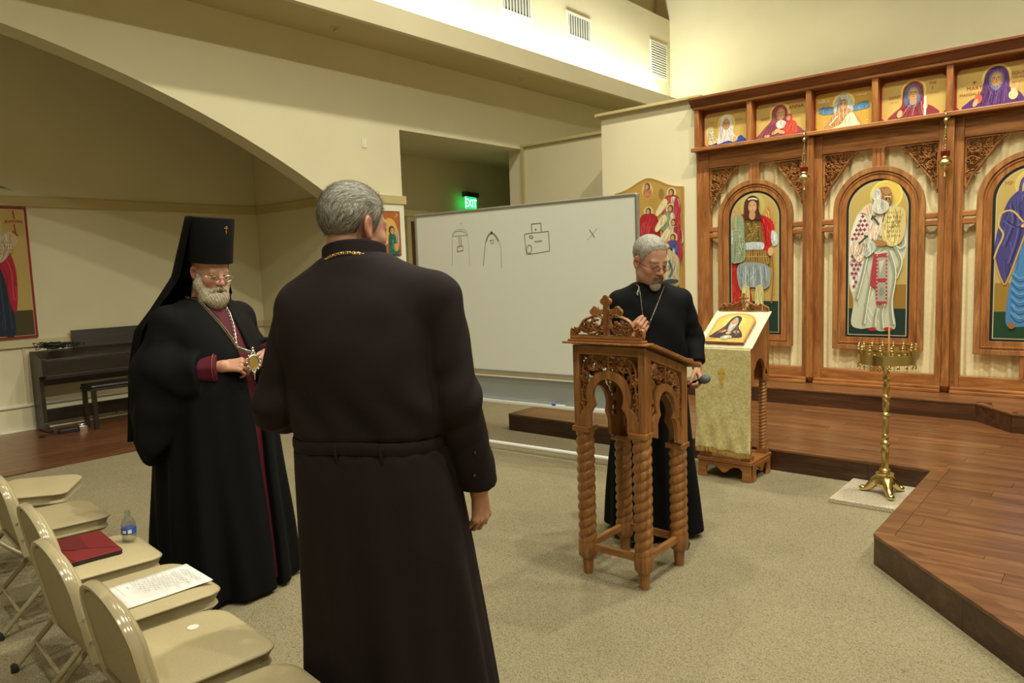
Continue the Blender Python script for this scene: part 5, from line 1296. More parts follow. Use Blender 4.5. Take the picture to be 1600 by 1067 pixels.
for i, ((x, y), r, ds, lab) in enumerate(CH):
    c = ch0 if i == 0 else copy_tree(ch0)
    c.location = (x, y, 0); c.rotation_euler = (0, 0, math.radians(r)); c['label'] = lab
    if i == 5:   # no back is seen on the last seat
        for n_ in ('back_hoop', 'back_cushion', 'back_panel'): bpy.data.objects.remove(child(c, n_))
        for q in [q for q in c.children if q.name.startswith('rivet')]: bpy.data.objects.remove(q)
        c.name = 'folding_stool'; c['category'] = 'stool'
    for n_ in ('seat', 'seat_frame'): child(c, n_).location.y = ds

# things lying on the seats
ST = .4725
fo = thing('folio_case', 'dark red leather folio case lying on the chair beside the bottle', 'folder', (-3.30, 1.055, ST+.001), math.radians(-6))
b = MB(); b.box(-.165, .165, -.115, .115, .0, .012); b.build('black_cover', plain('black_leather', (.012,.011,.012,1), .5), fo, bevel=.004)
ml = plain('maroon_leather', (.19, .018, .024, 1), .5, 0, .4, 60, .10, 160, .25)
b = MB(); b.box(-.166, .166, -.116, .116, .0123, .019); b.build('red_cover', ml, fo, bevel=.003)
b = MB(); b.prism([(-.166,-.116),(-.02,-.075),(.03,-.03),(.03,.02),(-.166,.03)], (0,0,.0192), (1,0,0), (0,1,0), (0,0,1), .003); b.build('closing_tab', plain('maroon_tab', (.13,.012,.018,1), .5), fo, bevel=.001)
b = MB(); b.tube([(-.10,-.115,.0195),(.165,-.06,.0195)], .0012, 5); b.tube([(.03,.0,.0195),(.13,.115,.0195)], .0012, 5); b.build('seam', plain('seam_dark', (.05,.006,.008,1), .7), fo)
bo = thing('water_bottle', 'small half empty clear water bottle with a blue label beside the red folder', 'bottle', (-3.262, 1.235, ST-.003))
gl, nt, bs = new_mat('clear_plastic'); nt.nodes.remove(bs); t0_ = nt.nodes.new('ShaderNodeBsdfTransparent'); t0_.inputs[0].default_value = (.93,.95,.93,1); g0_ = nt.nodes.new('ShaderNodeBsdfGlossy'); g0_.inputs['Roughness'].default_value = .08; x0_ = nt.nodes.new('ShaderNodeMixShader'); x0_.inputs[0].default_value = .09; nt.links.new(t0_.outputs[0], x0_.inputs[1]); nt.links.new(g0_.outputs[0], x0_.inputs[2]); nt.links.new(x0_.outputs[0], nt.nodes['Material Output'].inputs[0])
b = MB(); pr = [(.006,.0),(.022,.001),(.0295,.008),(.030,.014),(.028,.022),(.030,.028),(.0285,.034),(.0285,.062),(.0300,.066),(.030,.074),(.027,.088),(.018,.103),(.0115,.112),(.0110,.118),(.0135,.120),(.0135,.123),(.0112,.125),(.0112,.136),(.0098,.136),(.0098,.113),(.016,.102),(.0255,.087),(.0285,.074),(.0283,.066),(.027,.06),(.027,.034),(.0285,.028),(.0265,.022),(.0285,.013),(.021,.004),(.004,.004)]
b.lathe(pr, sides=28); b.build('bottle_body', gl, bo, 50)
b = MB(); b.lathe([(.0291,.036),(.0294,.036),(.0294,.062),(.0291,.062)], sides=36)
bl = b.build('label', plain('blue_label', (.03,.09,.42,1), .4), bo, 60)
b = MB(); n = 20
def arcstrip(a0, a1, z0, z1):
    vs = []; 
    for k in range(n+1):
        a = a0+(a1-a0)*k/n
        for z in (z0, z1): vs.append((.0297*math.cos(a), .0297*math.sin(a), z))
    b.add(vs, [(2*k, 2*k+2, 2*k+3, 2*k+1) for k in range(n)])
for (a0, a1, z0, z1) in ((-2.35,-1.75,.040,.058),(-1.35,-.75,.043,.055),(-2.9,-2.6,.039,.059),(-.5,.0,.041,.057)): arcstrip(a0, a1, z0, z1)
b.build('label_print', plain('white_print', (.70,.74,.78,1), .4), bo, 60)
mu = thing('music_sheet', 'white sheet of printed music lying on the third chair from the near end', 'sheet', (-2.68, 1.10, ST+.0005), math.radians(-3))
b = MB(); nn = 8; vs = []
for j in range(nn+1):
    for i in range(nn+1): vs.append((-.118+.236*i/nn, -.15+.30*j/nn, .0008+.0025*abs(j/nn-.5)*(1 if j > nn/2 else .3)))
b.add(vs, [(j*9+i, j*9+i+1, (j+1)*9+i+1, (j+1)*9+i) for j in range(nn) for i in range(nn)])
o = b.build('paper', plain('white_paper2', (.84,.84,.82,1), .7), mu, smooth=180); o.modifiers.new('thick', 'SOLIDIFY').thickness = .0012
p = Paint((0, 0, .0042), (1,0,0), (0,1,0), (0,0,1), .0001); K = (.10,.10,.10)
# the staves run along the short side; title end towards the chair back
for s_ in range(6):
    y0_ = .105-.036*s_
    xs = (-.075, .09)
    for l_ in range(5): p.stroke([(xs[0], y0_+.0045*l_), (xs[1], y0_+.0045*l_)], .0009, (.45,.45,.45), False)
    for k in range(15):
        x = xs[0]+.010+.0105*k; yy = y0_+.0045*((k*7+s_*3) % 5)
        p.ell(x, yy, .0024, .0018, (.12,.12,.12), .4, 8); p.stroke([(x+.002, yy), (x+.002, yy+.014)], .0007, (.15,.15,.15), False)
    p.text('Lord have mer - cy  a - men', .005, y0_-.010, .0085, (.25,.25,.25))
p.text('Hymn', -.0, -.108, .011, K); p.text('for the choir, verses in the common tone', 0, -.135, .008, K)
p.build('printed_music', mu, M['flat'])
o = MB().lathe([(.004,.0),(.0175,.0),(.0185,.0012),(.0175,.0028),(.004,.0032)], sides=28).build('white_disc', plain('white_plastic', (.80,.79,.72,1), .4), None, 40, loc=(-2.255, 1.02, ST)); tag(o, 'small round white disc lying alone on a beige seat', 'disc')
# ================================================================ PEOPLE  (signed distance fields -> one continuous skin each)
F4 = np.float32
def A(v): return np.asarray(v, F4)
def nrm(v): v = np.asarray(v, float); return v/np.linalg.norm(v)
def rc(P, a, b, ra, rb):
    a, b = A(a), A(b); d = b-a; L = float(d@d)+1e-12
    t = np.clip((P-a)@d/L, 0, 1)
    return np.linalg.norm(P-a-t[:, None]*d, axis=1)-(ra+(rb-ra)*t)
def el(P, c, r, R=None):
    q = P-A(c)
    if R is not None: q = q@A(R)
    r = A(r); k0 = np.linalg.norm(q/r, axis=1); k1 = np.linalg.norm(q/(r*r), axis=1)+1e-9
    return k0*(k0-1)/k1
def smin(a, b, k):
    h = np.clip(.5+.5*(b-a)/k, 0, 1); return b+(a-b)*h-k*h*(1-h)
def smax(a, b, k): return -smin(-a, -b, k)
def chain(P, pts, rad, k=.004):
    d = None
    for i in range(len(pts)-1):
        e = rc(P, pts[i], pts[i+1], rad[i], rad[i+1]); d = e if d is None else np.minimum(d, e) if k == 0 else smin(d, e, k)
    return d
def polygonise(f, lo, hi, h, B=8, margin=1.7):
    lo = np.array(lo, float); hi = np.array(hi, float)
    nb = np.maximum(1, np.ceil((hi-lo)/(h*B))).astype(int)
    bi = np.stack(np.meshgrid(*[np.arange(n) for n in nb], indexing='ij'), -1).reshape(-1, 3)
    cen = lo+(bi+.5)*h*B
    d = f(cen.astype(F4)); bi = bi[np.abs(d) < h*B*.87*margin+.004]
    o = np.stack(np.meshgrid(*[np.arange(B+1)]*3, indexing='ij'), -1).reshape(-1, 3)
    vals = np.empty((len(bi), (B+1)**3), F4); CH_ = 400
    for s in range(0, len(bi), CH_):
        g = bi[s:s+CH_, None, :]*B+o[None]
        vals[s:s+CH_] = f((lo+g.reshape(-1, 3)*h).astype(F4)).reshape(-1, (B+1)**3)
    V = vals.reshape(-1, B+1, B+1, B+1); S = V < 0
    corners = [(a, b, c) for a in (0, 1) for b in (0, 1) for c in (0, 1)]
    cnt = sum(S[:, a:a+B, b:b+B, c:c+B].astype(np.int8) for a, b, c in corners)
    act = np.argwhere((cnt > 0) & (cnt < 8))
    cv = np.stack([V[act[:, 0], act[:, 1]+a, act[:, 2]+b, act[:, 3]+c] for a, b, c in corners], 1)
    co = np.array(corners, float)
    acc = np.zeros((len(act), 3)); n = np.zeros(len(act))
    for i in range(8):
        for j in range(i+1, 8):
            if np.abs(co[i]-co[j]).sum() != 1: continue
            a, b = cv[:, i], cv[:, j]; m = (a < 0) != (b < 0)
            t = np.where(m, a/np.where(m, a-b, 1), 0)
            acc[m] += co[i]+(co[j]-co[i])*t[m, None]; n[m] += 1
    cell = bi[act[:, 0]]*B+act[:, 1:]
    vert = lo+(cell+acc/n[:, None])*h
    NX = nb*B+2; key = ((cell[:, 0]+1)*NX[1]+cell[:, 1]+1)*NX[2]+cell[:, 2]+1
    order = np.argsort(key); sk = key[order]
    faces = []
    step = np.array([NX[1]*NX[2], NX[2], 1])
    for ax in range(3):
        jb = [4, 2, 1][ax]
        s0 = cv[:, 0] < 0; s1 = cv[:, jb] < 0; m = s0 != s1
        u, w = [(1, 2), (2, 0), (0, 1)][ax]
        k0 = key[m]; ks = [k0, k0-step[u], k0-step[u]-step[w], k0-step[w]]
        idx = []; ok = np.ones(len(k0), bool)
        for k in ks:
            p = np.clip(np.searchsorted(sk, k), 0, len(sk)-1); ok &= sk[p] == k; idx.append(order[p])
        q = np.stack(idx, 1); flip = ~s0[m]; q[flip] = q[flip][:, ::-1]
        faces.append(q[ok])
    return vert, np.concatenate(faces)
def grid_mesh(name, V, Fq, mat, parent=None, col=None, relax=0):
    if relax:
        e = np.concatenate([Fq[:, [0, 1]], Fq[:, [1, 2]], Fq[:, [2, 3]], Fq[:, [3, 0]]])
        for _ in range(relax):
            s = np.zeros_like(V); c = np.zeros(len(V)); np.add.at(s, e[:, 0], V[e[:, 1]]); np.add.at(s, e[:, 1], V[e[:, 0]]); np.add.at(c, e[:, 0], 1); np.add.at(c, e[:, 1], 1)
            V = V*.5+.5*s/np.maximum(c, 1)[:, None]
    me = bpy.data.meshes.new(name)
    me.vertices.add(len(V)); me.vertices.foreach_set('co', V.astype(F4).ravel())
    me.loops.add(Fq.size); me.loops.foreach_set('vertex_index', Fq.astype(np.int32).ravel())
    me.polygons.add(len(Fq)); me.polygons.foreach_set('loop_start', np.arange(0, Fq.size, 4, dtype=np.int32)); me.polygons.foreach_set('loop_total', np.full(len(Fq), 4, np.int32))
    me.update(calc_edges=True); me.validate()
    if col is not None:
        ca = me.color_attributes.new('Col', 'FLOAT_COLOR', 'POINT')
        ca.data.foreach_set('color', np.concatenate([col, np.ones((len(col), 1))], 1).astype(F4).ravel())
    me.materials.append(mat); me.shade_smooth()
    o = bpy.data.objects.new(name, me); COL.objects.link(o)
    if parent is not None: o.parent = parent
    return o
def sdf_part(name, f, lo, hi, h, mat, parent=None, colf=None, relax=0):
    V, Fq = polygonise(f, lo, hi, h)
    return grid_mesh(name, V, Fq, mat, parent, None if colf is None else colf(V), relax)
def rotm(yaw=0, pitch=0, roll=0):
    """columns are the local axes; yaw turns to the left, pitch > 0 bows forward, roll > 0 leans to the right"""
    m = Matrix.Rotation(yaw, 3, 'Z') @ Matrix.Rotation(-pitch, 3, 'X') @ Matrix.Rotation(roll, 3, 'Y')
    return np.array(m)

# ---------------------------------------------------------------- head
def head_sdf(Q, p, ears=True):
    """Q in head space: x to the person's right, y forward, z up, origin between the ears"""
    d = el(Q, (0, -.014, .044), (.0765, .097, .086))
    d = smin(d, el(Q, (0, .026, -.020), (.0635, .066, .086)), .03)
    d = smin(d, el(Q, (0, .034, -.080), (.050+.004*p.get('jowl', 0), .050, .034)), .03)
    d = smin(d, el(Q, (0, .074, -.099), (.021, .017, .016)), .022)
    for s in (-1, 1):
        d = smin(d, el(Q, (s*.040, .056, -.026), (.025, .024, .022)), .02)
        d = smin(d, el(Q, (s*.052, .015, -.065), (.018, .03, .028)), .02)
    d = smin(d, rc(Q, (-.036, .074, .024), (.036, .074, .024), .0125, .0125), .014)
    for s in (-1, 1):
        d = smax(d, -el(Q, (s*.0315, .101, .004), (.018, .017, .0125)), .012)
        d = smin(d, el(Q, (s*.0315, .0755, .004), (.0145, .0140, .0135)), .003)       # eyeball under its lid
        d = smin(d, rc(Q, (s*.018, .088, -.0045), (s*.046, .080, -.005), .0028, .0022), .004)
        d = smin(d, rc(Q, (s*.016, .090, .012), (s*.048, .080, .011), .0034, .0028), .005)
    d = smin(d, rc(Q, (0, .087, .016), (0, .108, -.022), .0085, .0105), .010)
    d = smin(d, el(Q, (0, .110, -.027), (.0135, .0125, .0115)), .006)
    for s in (-1, 1):
        d = smin(d, el(Q, (s*.0125, .099, -.031), (.0085, .011, .0085)), .005)
        d = smax(d, -el(Q, (s*.0065, .106, -.040), (.0035, .006, .004)), .003)
    d = smin(d, el(Q, (0, .078, -.060), (.027, .022, .020)), .016)
    d = smin(d, rc(Q, (-.020, .0945, -.060), (.020, .0945, -.060), .0038, .0038), .006)
    d = smin(d, rc(Q, (-.017, .094, -.070), (.017, .094, -.070), .0050, .0050), .006)
    d = smax(d, -rc(Q, (-.021, .1015, -.0648), (.021, .1015, -.0648), .0022, .0022), .004)
    for s in ((-1, 1) if ears else ()):
        e = el(Q, (s*.079, -.010, -.002), (.0075, .019, .032), rotm(s*.35, -.12, 0))
        e = smin(e, el(Q, (s*.077, -.004, -.030), (.006, .010, .011)), .008)
        e = smax(e, -el(Q, (s*.087, -.006, .002), (.007, .011, .020), rotm(s*.35, -.12, 0)), .005)
        d = smin(d, e, .006)
    return d
def neck_sdf(P, hc, HR, base, r0=.058, r1=.066):
    a = hc+HR@np.array([0, -.030, -.055]); return rc(P, a, base, r0, r1)
SK = np.array([.50, .265, .185])
def skin_col(Q, p):
    n = len(Q); C = np.tile(SK*p.get('tone', 1.0), (n, 1)); x, y, z = Q[:, 0], Q[:, 1], Q[:, 2]
    def blend(w, c): 
        nonlocal C
        w = np.clip(w, 0, 1)[:, None]; C = C*(1-w)+np.array(c)*w
    g = lambda cx, cy, cz, s: np.exp(-(((np.abs(x)-cx)**2+(y-cy)**2+(z-cz)**2)/s**2))
    blend(.55*g(.042, .07, -.02, .028), (.50, .17, .11)); blend(.55*g(0, .115, -.026, .018), (.50, .16, .11)); blend(.6*g(.083, -.01, 0, .03), (.50, .165, .12))
    blend(.35*g(0, .075, .065, .05), (.56, .31, .21)); blend(.5*g(.031, .088, -.006, .016), (.33, .145, .105))
    lips = ((np.abs(z+.0655) < .0095-.007*(x/.025)**2) & (np.abs(x) < .023) & (y > .085)); blend(lips*.75, (.34, .09, .075))
    line = ((np.abs(z+.0648) < .0016) & (np.abs(x) < .021) & (y > .085)); blend(line*.9, (.10, .03, .025))
    ex = np.abs(x)-.0315; ey = z-.002
    lid = p.get('lid', .35)   # how far the lids are lowered
    eye = (ex**2/.0115**2+ey**2/.0058**2 < 1) & (y > .070) & (ey < .0055-.010*lid)
    blend(eye*1., (.62, .56, .50)); iris = (ex**2+(ey+.0035)**2 < .0052**2) & eye; blend(iris*1., (.05, .045, .04))
    lash = (ex**2/.0125**2 < 1) & (np.abs(ey-(.0055-.010*lid)+.0022*(ex/.0115)**2) < .0011) & (y > .068); blend(lash*.85, (.08, .035, .025))
    crease = (ex**2/.015**2 < 1) & (np.abs(ey-.0105+.003*(ex/.0115)**2) < .0011) & (y > .068); blend(crease*.5, (.25, .10, .075))
    br = np.exp(-((z-.0235-.004*np.cos((np.abs(x)-.034)*60))/.0050)**2)*(np.abs(x) > .012)*(np.abs(x) < .054)*(y > .055); blend(br*p.get('brow_w', .8), p.get('brow', (.25, .22, .19)))
    fold = np.exp(-(((np.abs(x)-(.020+(-z-.03)*.42))/.0022)**2))*(z < -.032)*(z > -.066)*(y > .06); blend(fold*.4, (.28, .11, .08))
    for zz in (.050, .061, .072): blend(.22*np.exp(-((z-zz-.002*np.sin(x*90))/.0013)**2)*(np.abs(x) < .045)*(y > .05), (.30, .13, .09))
    if 'stubble' in p:
        st = np.clip((-z-.040)/.02, 0, 1)*np.clip((y+.01)/.03, 0, 1); blend(st*p['stubble'], (.36, .24, .20))
    return C
# ---------------------------------------------------------------- hands
def hand_chains(side, curls, thumb=(.5, .5, -.3), thumb_curl=.5, spread=.0):
    """finger joint chains in hand space: y along the fingers, z back of the hand; the thumb lies on side*x"""
    out = []
    roots = [(.031, .086, .001), (.0105, .091, .003), (-.011, .088, .002), (-.031, .080, -.002)]
    lens = [(.044, .026, .021), (.048, .029, .022), (.044, .027, .021), (.034, .021, .019)]
    rad = [(.0098, .0086, .0078, .0066), (.0100, .0088, .0080, .0068), (.0096, .0084, .0077, .0065), (.0084, .0074, .0067, .0058)]
    for i in range(4):
        p = np.array([side*roots[i][0], roots[i][1], roots[i][2]]); a = 0; pts = [p]; sp = spread*(1.5-i)*.5*side
        for L, c in zip(lens[i], curls[i]):
            a += c; dv = np.array([math.sin(sp)*math.cos(a), math.cos(sp)*math.cos(a), -math.sin(a)]); p = p+dv*L; pts.append(p)
        out.append((pts, rad[i]))
    p = np.array([side*.026, .022, -.008]); dv = nrm((side*thumb[0], thumb[1], thumb[2])); pts = [p]
    axis = np.array([-side, .2, -.35]); 
    for k, L in enumerate((.044, .033, .027)):
        p = p+dv*L; pts.append(p); dv = nrm(dv+np.array([-side*.55, .35, -.25])*thumb_curl)
    out.append((pts, (.0145, .0118, .0105, .0078)))
    return out
def hand_sdf(Q, side, chains):
    d = None
    for (x, r0, r1) in ((.027, .0135, .0125), (.0095, .0150, .0130), (-.0095, .0148, .0125), (-.026, .0130, .0110)):
        e = rc(Q, (side*x*.62, .004, -.002), (side*x*1.08, .084, .0), r0, r1); d = e if d is None else smin(d, e, .010)
    d = smin(d, el(Q, (side*.024, .030, -.010), (.016, .028, .013)), .012)
    for pts, r in chains: d = smin(d, chain(Q, pts, r, .0035), .0045)
    for pts, r in chains[:4]: d = smin(d, el(Q, pts[0]+np.array([0, 0, .004]), (.009, .010, .008)), .006)
    return d
def frame(y, z):
    y = nrm(y); z = np.array(z, float); z = nrm(z-y*(z@y)); x = np.cross(y, z); return np.stack([x, y, z], 1)
_loft = {}
def loft_sdf(P, tab, ex=2.3):
    if id(tab) not in _loft:      # smooth the table once
        T0 = np.array(tab, float); zz = np.linspace(T0[0, 0], T0[-1, 0], 241); D = [zz]; kr_ = np.hanning(23); kr_ /= kr_.sum()
        for c_ in range(1, 5):
            v_ = np.interp(zz, T0[:, 0], T0[:, c_]); D.append(np.convolve(np.pad(v_, 11, 'reflect', reflect_type='odd'), kr_, 'valid'))
        _loft[id(tab)] = (np.stack(D, 1), tab)
    T = _loft[id(tab)][0]; z = P[:, 2]
    cx, cy, rx, ry = [np.interp(z, T[:, 0], T[:, k]).astype(F4) for k in (1, 2, 3, 4)]
    x, y = (P[:, 0]-cx)/rx, (P[:, 1]-cy)/ry
    q = (np.abs(x)**ex+np.abs(y)**ex+1e-9)**(1/ex); d = (q-1)*np.minimum(rx, ry)*.95
    return d, np.arctan2(y, x), z
def flatcut(d, P, o, n, k=.004): return smax(d, (P-A(o))@A(nrm(n)), k)

robe_black = plain('black_wool', (.0042, .0042, .0047, 1), .8, 0, .14, 5, .10, 420, .12)
robe_brown = plain('brown_black_cotton', (.0175, .0122, .0140, 1), .82, 0, .14, 5, .10, 420, .12)
robe_ink = plain('ink_black_cloth', (.0045, .0048, .0060, 1), .78, 0, .14, 5, .10, 420, .12)
for m_ in (robe_black, robe_brown, robe_ink):
    b_ = m_.node_tree.nodes['Principled BSDF']; b_.inputs['Sheen Weight'].default_value = .0; b_.inputs['Sheen Roughness'].default_value = .5
maroon = plain('maroon_cloth', (.085, .006, .016, 1), .7, 0, .3, 6, .1, 380, .12)
skin_m = colored('skin', .48, sss=.08, spec=.4, bscale=320, bstr=.06)
hair_m = colored('hair', .55, spec=.35)

class Person:
    def __init__(s, pos, face_deg, head, HR, scale, hp, hands, neck_base, limbs, torso, label, name='person'):
        s.hc = np.array(head, float); s.HR = HR; s.hs = scale; s.hp = hp; s.hands = []
        for (w, y, z, side, ch) in hands: s.hands.append((np.array(w, float), frame(y, z), side, ch))
        s.nb = np.array(neck_base, float); s.limbs = limbs; s.torso = torso
        s.pos = pos; s.face = math.radians(face_deg-90); s.label = label
    def Q(s, P): return ((P-A(s.hc))@A(s.HR))/F4(s.hs)
    def skin(s, P):
        d, _, z = loft_sdf(P, s.torso); d = smax(d, P[:, 2]-F4(s.torso[-1][0]), .03); d = smax(d, F4(s.torso[0][0])-P[:, 2], .03)
        for (a, b, ra, rb) in s.limbs: d = smin(d, rc(P, a, b, ra, rb), .02)
        d = smin(d, neck_sdf(P, s.hc, s.HR, s.nb), .02)
        Q = s.Q(P); near = np.linalg.norm(Q-A((0, .01, -.02)), axis=1) < .23
        if near.any():
            hd = np.full(len(P), .2, F4); hd[near] = head_sdf(Q[near], s.hp)*s.hs; d = smin(d, hd, .018)
        for (w, Fm, side, ch) in s.hands:
            q = (P-A(w))@A(Fm); near = np.linalg.norm(q-A((0, .08, 0)), axis=1) < .19
            if near.any():
                hd = np.full(len(P), .2, F4); hd[near] = hand_sdf(q[near], side, ch); d = smin(d, hd, .012)
        return d
    def color(s, V):
        Q = s.Q(V.astype(F4)).astype(float); C = skin_col(Q, s.hp)
        for (w, Fm, side, ch) in s.hands:
            q = (V-w)@Fm; dist = np.linalg.norm(q-np.array((0, .08, 0)), axis=1); m = dist < .20
            C[m] = SK*s.hp.get('tone', 1)*np.array([1.02, .98, .95])
            for pts, r in ch:
                for jn in pts[1:3]: C[m] = C[m]*(1-.22*np.exp(-(np.linalg.norm(q[m]-jn, axis=1)/.009)**2))[:, None]
                tip = pts[-1]; dv = nrm(pts[-1]-pts[-2]); up = np.array([0, 0, 1.]); up = nrm(up-dv*(up@dv))
                nl = np.linalg.norm(q-(tip+up*r[-1]*.8-dv*.001), axis=1) < r[-1]*.85; C[nl] = np.array([.58, .34, .26])
        return C
    def make(s, lo, hi, h=.004):
        s.o = sdf_part('person', s.skin, lo, hi, h, skin_m, None, s.color, relax=1)
        s.o.location = (*s.pos, 0); s.o.rotation_euler = (0, 0, s.face); tag(s.o, s.label, 'person'); return s.o
    def trace(s, f, x, z, off=.004, y0=.7, dirn=-1):
        y = y0
        for _ in range(60):
            d = float(f(A([[x, y, z]]))[0])-off
            if d < .0005: break
            y += dirn*max(d*.7, .0006)
        return np.array([x, y, z])
def strands(name, V, N, parent, n, length, comb, cols, width=.0016, lift=.35, seed=3, M_=None, curl=.0, jit=.22):
    """short hair ribbons growing from a surface"""
    r = np.random.default_rng(seed); idx = r.choice(len(V), n, replace=len(V) < n); mb = MB()
    for i in idx:
        p = V[i]; nn = N[i]; c = comb(p, nn)+r.normal(0, jit, 3); c = c-nn*(c@nn); c = nrm(c+1e-6)
        L = length*r.uniform(.6, 1.2); dv = nrm(c+nn*lift); side = nrm(np.cross(dv, nn)+1e-6)
        w = width*r.uniform(.6, 1.2); cc = cols[r.integers(len(cols))]; k = r.uniform(.8, 1.2)
        p0 = p-nn*.002; p1 = p0+dv*L*.5; p2 = p1+nrm(dv-nn*lift*.9+side*r.normal(0, .2+curl))*L*.5
        mb.add([p0-side*w/2, p0+side*w/2, p1-side*w*.45, p1+side*w*.45, p2], [(0, 1, 3, 2), (2, 3, 4)], 0, tuple(np.array(cc)*k))
    return mb.build(name, hair_m, parent, kind='stuff')
def mesh_normals(o):
    me = o.data; n = np.empty(len(me.vertices)*3, F4); me.vertices.foreach_get('normal', n); v = np.empty(len(me.vertices)*3, F4); me.vertices.foreach_get('co', v)
    return v.reshape(-1, 3).astype(float), n.reshape(-1, 3).astype(float)
def shell_region(pers, off, cond, noise_amp=.002, freq=420, k=.008):
    def f(P):
        Q = pers.Q(P); cd = cond(Q); d = head_sdf(Q, pers.hp, False)*pers.hs-off*np.clip(-cd/.034, .08, 1)
        w = noise_amp*(np.sin(Q[:, 0]*freq+3*np.sin(Q[:, 2]*60))*np.sin(Q[:, 2]*freq*.55+Q[:, 1]*190))
        return smax(d-w, cd*pers.hs, k)
    return f
def chain_links(path, r, mat, parent, name='chain', link=.011):
    P = np.array(path); seg = np.linalg.norm(np.diff(P, axis=0), axis=1); cum = np.concatenate([[0], np.cumsum(seg)]); n = int(cum[-1]/link); mb = MB()
    for i in range(n):
        s = (i+.5)*link; p = np.array([np.interp(s, cum, P[:, k]) for k in range(3)]); q = np.array([np.interp(min(s+.002, cum[-1]), cum, P[:, k]) for k in range(3)]); t = nrm(q-p+1e-9)
        a = nrm(np.cross(t, (0, .3, 1) if i % 2 else (1, .2, 0))+1e-9)
        if i % 2: a = nrm(np.cross(t, a))
        L = link*.72; W = r*1.9
        mb.tube([p+t*L*math.cos(u)+a*W*math.sin(u) for u in np.linspace(0, 2*PI, 11)[:-1]], r*.62, 5, closed=True)
    return mb.build(name, mat, parent, 60)
def eyeglasses(pers, mat, lens_r=(.021, .015), rim=.0011, full=True, zc=-.002, label=None):
    mb = MB(); T = lambda q: pers.hc+pers.HR@(np.array(q)*pers.hs)
    for s in (-1, 1):
        ring = [T((s*.0325+lens_r[0]*math.cos(a), .1065-.10*abs(s*.0325+lens_r[0]*math.cos(a))**1.4-.003*math.sin(a)*0, zc+lens_r[1]*math.sin(a))) for a in np.linspace(0, 2*PI, 25)[:-1]]
        mb.tube(ring, rim if full else rim*.7, 6, closed=True)
        mb.tube([T((s*.053, .099, zc+.006)), T((s*.072, .088, zc+.006)), T((s*.0785, .05, zc+.006)), T((s*.083, .0, zc+.008)), T((s*.084, -.016, zc+.002)), T((s*.081, -.026, zc-.016))], rim*1.1, 6)
        mb.tube([T((s*.010, .104, zc-.004)), T((s*.012, .100, zc-.012))], rim*.7, 5)
    mb.tube([T((-.0125, .106, zc+.003)), T((0, .110, zc+.006)), T((.0125, .106, zc+.003))], rim, 6)
    g = mb.build('eyeglasses', mat, pers.o, 60)
    lg, nt, bs = new_mat('lens_glass'); nt.nodes.remove(bs); tr = nt.nodes.new('ShaderNodeBsdfTransparent'); gl_ = nt.nodes.new('ShaderNodeBsdfGlossy'); gl_.inputs['Roughness'].default_value = .03; mx = nt.nodes.new('ShaderNodeMixShader'); mx.inputs[0].default_value = .07
    nt.links.new(tr.outputs[0], mx.inputs[1]); nt.links.new(gl_.outputs[0], mx.inputs[2]); nt.links.new(mx.outputs[0], nt.nodes['Material Output'].inputs[0])
    for s in (-1, 1):
        mb = MB(); mb.add([T((s*.0325+lens_r[0]*math.cos(a), .1065-.10*abs(s*.0325+lens_r[0]*math.cos(a))**1.4, zc+lens_r[1]*math.sin(a))) for a in np.linspace(0, 2*PI, 25)[:-1]], [tuple(range(24))])
        mb.build('lens', lg, g)
    return g
def shoe(mb, x, y, a=0):
    c, s_ = math.cos(a), math.sin(a); rings = []
    for (yy, w, h, z0) in ((-.10, .022, .05, .0), (-.085, .036, .075, .0), (-.03, .040, .085, .0), (.04, .042, .072, .0), (.10, .047, .050, .0), (.15, .044, .038, .002), (.18, .028, .028, .006), (.188, .008, .02, .010)):
        rings.append([(x+(w*math.cos(t))*c-yy*s_, y+yy*c+w*math.cos(t)*s_, z0+max(0, h*(.5+.5*math.sin(t)))) for t in np.linspace(0, 2*PI, 17)[:-1]])
    mb.loft(rings)
shoe_m = plain('black_shoe_leather', (.010, .010, .011, 1), .22)
def fold(th, z, ztop, amp, ns, seed, drift=1.2):
    """soft vertical folds that deepen downwards"""
    r = np.random.default_rng(seed); t = np.clip((ztop-z)/ztop, 0, 1); out = 0
    for n in ns: out = out+np.sin(n*th+r.uniform(0, 6)+drift*r.normal()*t+.4*np.sin(3*z+r.uniform(0, 6)))*r.uniform(.6, 1.1)
    return (amp*(t**.8)*out/len(ns)).astype(F4)
BODY = [(.05, 0, 0, .13, .08), (.5, 0, 0, .16, .10), (.95, 0, 0, .15, .10), (1.1, 0, 0, .14, .10), (1.35, 0, 0, .16, .10), (1.44, 0, 0, .11, .08)]

# ================================================================ the grey haired man seen from behind
def relaxed(side): return hand_chains(side, [(.45, .60, .35), (.50, .65, .4), (.54, .68, .4), (.58, .7, .4)], (.30, .88, -.50), .2, .12)
kb = Person((-1.72, 1.375), 118, (-.062, .060, 1.716), rotm(math.radians(-30), math.radians(9), math.radians(-3)), 1.02,
            dict(brow=(.2,.18,.16), lid=.3, tone=.98, jowl=1), [((.300, .048, .915), (-.03, .20, -.98), (.84, -.42, .0), -1, relaxed(-1)), ((-.17, .27, 1.08), (.8, .5, .1), (-.3, .4, .8), 1, relaxed(1))],
            (-.035, .0, 1.55), [((.20, 0, 1.50), (.270, -.02, 1.21), .045, .04), ((.270, -.02, 1.21), (.300, .045, .925), .038, .029), ((-.20, 0, 1.48), (-.295, -.02, 1.18), .045, .04), ((-.295, -.02, 1.18), (-.17, .27, 1.08), .038, .029)],
            BODY, 'heavy set grey haired man in a dark brown cassock seen from behind')
kb.make((-.52, -.25, .0), (.48, .45, 1.90), .004)
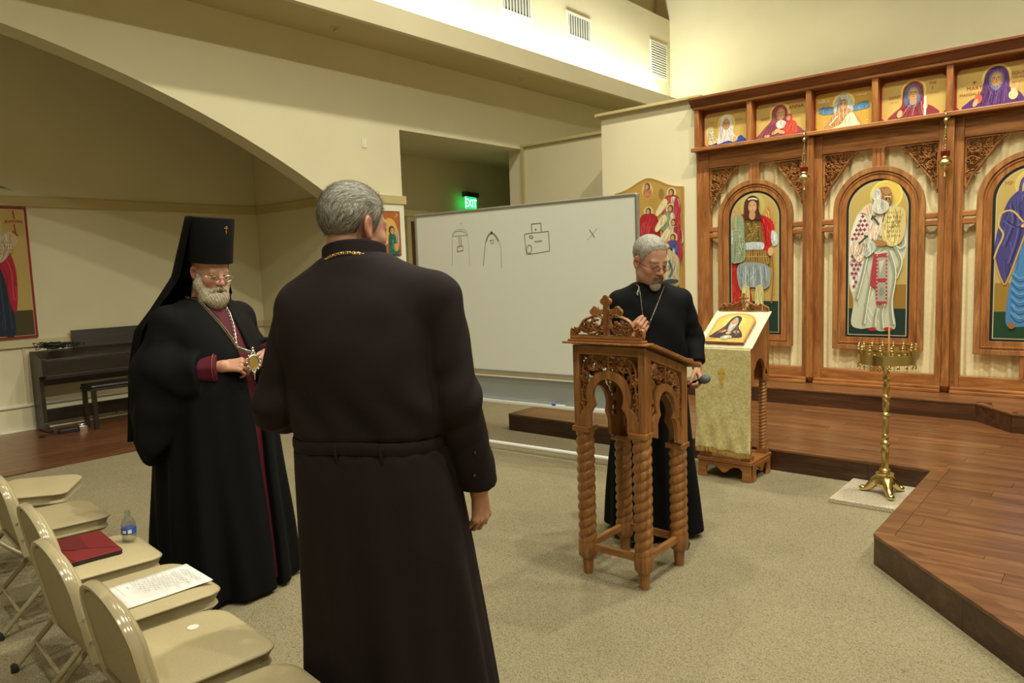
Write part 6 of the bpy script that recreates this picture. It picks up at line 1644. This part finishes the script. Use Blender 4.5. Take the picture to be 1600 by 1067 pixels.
KT = [(.015, .045, .035, .325, .235), (.20, .040, .03, .312, .228), (.5, .03, .015, .285, .215), (.8, .015, -.005, .262, .205), (1.0, .002, -.012, .245, .192), (1.10, -.005, -.012, .238, .182), (1.24, -.012, -.014, .248, .182), (1.38, -.018, -.016, .258, .178), (1.49, -.026, -.010, .245, .158), (1.56, -.032, .0, .195, .125), (1.61, -.036, .004, .120, .09), (1.65, -.040, .006, .085, .072)]
def kb_robe(P):
    d, th, z = loft_sdf(P, KT)
    skirt = fold(th, z, 1.06, .050, (6, 9, 13, 4), 5); up = (z > 1.1)
    w = .0035*np.sin(th*3+9*z)*np.clip((z-1.1)/.1, 0, 1)*np.clip((1.5-z)/.1, 0, 1)+.0035*np.sin(P[:, 0]*46+P[:, 2]*30)*np.exp(-((z-1.19)/.07)**2)+.006*np.exp(-((z-1.09)/.035)**2)*np.sin(22*th)*.35
    w = w+.0045*np.sin(P[:, 0]*15+z*8+1)*np.sin(z*13-P[:, 0]*6)*up+.0025*np.sin(P[:, 0]*31-z*16)*np.exp(-((z-1.40)/.10)**2)
    d = d-skirt-w.astype(F4)+.010*np.exp(-((z-1.098)/.018)**2).astype(F4)
    d = smax(d, z-1.635, .02); d = smax(d, .015-z, .01)
    d = smin(d, rc(P, (-.03, -.008, 1.580), (.200, -.015, 1.508), .062, .078), .05); d = smin(d, rc(P, (-.03, -.008, 1.580), (-.203, -.015, 1.490), .062, .078), .05)
    def arm(sh, elb, wr, rr, cut):
        a = chain(P, [sh, elb, wr], rr, .03)
        t = np.linalg.norm(P-A(elb), axis=1)
        u = (P-A(sh))@A(nrm(np.array(wr)-np.array(sh)))
        a = a-(.0030*np.sin(u*75+P[:, 1]*45)*np.exp(-(t/.12)**2)+.0022*np.sin(u*40+P[:, 1]*60+P[:, 0]*30)).astype(F4)
        return flatcut(a, P, cut[0], cut[1], .006)
    r_ = arm((.205, -.012, 1.498), (.264, -.030, 1.21), (.297, .045, .93), (.082, .067, .064), ((.297, .042, .945), (0, .25, -.97)))
    l_ = arm((-.208, -.012, 1.482), (-.298, -.04, 1.19), (-.17, .25, 1.08), (.080, .073, .062), ((-.18, .235, 1.08), (.7, .7, -.1)))
    return smin(smin(d, r_, .009), l_, .009)
kr = sdf_part('cassock', kb_robe, (-.52, -.40, .0), (.48, .45, 1.68), .0062, robe_brown, kb.o, relax=1)
def kb_col(P):
    c = A((-.046, .012, 1.630)); q = (P-c)@A(rotm(0, .28, -.10)); r = np.hypot(q[:, 0]/1.12, q[:, 1]); return smax(np.abs(r-.080)-.006, np.abs(q[:, 2])-.030, .005)
sdf_part('collar', kb_col, (-.16, -.13, 1.55), (.09, .15, 1.72), .003, robe_brown, kb.o, relax=1)
# belt of the same cloth round the waist, tied at the back
b = MB(); ring = []
for k in range(72):
    a = 2*PI*k/72; dr = np.array([math.cos(a), math.sin(a), 0]); lo_, hi_ = .02, .45
    zz = 1.098+.004*math.sin(3*a)
    for _ in range(22):
        m_ = (lo_+hi_)/2; dd, _, _ = loft_sdf(A([[dr[0]*m_-.005, dr[1]*m_-.012, zz]]), KT)
        lo_, hi_ = (m_, hi_) if dd[0] < -.003 else (lo_, m_)
    ring.append((dr[0]*lo_-.005, dr[1]*lo_-.012, zz))
b.tube(ring, .019, 8, closed=True, flat=1.0, up=(0, 0, 1))
V_ = np.array(b.v).reshape(72, 8, 3)
for k in range(72):
    c_ = np.array(ring[k]); rad_ = nrm([ring[k][0], ring[k][1], 0]); dv_ = V_[k]-c_; V_[k] = c_+dv_-np.outer(dv_@rad_, rad_)*.72
b.v = [tuple(x) for x in V_.reshape(-1, 3)]
b.build('belt', robe_brown, kb.o, 60)
for (ax_, len_) in ((-.045, .10), (.085, .07)):
    p0 = kb.trace(kb_robe, ax_, 1.098, .009, -.7, 1); b = MB(); b.tube([p0+V3((0,0,.018)), p0+V3((.004,-.006,-.005)), p0+V3((.006,-.003,-.035))], .0045, 6); b.build('belt_loop', robe_brown, kb.o, 60)
for (dz, dx) in ((.045, .0), (.115, .004)):
    q0 = np.array([.297-.01+dx, .042-.02, .945+dz]); dirn = nrm((.35, -.93, 0)); t_ = .15
    for _ in range(50):
        d_ = float(kb_robe(A([q0+dirn*t_]))[0])
        if d_ < .001: break
        t_ -= max(d_*.6, .0008)
    b = MB(); b.sphere(q0+dirn*(t_+.001), (.0055, .0055, .0055), 10, 7); b.build('cuff_button', plain('dark_button', (.02,.02,.02,1), .18), kb.o, 60)
gp = []
for k in range(41):
    a = PI+.20+(PI-.40)*k/40; c = np.array((-.046, .012, 1.630)); R3 = rotm(0, .28, -.10); gp.append(c+R3@np.array([1.12*.092*math.cos(a), .092*math.sin(a), -.014-.022*abs(math.cos(a))**2]))
chain_links(gp, .0019, M['gold'], kb.o, 'gold_chain', .0068)
# hair
def kb_hc(Q):
    x, y, z = Q[:, 0], Q[:, 1], Q[:, 2]; ax = np.abs(x)
    line = np.interp(y, [-.12, -.06, -.034, -.026, .008, .016, .028, .045, .07, .10], [-.060, -.052, -.036, .030, .034, -.012, -.002, .035, .062, .075])
    return (line-z)*.8
GREY = [(.50, .49, .44), (.36, .35, .31), (.24, .23, .20), (.13, .12, .105), (.58, .57, .52)]
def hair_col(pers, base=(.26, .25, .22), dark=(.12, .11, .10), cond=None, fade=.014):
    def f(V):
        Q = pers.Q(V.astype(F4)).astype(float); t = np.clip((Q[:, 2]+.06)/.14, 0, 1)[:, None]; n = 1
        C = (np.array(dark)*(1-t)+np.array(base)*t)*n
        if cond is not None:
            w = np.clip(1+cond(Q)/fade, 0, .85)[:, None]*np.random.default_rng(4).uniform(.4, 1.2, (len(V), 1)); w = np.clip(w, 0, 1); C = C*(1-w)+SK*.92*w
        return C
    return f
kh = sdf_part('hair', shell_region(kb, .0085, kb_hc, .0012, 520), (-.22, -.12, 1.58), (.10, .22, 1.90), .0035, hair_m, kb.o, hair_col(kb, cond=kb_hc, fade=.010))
V_, N_ = mesh_normals(kh); Qv = kb.Q(V_.astype(F4)); keep = (N_@(kb.HR@np.array([0, .2, .6])) > -.9) & (np.linalg.norm(Qv, axis=1) > .07)
def comb_k(p, n):
    q = kb.HR.T@(p-kb.hc)/kb.hs; sw = .35*math.sin(q[0]*40+q[2]*25); return kb.HR@np.array([.30+sw, -.75, -1.0 if q[2] < .07 else -.25])
strands('hair_strands', V_[keep], N_[keep], kh, 11000, .034, comb_k, GREY, .0011, .07, 5, jit=.12)

# ================================================================ the speaker behind the lectern
fist = hand_chains(-1, [(.9, 1.2, .7), (1.0, 1.25, .8), (1.05, 1.3, .8), (1.05, 1.3, .8)], (.25, .9, -.35), .55)
grip = hand_chains(1, [(.7, 1.0, .6), (.85, 1.1, .7), (.9, 1.15, .7), (.95, 1.15, .7)], (.45, .8, -.45), .45)
SPOS = (-2.125, 3.735)
sp = Person(SPOS, -52, (.005, .072, 1.598), rotm(math.radians(27), math.radians(22), math.radians(2)), 1.09,
            dict(brow=(.16,.14,.12), lid=.75, tone=1.0, stubble=.35), [((.130, .165, 1.185), (-.62, .45, .64), (.25, .85, -.35), -1, fist), ((-.250, .085, .985), (-.10, .62, -.78), (-.90, .2, .1), 1, grip)],
            (0, 0, 1.42), [((.18, 0, 1.38), (.255, -.03, 1.10), .045, .04), ((.255, -.03, 1.10), (.130, .165, 1.185), .038, .028), ((-.18, 0, 1.38), (-.25, -.03, 1.15), .045, .04), ((-.25, -.03, 1.15), (-.250, .085, .985), .038, .028)],
            [(a*.96, b_, c, d, e) for a, b_, c, d, e in BODY], 'bespectacled man with a grey goatee in a black cassock behind the carved stand')
sp.make((-.40, -.25, .0), (.38, .42, 1.80), .004)
STB = [(.02, .0, .0, .27, .235), (.25, 0, 0, .255, .22), (.55, 0, 0, .23, .195), (.85, 0, .01, .205, .175), (1.0, 0, .015, .195, .168), (1.15, 0, .012, .198, .160), (1.28, 0, .006, .205, .150), (1.38, 0, 0, .195, .125), (1.43, 0, 0, .14, .098), (1.47, 0, .005, .085, .078), (1.50, 0, .01, .075, .072)]
def sp_robe(P):
    d, th, z = loft_sdf(P, STB); d = d-fold(th, z, .98, .046, (6, 9, 12, 4), 9)-(.004*np.sin(th*5+24*z)*np.clip((z-.9)/.1, 0, 1)).astype(F4)
    d = smax(d, z-1.475, .01); d = smax(d, .03-z, .01)
    d = smin(d, rc(P, (0, 0, 1.425), (.170, -.005, 1.372), .055, .068), .045); d = smin(d, rc(P, (0, 0, 1.425), (-.170, -.005, 1.372), .055, .068), .045)
    def arm(sh, elb, wr, rr, cut):
        a = chain(P, [sh, elb, wr], rr, .03); t = np.linalg.norm(P-A(elb), axis=1)
        a = a-(.0035*np.sin(P[:, 2]*85+P[:, 1]*45)*np.exp(-(t/.12)**2)+.002*np.sin(P[:, 2]*50+P[:, 1]*60)).astype(F4); return flatcut(a, P, cut[0], cut[1], .006)
    r_ = arm((.175, -.005, 1.365), (.255, -.03, 1.09), (.145, .145, 1.175), (.070, .062, .052), ((.150, .14, 1.172), (-.6, .75, .4)))
    l_ = arm((-.175, -.005, 1.365), (-.25, -.03, 1.14), (-.25, .075, 1.0), (.070, .062, .052), ((-.25, .07, 1.01), (0, .5, -.86)))
    return smin(smin(d, r_, .010), l_, .010)
sr = sdf_part('cassock', sp_robe, (-.42, -.32, .0), (.42, .36, 1.53), .0066, robe_ink, sp.o, relax=1)
b = MB(); shoe(b, -.10, .14, .12); b.build('shoe', shoe_m, sp.o, 50); b = MB(); shoe(b, .11, .10, -.15); b.build('shoe', shoe_m, sp.o, 50)
def sp_hc(Q):
    x, y, z = Q[:, 0], Q[:, 1], Q[:, 2]
    line = np.interp(y, [-.12, -.06, -.034, -.026, .008, .016, .028, .045, .06, .075, .10], [-.055, -.045, -.03, .032, .034, -.016, .004, .05, .066, .086, .090])+.010*np.exp(-((np.abs(x)-.036)/.014)**2)*(y > .04)+.002*np.sin(x*170)*(y > .03); return (line-z)*.8
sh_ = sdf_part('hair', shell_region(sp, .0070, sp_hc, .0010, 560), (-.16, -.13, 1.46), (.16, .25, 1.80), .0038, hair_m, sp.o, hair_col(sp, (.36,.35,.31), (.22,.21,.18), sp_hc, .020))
V_, N_ = mesh_normals(sh_); keep = np.linalg.norm(sp.Q(V_.astype(F4)), axis=1) > .07
strands('hair_strands', V_[keep], N_[keep], sh_, 5000, .016, lambda p, n: sp.HR@np.array([.15, .55, -.35]), GREY, .0022, .28, 6, jit=.25)
def goatee(Q):
    x, y, z = Q[:, 0], Q[:, 1], Q[:, 2]
    d = el(Q, (0, .080, -.104), (.030, .026, .030)); d = smin(d, rc(Q, (-.020, .100, -.050), (-.030, .086, -.080), .0075, .007), .006); d = smin(d, rc(Q, (.020, .100, -.050), (.030, .086, -.080), .0075, .007), .006)
    d = smin(d, rc(Q, (-.020, .1005, -.0495), (0, .106, -.046), .0075, .007), .004); d = smin(d, rc(Q, (.020, .1005, -.0495), (0, .106, -.046), .0075, .007), .004)
    d = smax(d, -el(Q, (0, .105, -.067), (.0215, .03, .0105)), .004)
    return d-(.0015*np.sin(x*700+z*120)*np.sin(z*260))
BEARD = [(.42, .40, .36), (.30, .27, .23), (.22, .17, .13), (.50, .48, .44)]
def gcol(V):
    q = sp.Q(V.astype(F4)).astype(float); t = np.clip((-q[:, 2]-.055)/.05, 0, 1)[:, None]; return np.array([.15, .105, .075])*(1-t)+np.array([.34, .31, .27])*t
g_ = sdf_part('goatee', lambda P: goatee(sp.Q(P))*sp.hs, (-.18, -.02, 1.42), (.18, .30, 1.62), .003, hair_m, sp.o, gcol)
V_, N_ = mesh_normals(g_); strands('goatee_strands', V_, N_, g_, 700, .010, lambda p, n: sp.HR@np.array([0, .15, -1]), BEARD, .0016, .3, 7)
eyeglasses(sp, plain('dark_metal_rim', (.03,.025,.02,1), .3, .8), (.0215, .0140), .0014)
path = []
for t in np.linspace(0, 1, 24):   # down the right of the chest to the hand
    x = .072*(1-t)+.075*t*0+.060*t; z = 1.455-.215*t; path.append(sp.trace(sp_robe, x, z, .004))
path2 = []
for t in np.linspace(0, 1, 24): path2.append(sp.trace(sp_robe, -.070*(1-t)+.035*t, 1.455-.215*t, .004))
chain_links(path, .0020, M['silver'], sp.o, 'neck_chain', .007); chain_links(path2, .0020, M['silver'], sp.o, 'neck_chain', .007)
lp = [path[0]+V3((.012, -.02, .012)), path[0], path[2]+V3((.010, 0, -.01)), path[5]+V3((.014, .002, 0)), path[3]+V3((.022, -.004, 0))]
b = MB(); b.tube(spline(lp, False, 5), .0032, 6); b.build('chain_loop', M['silver'], sp.o, 60)
mic_w = np.array([-.250, .085, .985]); Fm = frame((-.10, .62, -.78), (-.90, .2, .1)); mc = mic_w+Fm@np.array([.010, .098, -.030]); md = nrm(Fm@np.array([1.0, .32, .0]))
ca, sa = math.cos(sp.face), math.sin(sp.face)
def wpt(q): return (SPOS[0]+q[0]*ca-q[1]*sa, SPOS[1]+q[0]*sa+q[1]*ca, q[2])
mi = thing('microphone', 'black handheld microphone with a grey mesh head held low by the speaker', 'microphone', wpt(mc))
wd_ = lambda v: np.array([v[0]*ca-v[1]*sa, v[0]*sa+v[1]*ca, v[2]])
D_ = nrm((.40, .80, .40)) if False else nrm(np.array([.80, -.15, .34]))
b = MB(); b.tube([-D_*.13, -D_*.05, D_*.035, D_*.045], [.011, .0125, .0165, .018], 14); b.build('handle', M['black_plastic'], mi, 50)
b = MB(); b.tube([D_*.046, D_*.055, D_*.075, D_*.09, D_*.098], [.020, .025, .026, .020, .006], 16); b.build('mesh_head', plain('mic_mesh', (.16,.19,.21,1), .45, .6, .5, 0, 0, 900, .6), mi, 60)

# ================================================================ the bearded bishop at the left
pinch = hand_chains(-1, [(.75, .75, .45), (.85, .85, .5), (.95, .95, .6), (1.0, 1.0, .6)], (.40, .85, -.42), .35)
pinch2 = hand_chains(1, [(.5, .75, .45), (.6, .85, .5), (.75, .95, .6), (.85, 1.0, .6)], (.40, .85, -.42), .35)
BPOS = (-3.585, 1.81)
bp = Person(BPOS, 10, (0, .062, 1.622), rotm(math.radians(-5), math.radians(20), 0), 1.03,
            dict(brow=(.40,.36,.30), brow_w=.5, lid=.85, tone=1.02, jowl=1), [((.115, .255, 1.165), (-.62, .76, .02), (.62, .42, .65), -1, pinch), ((-.165, .275, 1.20), (.72, .66, -.12), (-.35, .55, .75), 1, pinch2)],
            (0, 0, 1.44), [((.20, 0, 1.40), (.30, -.02, 1.13), .045, .04), ((.30, -.02, 1.13), (.115, .255, 1.165), .038, .029), ((-.20, 0, 1.40), (-.30, -.02, 1.14), .045, .04), ((-.30, -.02, 1.14), (-.165, .275, 1.20), .038, .029)],
            [(a*.97, b_, c, d, e) for a, b_, c, d, e in BODY], 'white bearded bishop in a tall black veiled hat and black robe')
bp.make((-.42, -.25, .0), (.42, .46, 1.80), .004)
BT = [(.02, .0, .02, .335, .345), (.30, 0, .02, .325, .330), (.6, 0, .025, .305, .300), (.9, 0, .035, .285, .275), (1.05, 0, .04, .270, .262), (1.2, 0, .035, .255, .235), (1.32, 0, .02, .240, .190), (1.40, 0, .008, .205, .145), (1.45, 0, .0, .14, .11), (1.50, 0, .0, .095, .085)]
def slit(P, grow=0):
    z = P[:, 2]; w = np.interp(z, [0, .5, .9, 1.05, 1.25, 1.40, 1.47], [.020, .018, .024, .036, .034, .045, .060]).astype(F4)
    cx = np.interp(z, [0, .5, 1.0, 1.3, 1.5], [-.055, -.050, -.035, -.012, .0]).astype(F4)
    return smax(np.abs(P[:, 0]-cx)-w-grow, .03-P[:, 1], .01)
IT = [(a_, b_, c_, d_*(.86 if a_ < .8 else .90), e_*(.90 if a_ < .8 else .92)) for a_, b_, c_, d_, e_ in BT]
def bp_inner(P):
    d, th, z = loft_sdf(P, IT); d = d+.004-(.004*np.sin(th*14+2*z)).astype(F4); d = smax(d, z-1.485, .01); d = smax(d, .05-z, .01)
    for (sg, elb, wr, cut, n) in ((1, (.30, -.02, 1.12), (.13, .235, 1.155), (.128, .238, 1.16), (-.62, .76, .02)), (-1, (-.30, -.02, 1.13), (-.18, .26, 1.19), (-.172, .268, 1.195), (.72, .66, -.12))):
        a = rc(P, elb, wr, .066, .066); a = a-(.002*np.sin(P[:, 2]*120)).astype(F4); d = smin(d, flatcut(a, P, cut, n, .004), .012)
    return d
def bp_mantle(P):
    d, th, z = loft_sdf(P, BT); d = d-fold(th, z, 1.25, .060, (5, 8, 11, 15), 21)*np.clip(.35+np.abs(th-PI/2)/1.2, 0, 1)-(.004*np.sin(th*3+8*z)*np.clip((z-1.0)/.2, 0, 1)).astype(F4)
    d = smax(d, z-1.475, .015); d = smax(d, .018-z, .01)
    for sg in (1, -1): d = smin(d, rc(P, (0, 0, 1.425), (sg*.20, -.005, 1.375), .07, .085), .05)
    d = smax(d, -slit(P), .012)
    for (sg, elb, wr, cut, n) in ((1, (.280, -.025, 1.14), (.185, .165, 1.14), (.178, .172, 1.14), (-.62, .76, .02)), (-1, (-.280, -.025, 1.14), (-.21, .19, 1.17), (-.205, .20, 1.17), (.62, .76, -.1))):
        sh = (sg*.20, -.005, 1.37)
        a = chain(P, [sh, elb, wr], (.088, .088, .080), .08)
        low = chain(P, [elb, (sg*.318, -.02, .96), (sg*.345, -.01, .745)], (.084, .070, .038), .08)
        low = smin(low, rc(P, wr, (sg*.335, -.0, .80), .080, .042), .06); low = smin(low, rc(P, ((wr[0]+elb[0])/2, (wr[1]+elb[1])/2, 1.12), (sg*.335, .0, .84), .088, .055), .06)
        a = smin(a, low, .08)
        w = .003*np.sin(P[:, 2]*34+P[:, 1]*60+P[:, 0]*40)+.010*np.sin((P[:, 1]*1.2+P[:, 0])*52+P[:, 2]*6)*np.clip((1.2-P[:, 2])/.3, 0, 1)
        a = flatcut(a-w.astype(F4), P, cut, n, .008); d = smin(d, a, .022)
    return d
sdf_part('inner_cassock', bp_inner, (-.42, -.36, .02), (.42, .42, 1.52), .0066, maroon, bp.o, relax=1)
sdf_part('mantle', bp_mantle, (-.48, -.42, .0), (.48, .45, 1.52), .0066, robe_black, bp.o, relax=1)
# cuff piping
for (c, n, r_) in (((.133, .231, 1.158), (-.62, .76, .02), .069),):
    Fc = frame(n, (0, 0, 1)); b = MB(); b.tube([np.array(c)+Fc@np.array([r_*math.cos(a), -.004, r_*math.sin(a)]) for a in np.linspace(0, 2*PI, 37)[:-1]], .0016, 5, closed=True); b.build('cuff_piping', plain('rose_piping', (.35,.06,.09,1), .6), bp.o, 60)
# hat and veil
Rh = bp.HR; hb = bp.hc+Rh@np.array([0, -.004, .045]); hz = Rh@np.array([0, 0, 1.]); hz = nrm(hz*.35+np.array([0, .0, 1])*.65); hx = nrm(np.cross((0, 1, 0), hz)); hy = np.cross(hz, hx)
b = MB(); rings = []
for (r_, t) in ((.098, .0), (.104, .0), (.105, .01), (.107, .10), (.1125, .215), (.111, .222), (.09, .2235), (.03, .2215)):
    rings.append([hb+hx*r_*.985*math.cos(a)+hy*r_*1.06*math.sin(a)+hz*t for a in np.linspace(0, 2*PI, 41)[:-1]])
b.loft(rings); b.build('hat', plain('hat_black_cloth', (.0045,.0045,.005,1), .72, 0, .18, 0, 0, 300, .1), bp.o, 50)
fc = hb+hy*.1165+hz*.168+hx*.0; b = MB()
def crossbar(mb, p, q, w):
    p, q = np.array(p), np.array(q); mb.tube([fc+hx*p[0]+hz*p[1]+hy*p[2], fc+hx*q[0]+hz*q[1]+hy*q[2]], w, 6)
crossbar(b, (0, -.02, .0), (0, .020, .003), .0022); crossbar(b, (-.012, .008, .001), (.012, .008, .001), .0021); crossbar(b, (-.006, .015, .002), (.006, .015, .002), .0016); crossbar(b, (-.006, -.010, .001), (.006, -.006, .001), .0016)
b.build('hat_cross', M['gold'], bp.o, 60)
b = MB(); nr, na = 46, 60; vs = []
zt_ = float((hb+hz*.224)[2]); yt = float((hb+hz*.22)[1])
for j in range(nr+1):
    t = j/nr; z = zt_-(zt_-.80)*t
    rx = np.interp(z, [.80, 1.15, 1.35, 1.47, 1.60, zt_], [.335, .318, .285, .205, .142, .1155]); ry = np.interp(z, [.80, 1.15, 1.35, 1.47, 1.60, zt_], [.20, .205, .20, .185, .150, .121])
    yc = np.interp(z, [.80, 1.35, 1.47, 1.60, zt_], [-.135, -.085, -.050, .005, yt])
    for i in range(na+1):
        s = i/na; a = PI-.10+(PI+.20)*s if z > 1.5 else PI-.02+(PI+.04)*s
        fo_ = 1+(.05*math.sin(17*a+2*t)+.03*math.sin(29*a))*min(1, max(0, (1.62-z)/.35))
        vs.append((rx*math.cos(a)*fo_, yc+ry*math.sin(a)*fo_, z+.0*s))
N = na+1; b.add(vs, [(j*N+i, (j+1)*N+i, (j+1)*N+i+1, j*N+i+1) for j in range(nr) for i in range(na)])
o = b.build('veil', plain('veil_black', (.0040,.0040,.0044,1), .8, 0, .12), bp.o, 180); md_ = o.modifiers.new('thick', 'SOLIDIFY'); md_.thickness = .004
# beard, moustache
def beard(Q):
    x, y, z = Q[:, 0], Q[:, 1], Q[:, 2]; ax = np.abs(x)
    d = el(Q, (0, .068, -.104), (.057, .052, .052)); d = smin(d, el(Q, (0, .082, -.122), (.046, .036, .042)), .03)
    for s in (-1, 1):
        d = smin(d, rc(Q, (s*.068, .018, .004), (s*.063, .030, -.055), .013, .022), .02); d = smin(d, rc(Q, (s*.063, .030, -.055), (s*.040, .060, -.105), .024, .034), .025)
        d = smin(d, rc(Q, (s*.006, .104, -.047), (s*.036, .090, -.068), .0085, .009), .006)
    d = smax(d, -el(Q, (0, .112, -.0665), (.016, .03, .0075)), .004)
    return d-(.0018*np.sin(x*420+5*np.sin(z*40))*np.sin(z*190+y*120)).astype(F4)
def bcol(V):
    q = bp.Q(V.astype(F4)).astype(float); n = .86+.14*np.sin(q[:, 0]*420+5*np.sin(q[:, 2]*40)); t = np.clip((-q[:, 2]-.02)/.05, 0, 1); return np.array([.50, .43, .33])[None]*(n*(.8+.25*t))[:, None]
bb_ = sdf_part('beard', lambda P: beard(bp.Q(P))*bp.hs, (-.14, -.04, 1.36), (.14, .30, 1.68), .0035, hair_m, bp.o, bcol)
V_, N_ = mesh_normals(bb_)
strands('beard_strands', V_, N_, bb_, 6500, .016, lambda p, n: bp.HR@np.array([0, .25, -1]), [(.66,.60,.48), (.48,.40,.29), (.78,.74,.64), (.34,.27,.19)], .0016, .40, 8, curl=.5)
eyeglasses(bp, M['silver'], (.0215, .0150), .0012)
# silver chain and the jewelled pendant in his hands
pend = np.array([.015, .355, 1.175])
c1, c2 = [], []
for t in np.linspace(0, 1, 30):
    z = 1.475-.235*t; c1.append(bp.trace(lambda P: np.minimum(bp_mantle(P), bp_inner(P)), .088*(1-t)+.020*t, z, .006)); c2.append(bp.trace(lambda P: np.minimum(bp_mantle(P), bp_inner(P)), -.050*(1-t)+.008*t, z-.03*(1-t), .006))
c1 = [np.array((.085, -.02, 1.50))]+c1+[pend+V3((.004, 0, .045))]; c2 = c2+[pend+V3((-.004, 0, .045))]
chain_links(c1, .0034, M['silver'], bp.o, 'silver_chain', .0105); chain_links(c2, .0034, M['silver'], bp.o, 'silver_chain', .0105)
nv = nrm((.25, .9, .25)); Fp = frame((0, 0, 1), nv); b = MB()
def PP(x, y, z): return pend+Fp@np.array([x, y, z])
ring = [PP(.026*math.cos(a), .034*math.sin(a), .0) for a in np.linspace(0, 2*PI, 29)[:-1]]; b.tube(ring, .0055, 7, closed=True)
for k in range(14):
    a = 2*PI*k/14; b.sphere(PP(.034*math.cos(a), .043*math.sin(a), 0), .0058, 8, 6)
b.sphere(PP(0, .052, 0), .010, 10, 7); b.sphere(PP(0, .068, 0), .007, 8, 6); b.sphere(PP(0, -.050, 0), .008, 8, 6); b.tube([PP(0, -.055, 0), PP(0, -.085, 0)], [.006, .003], 6)
b.build('pendant', M['silver'], bp.o, 50)
b = MB(); b.add([PP(.024*math.cos(a), .031*math.sin(a), .002) for a in np.linspace(0, 2*PI, 25)[:-1]], [tuple(range(24))]); b.build('pendant_enamel', plain('enamel_gold', (.55,.38,.12,1), .2, .6), bp.o)
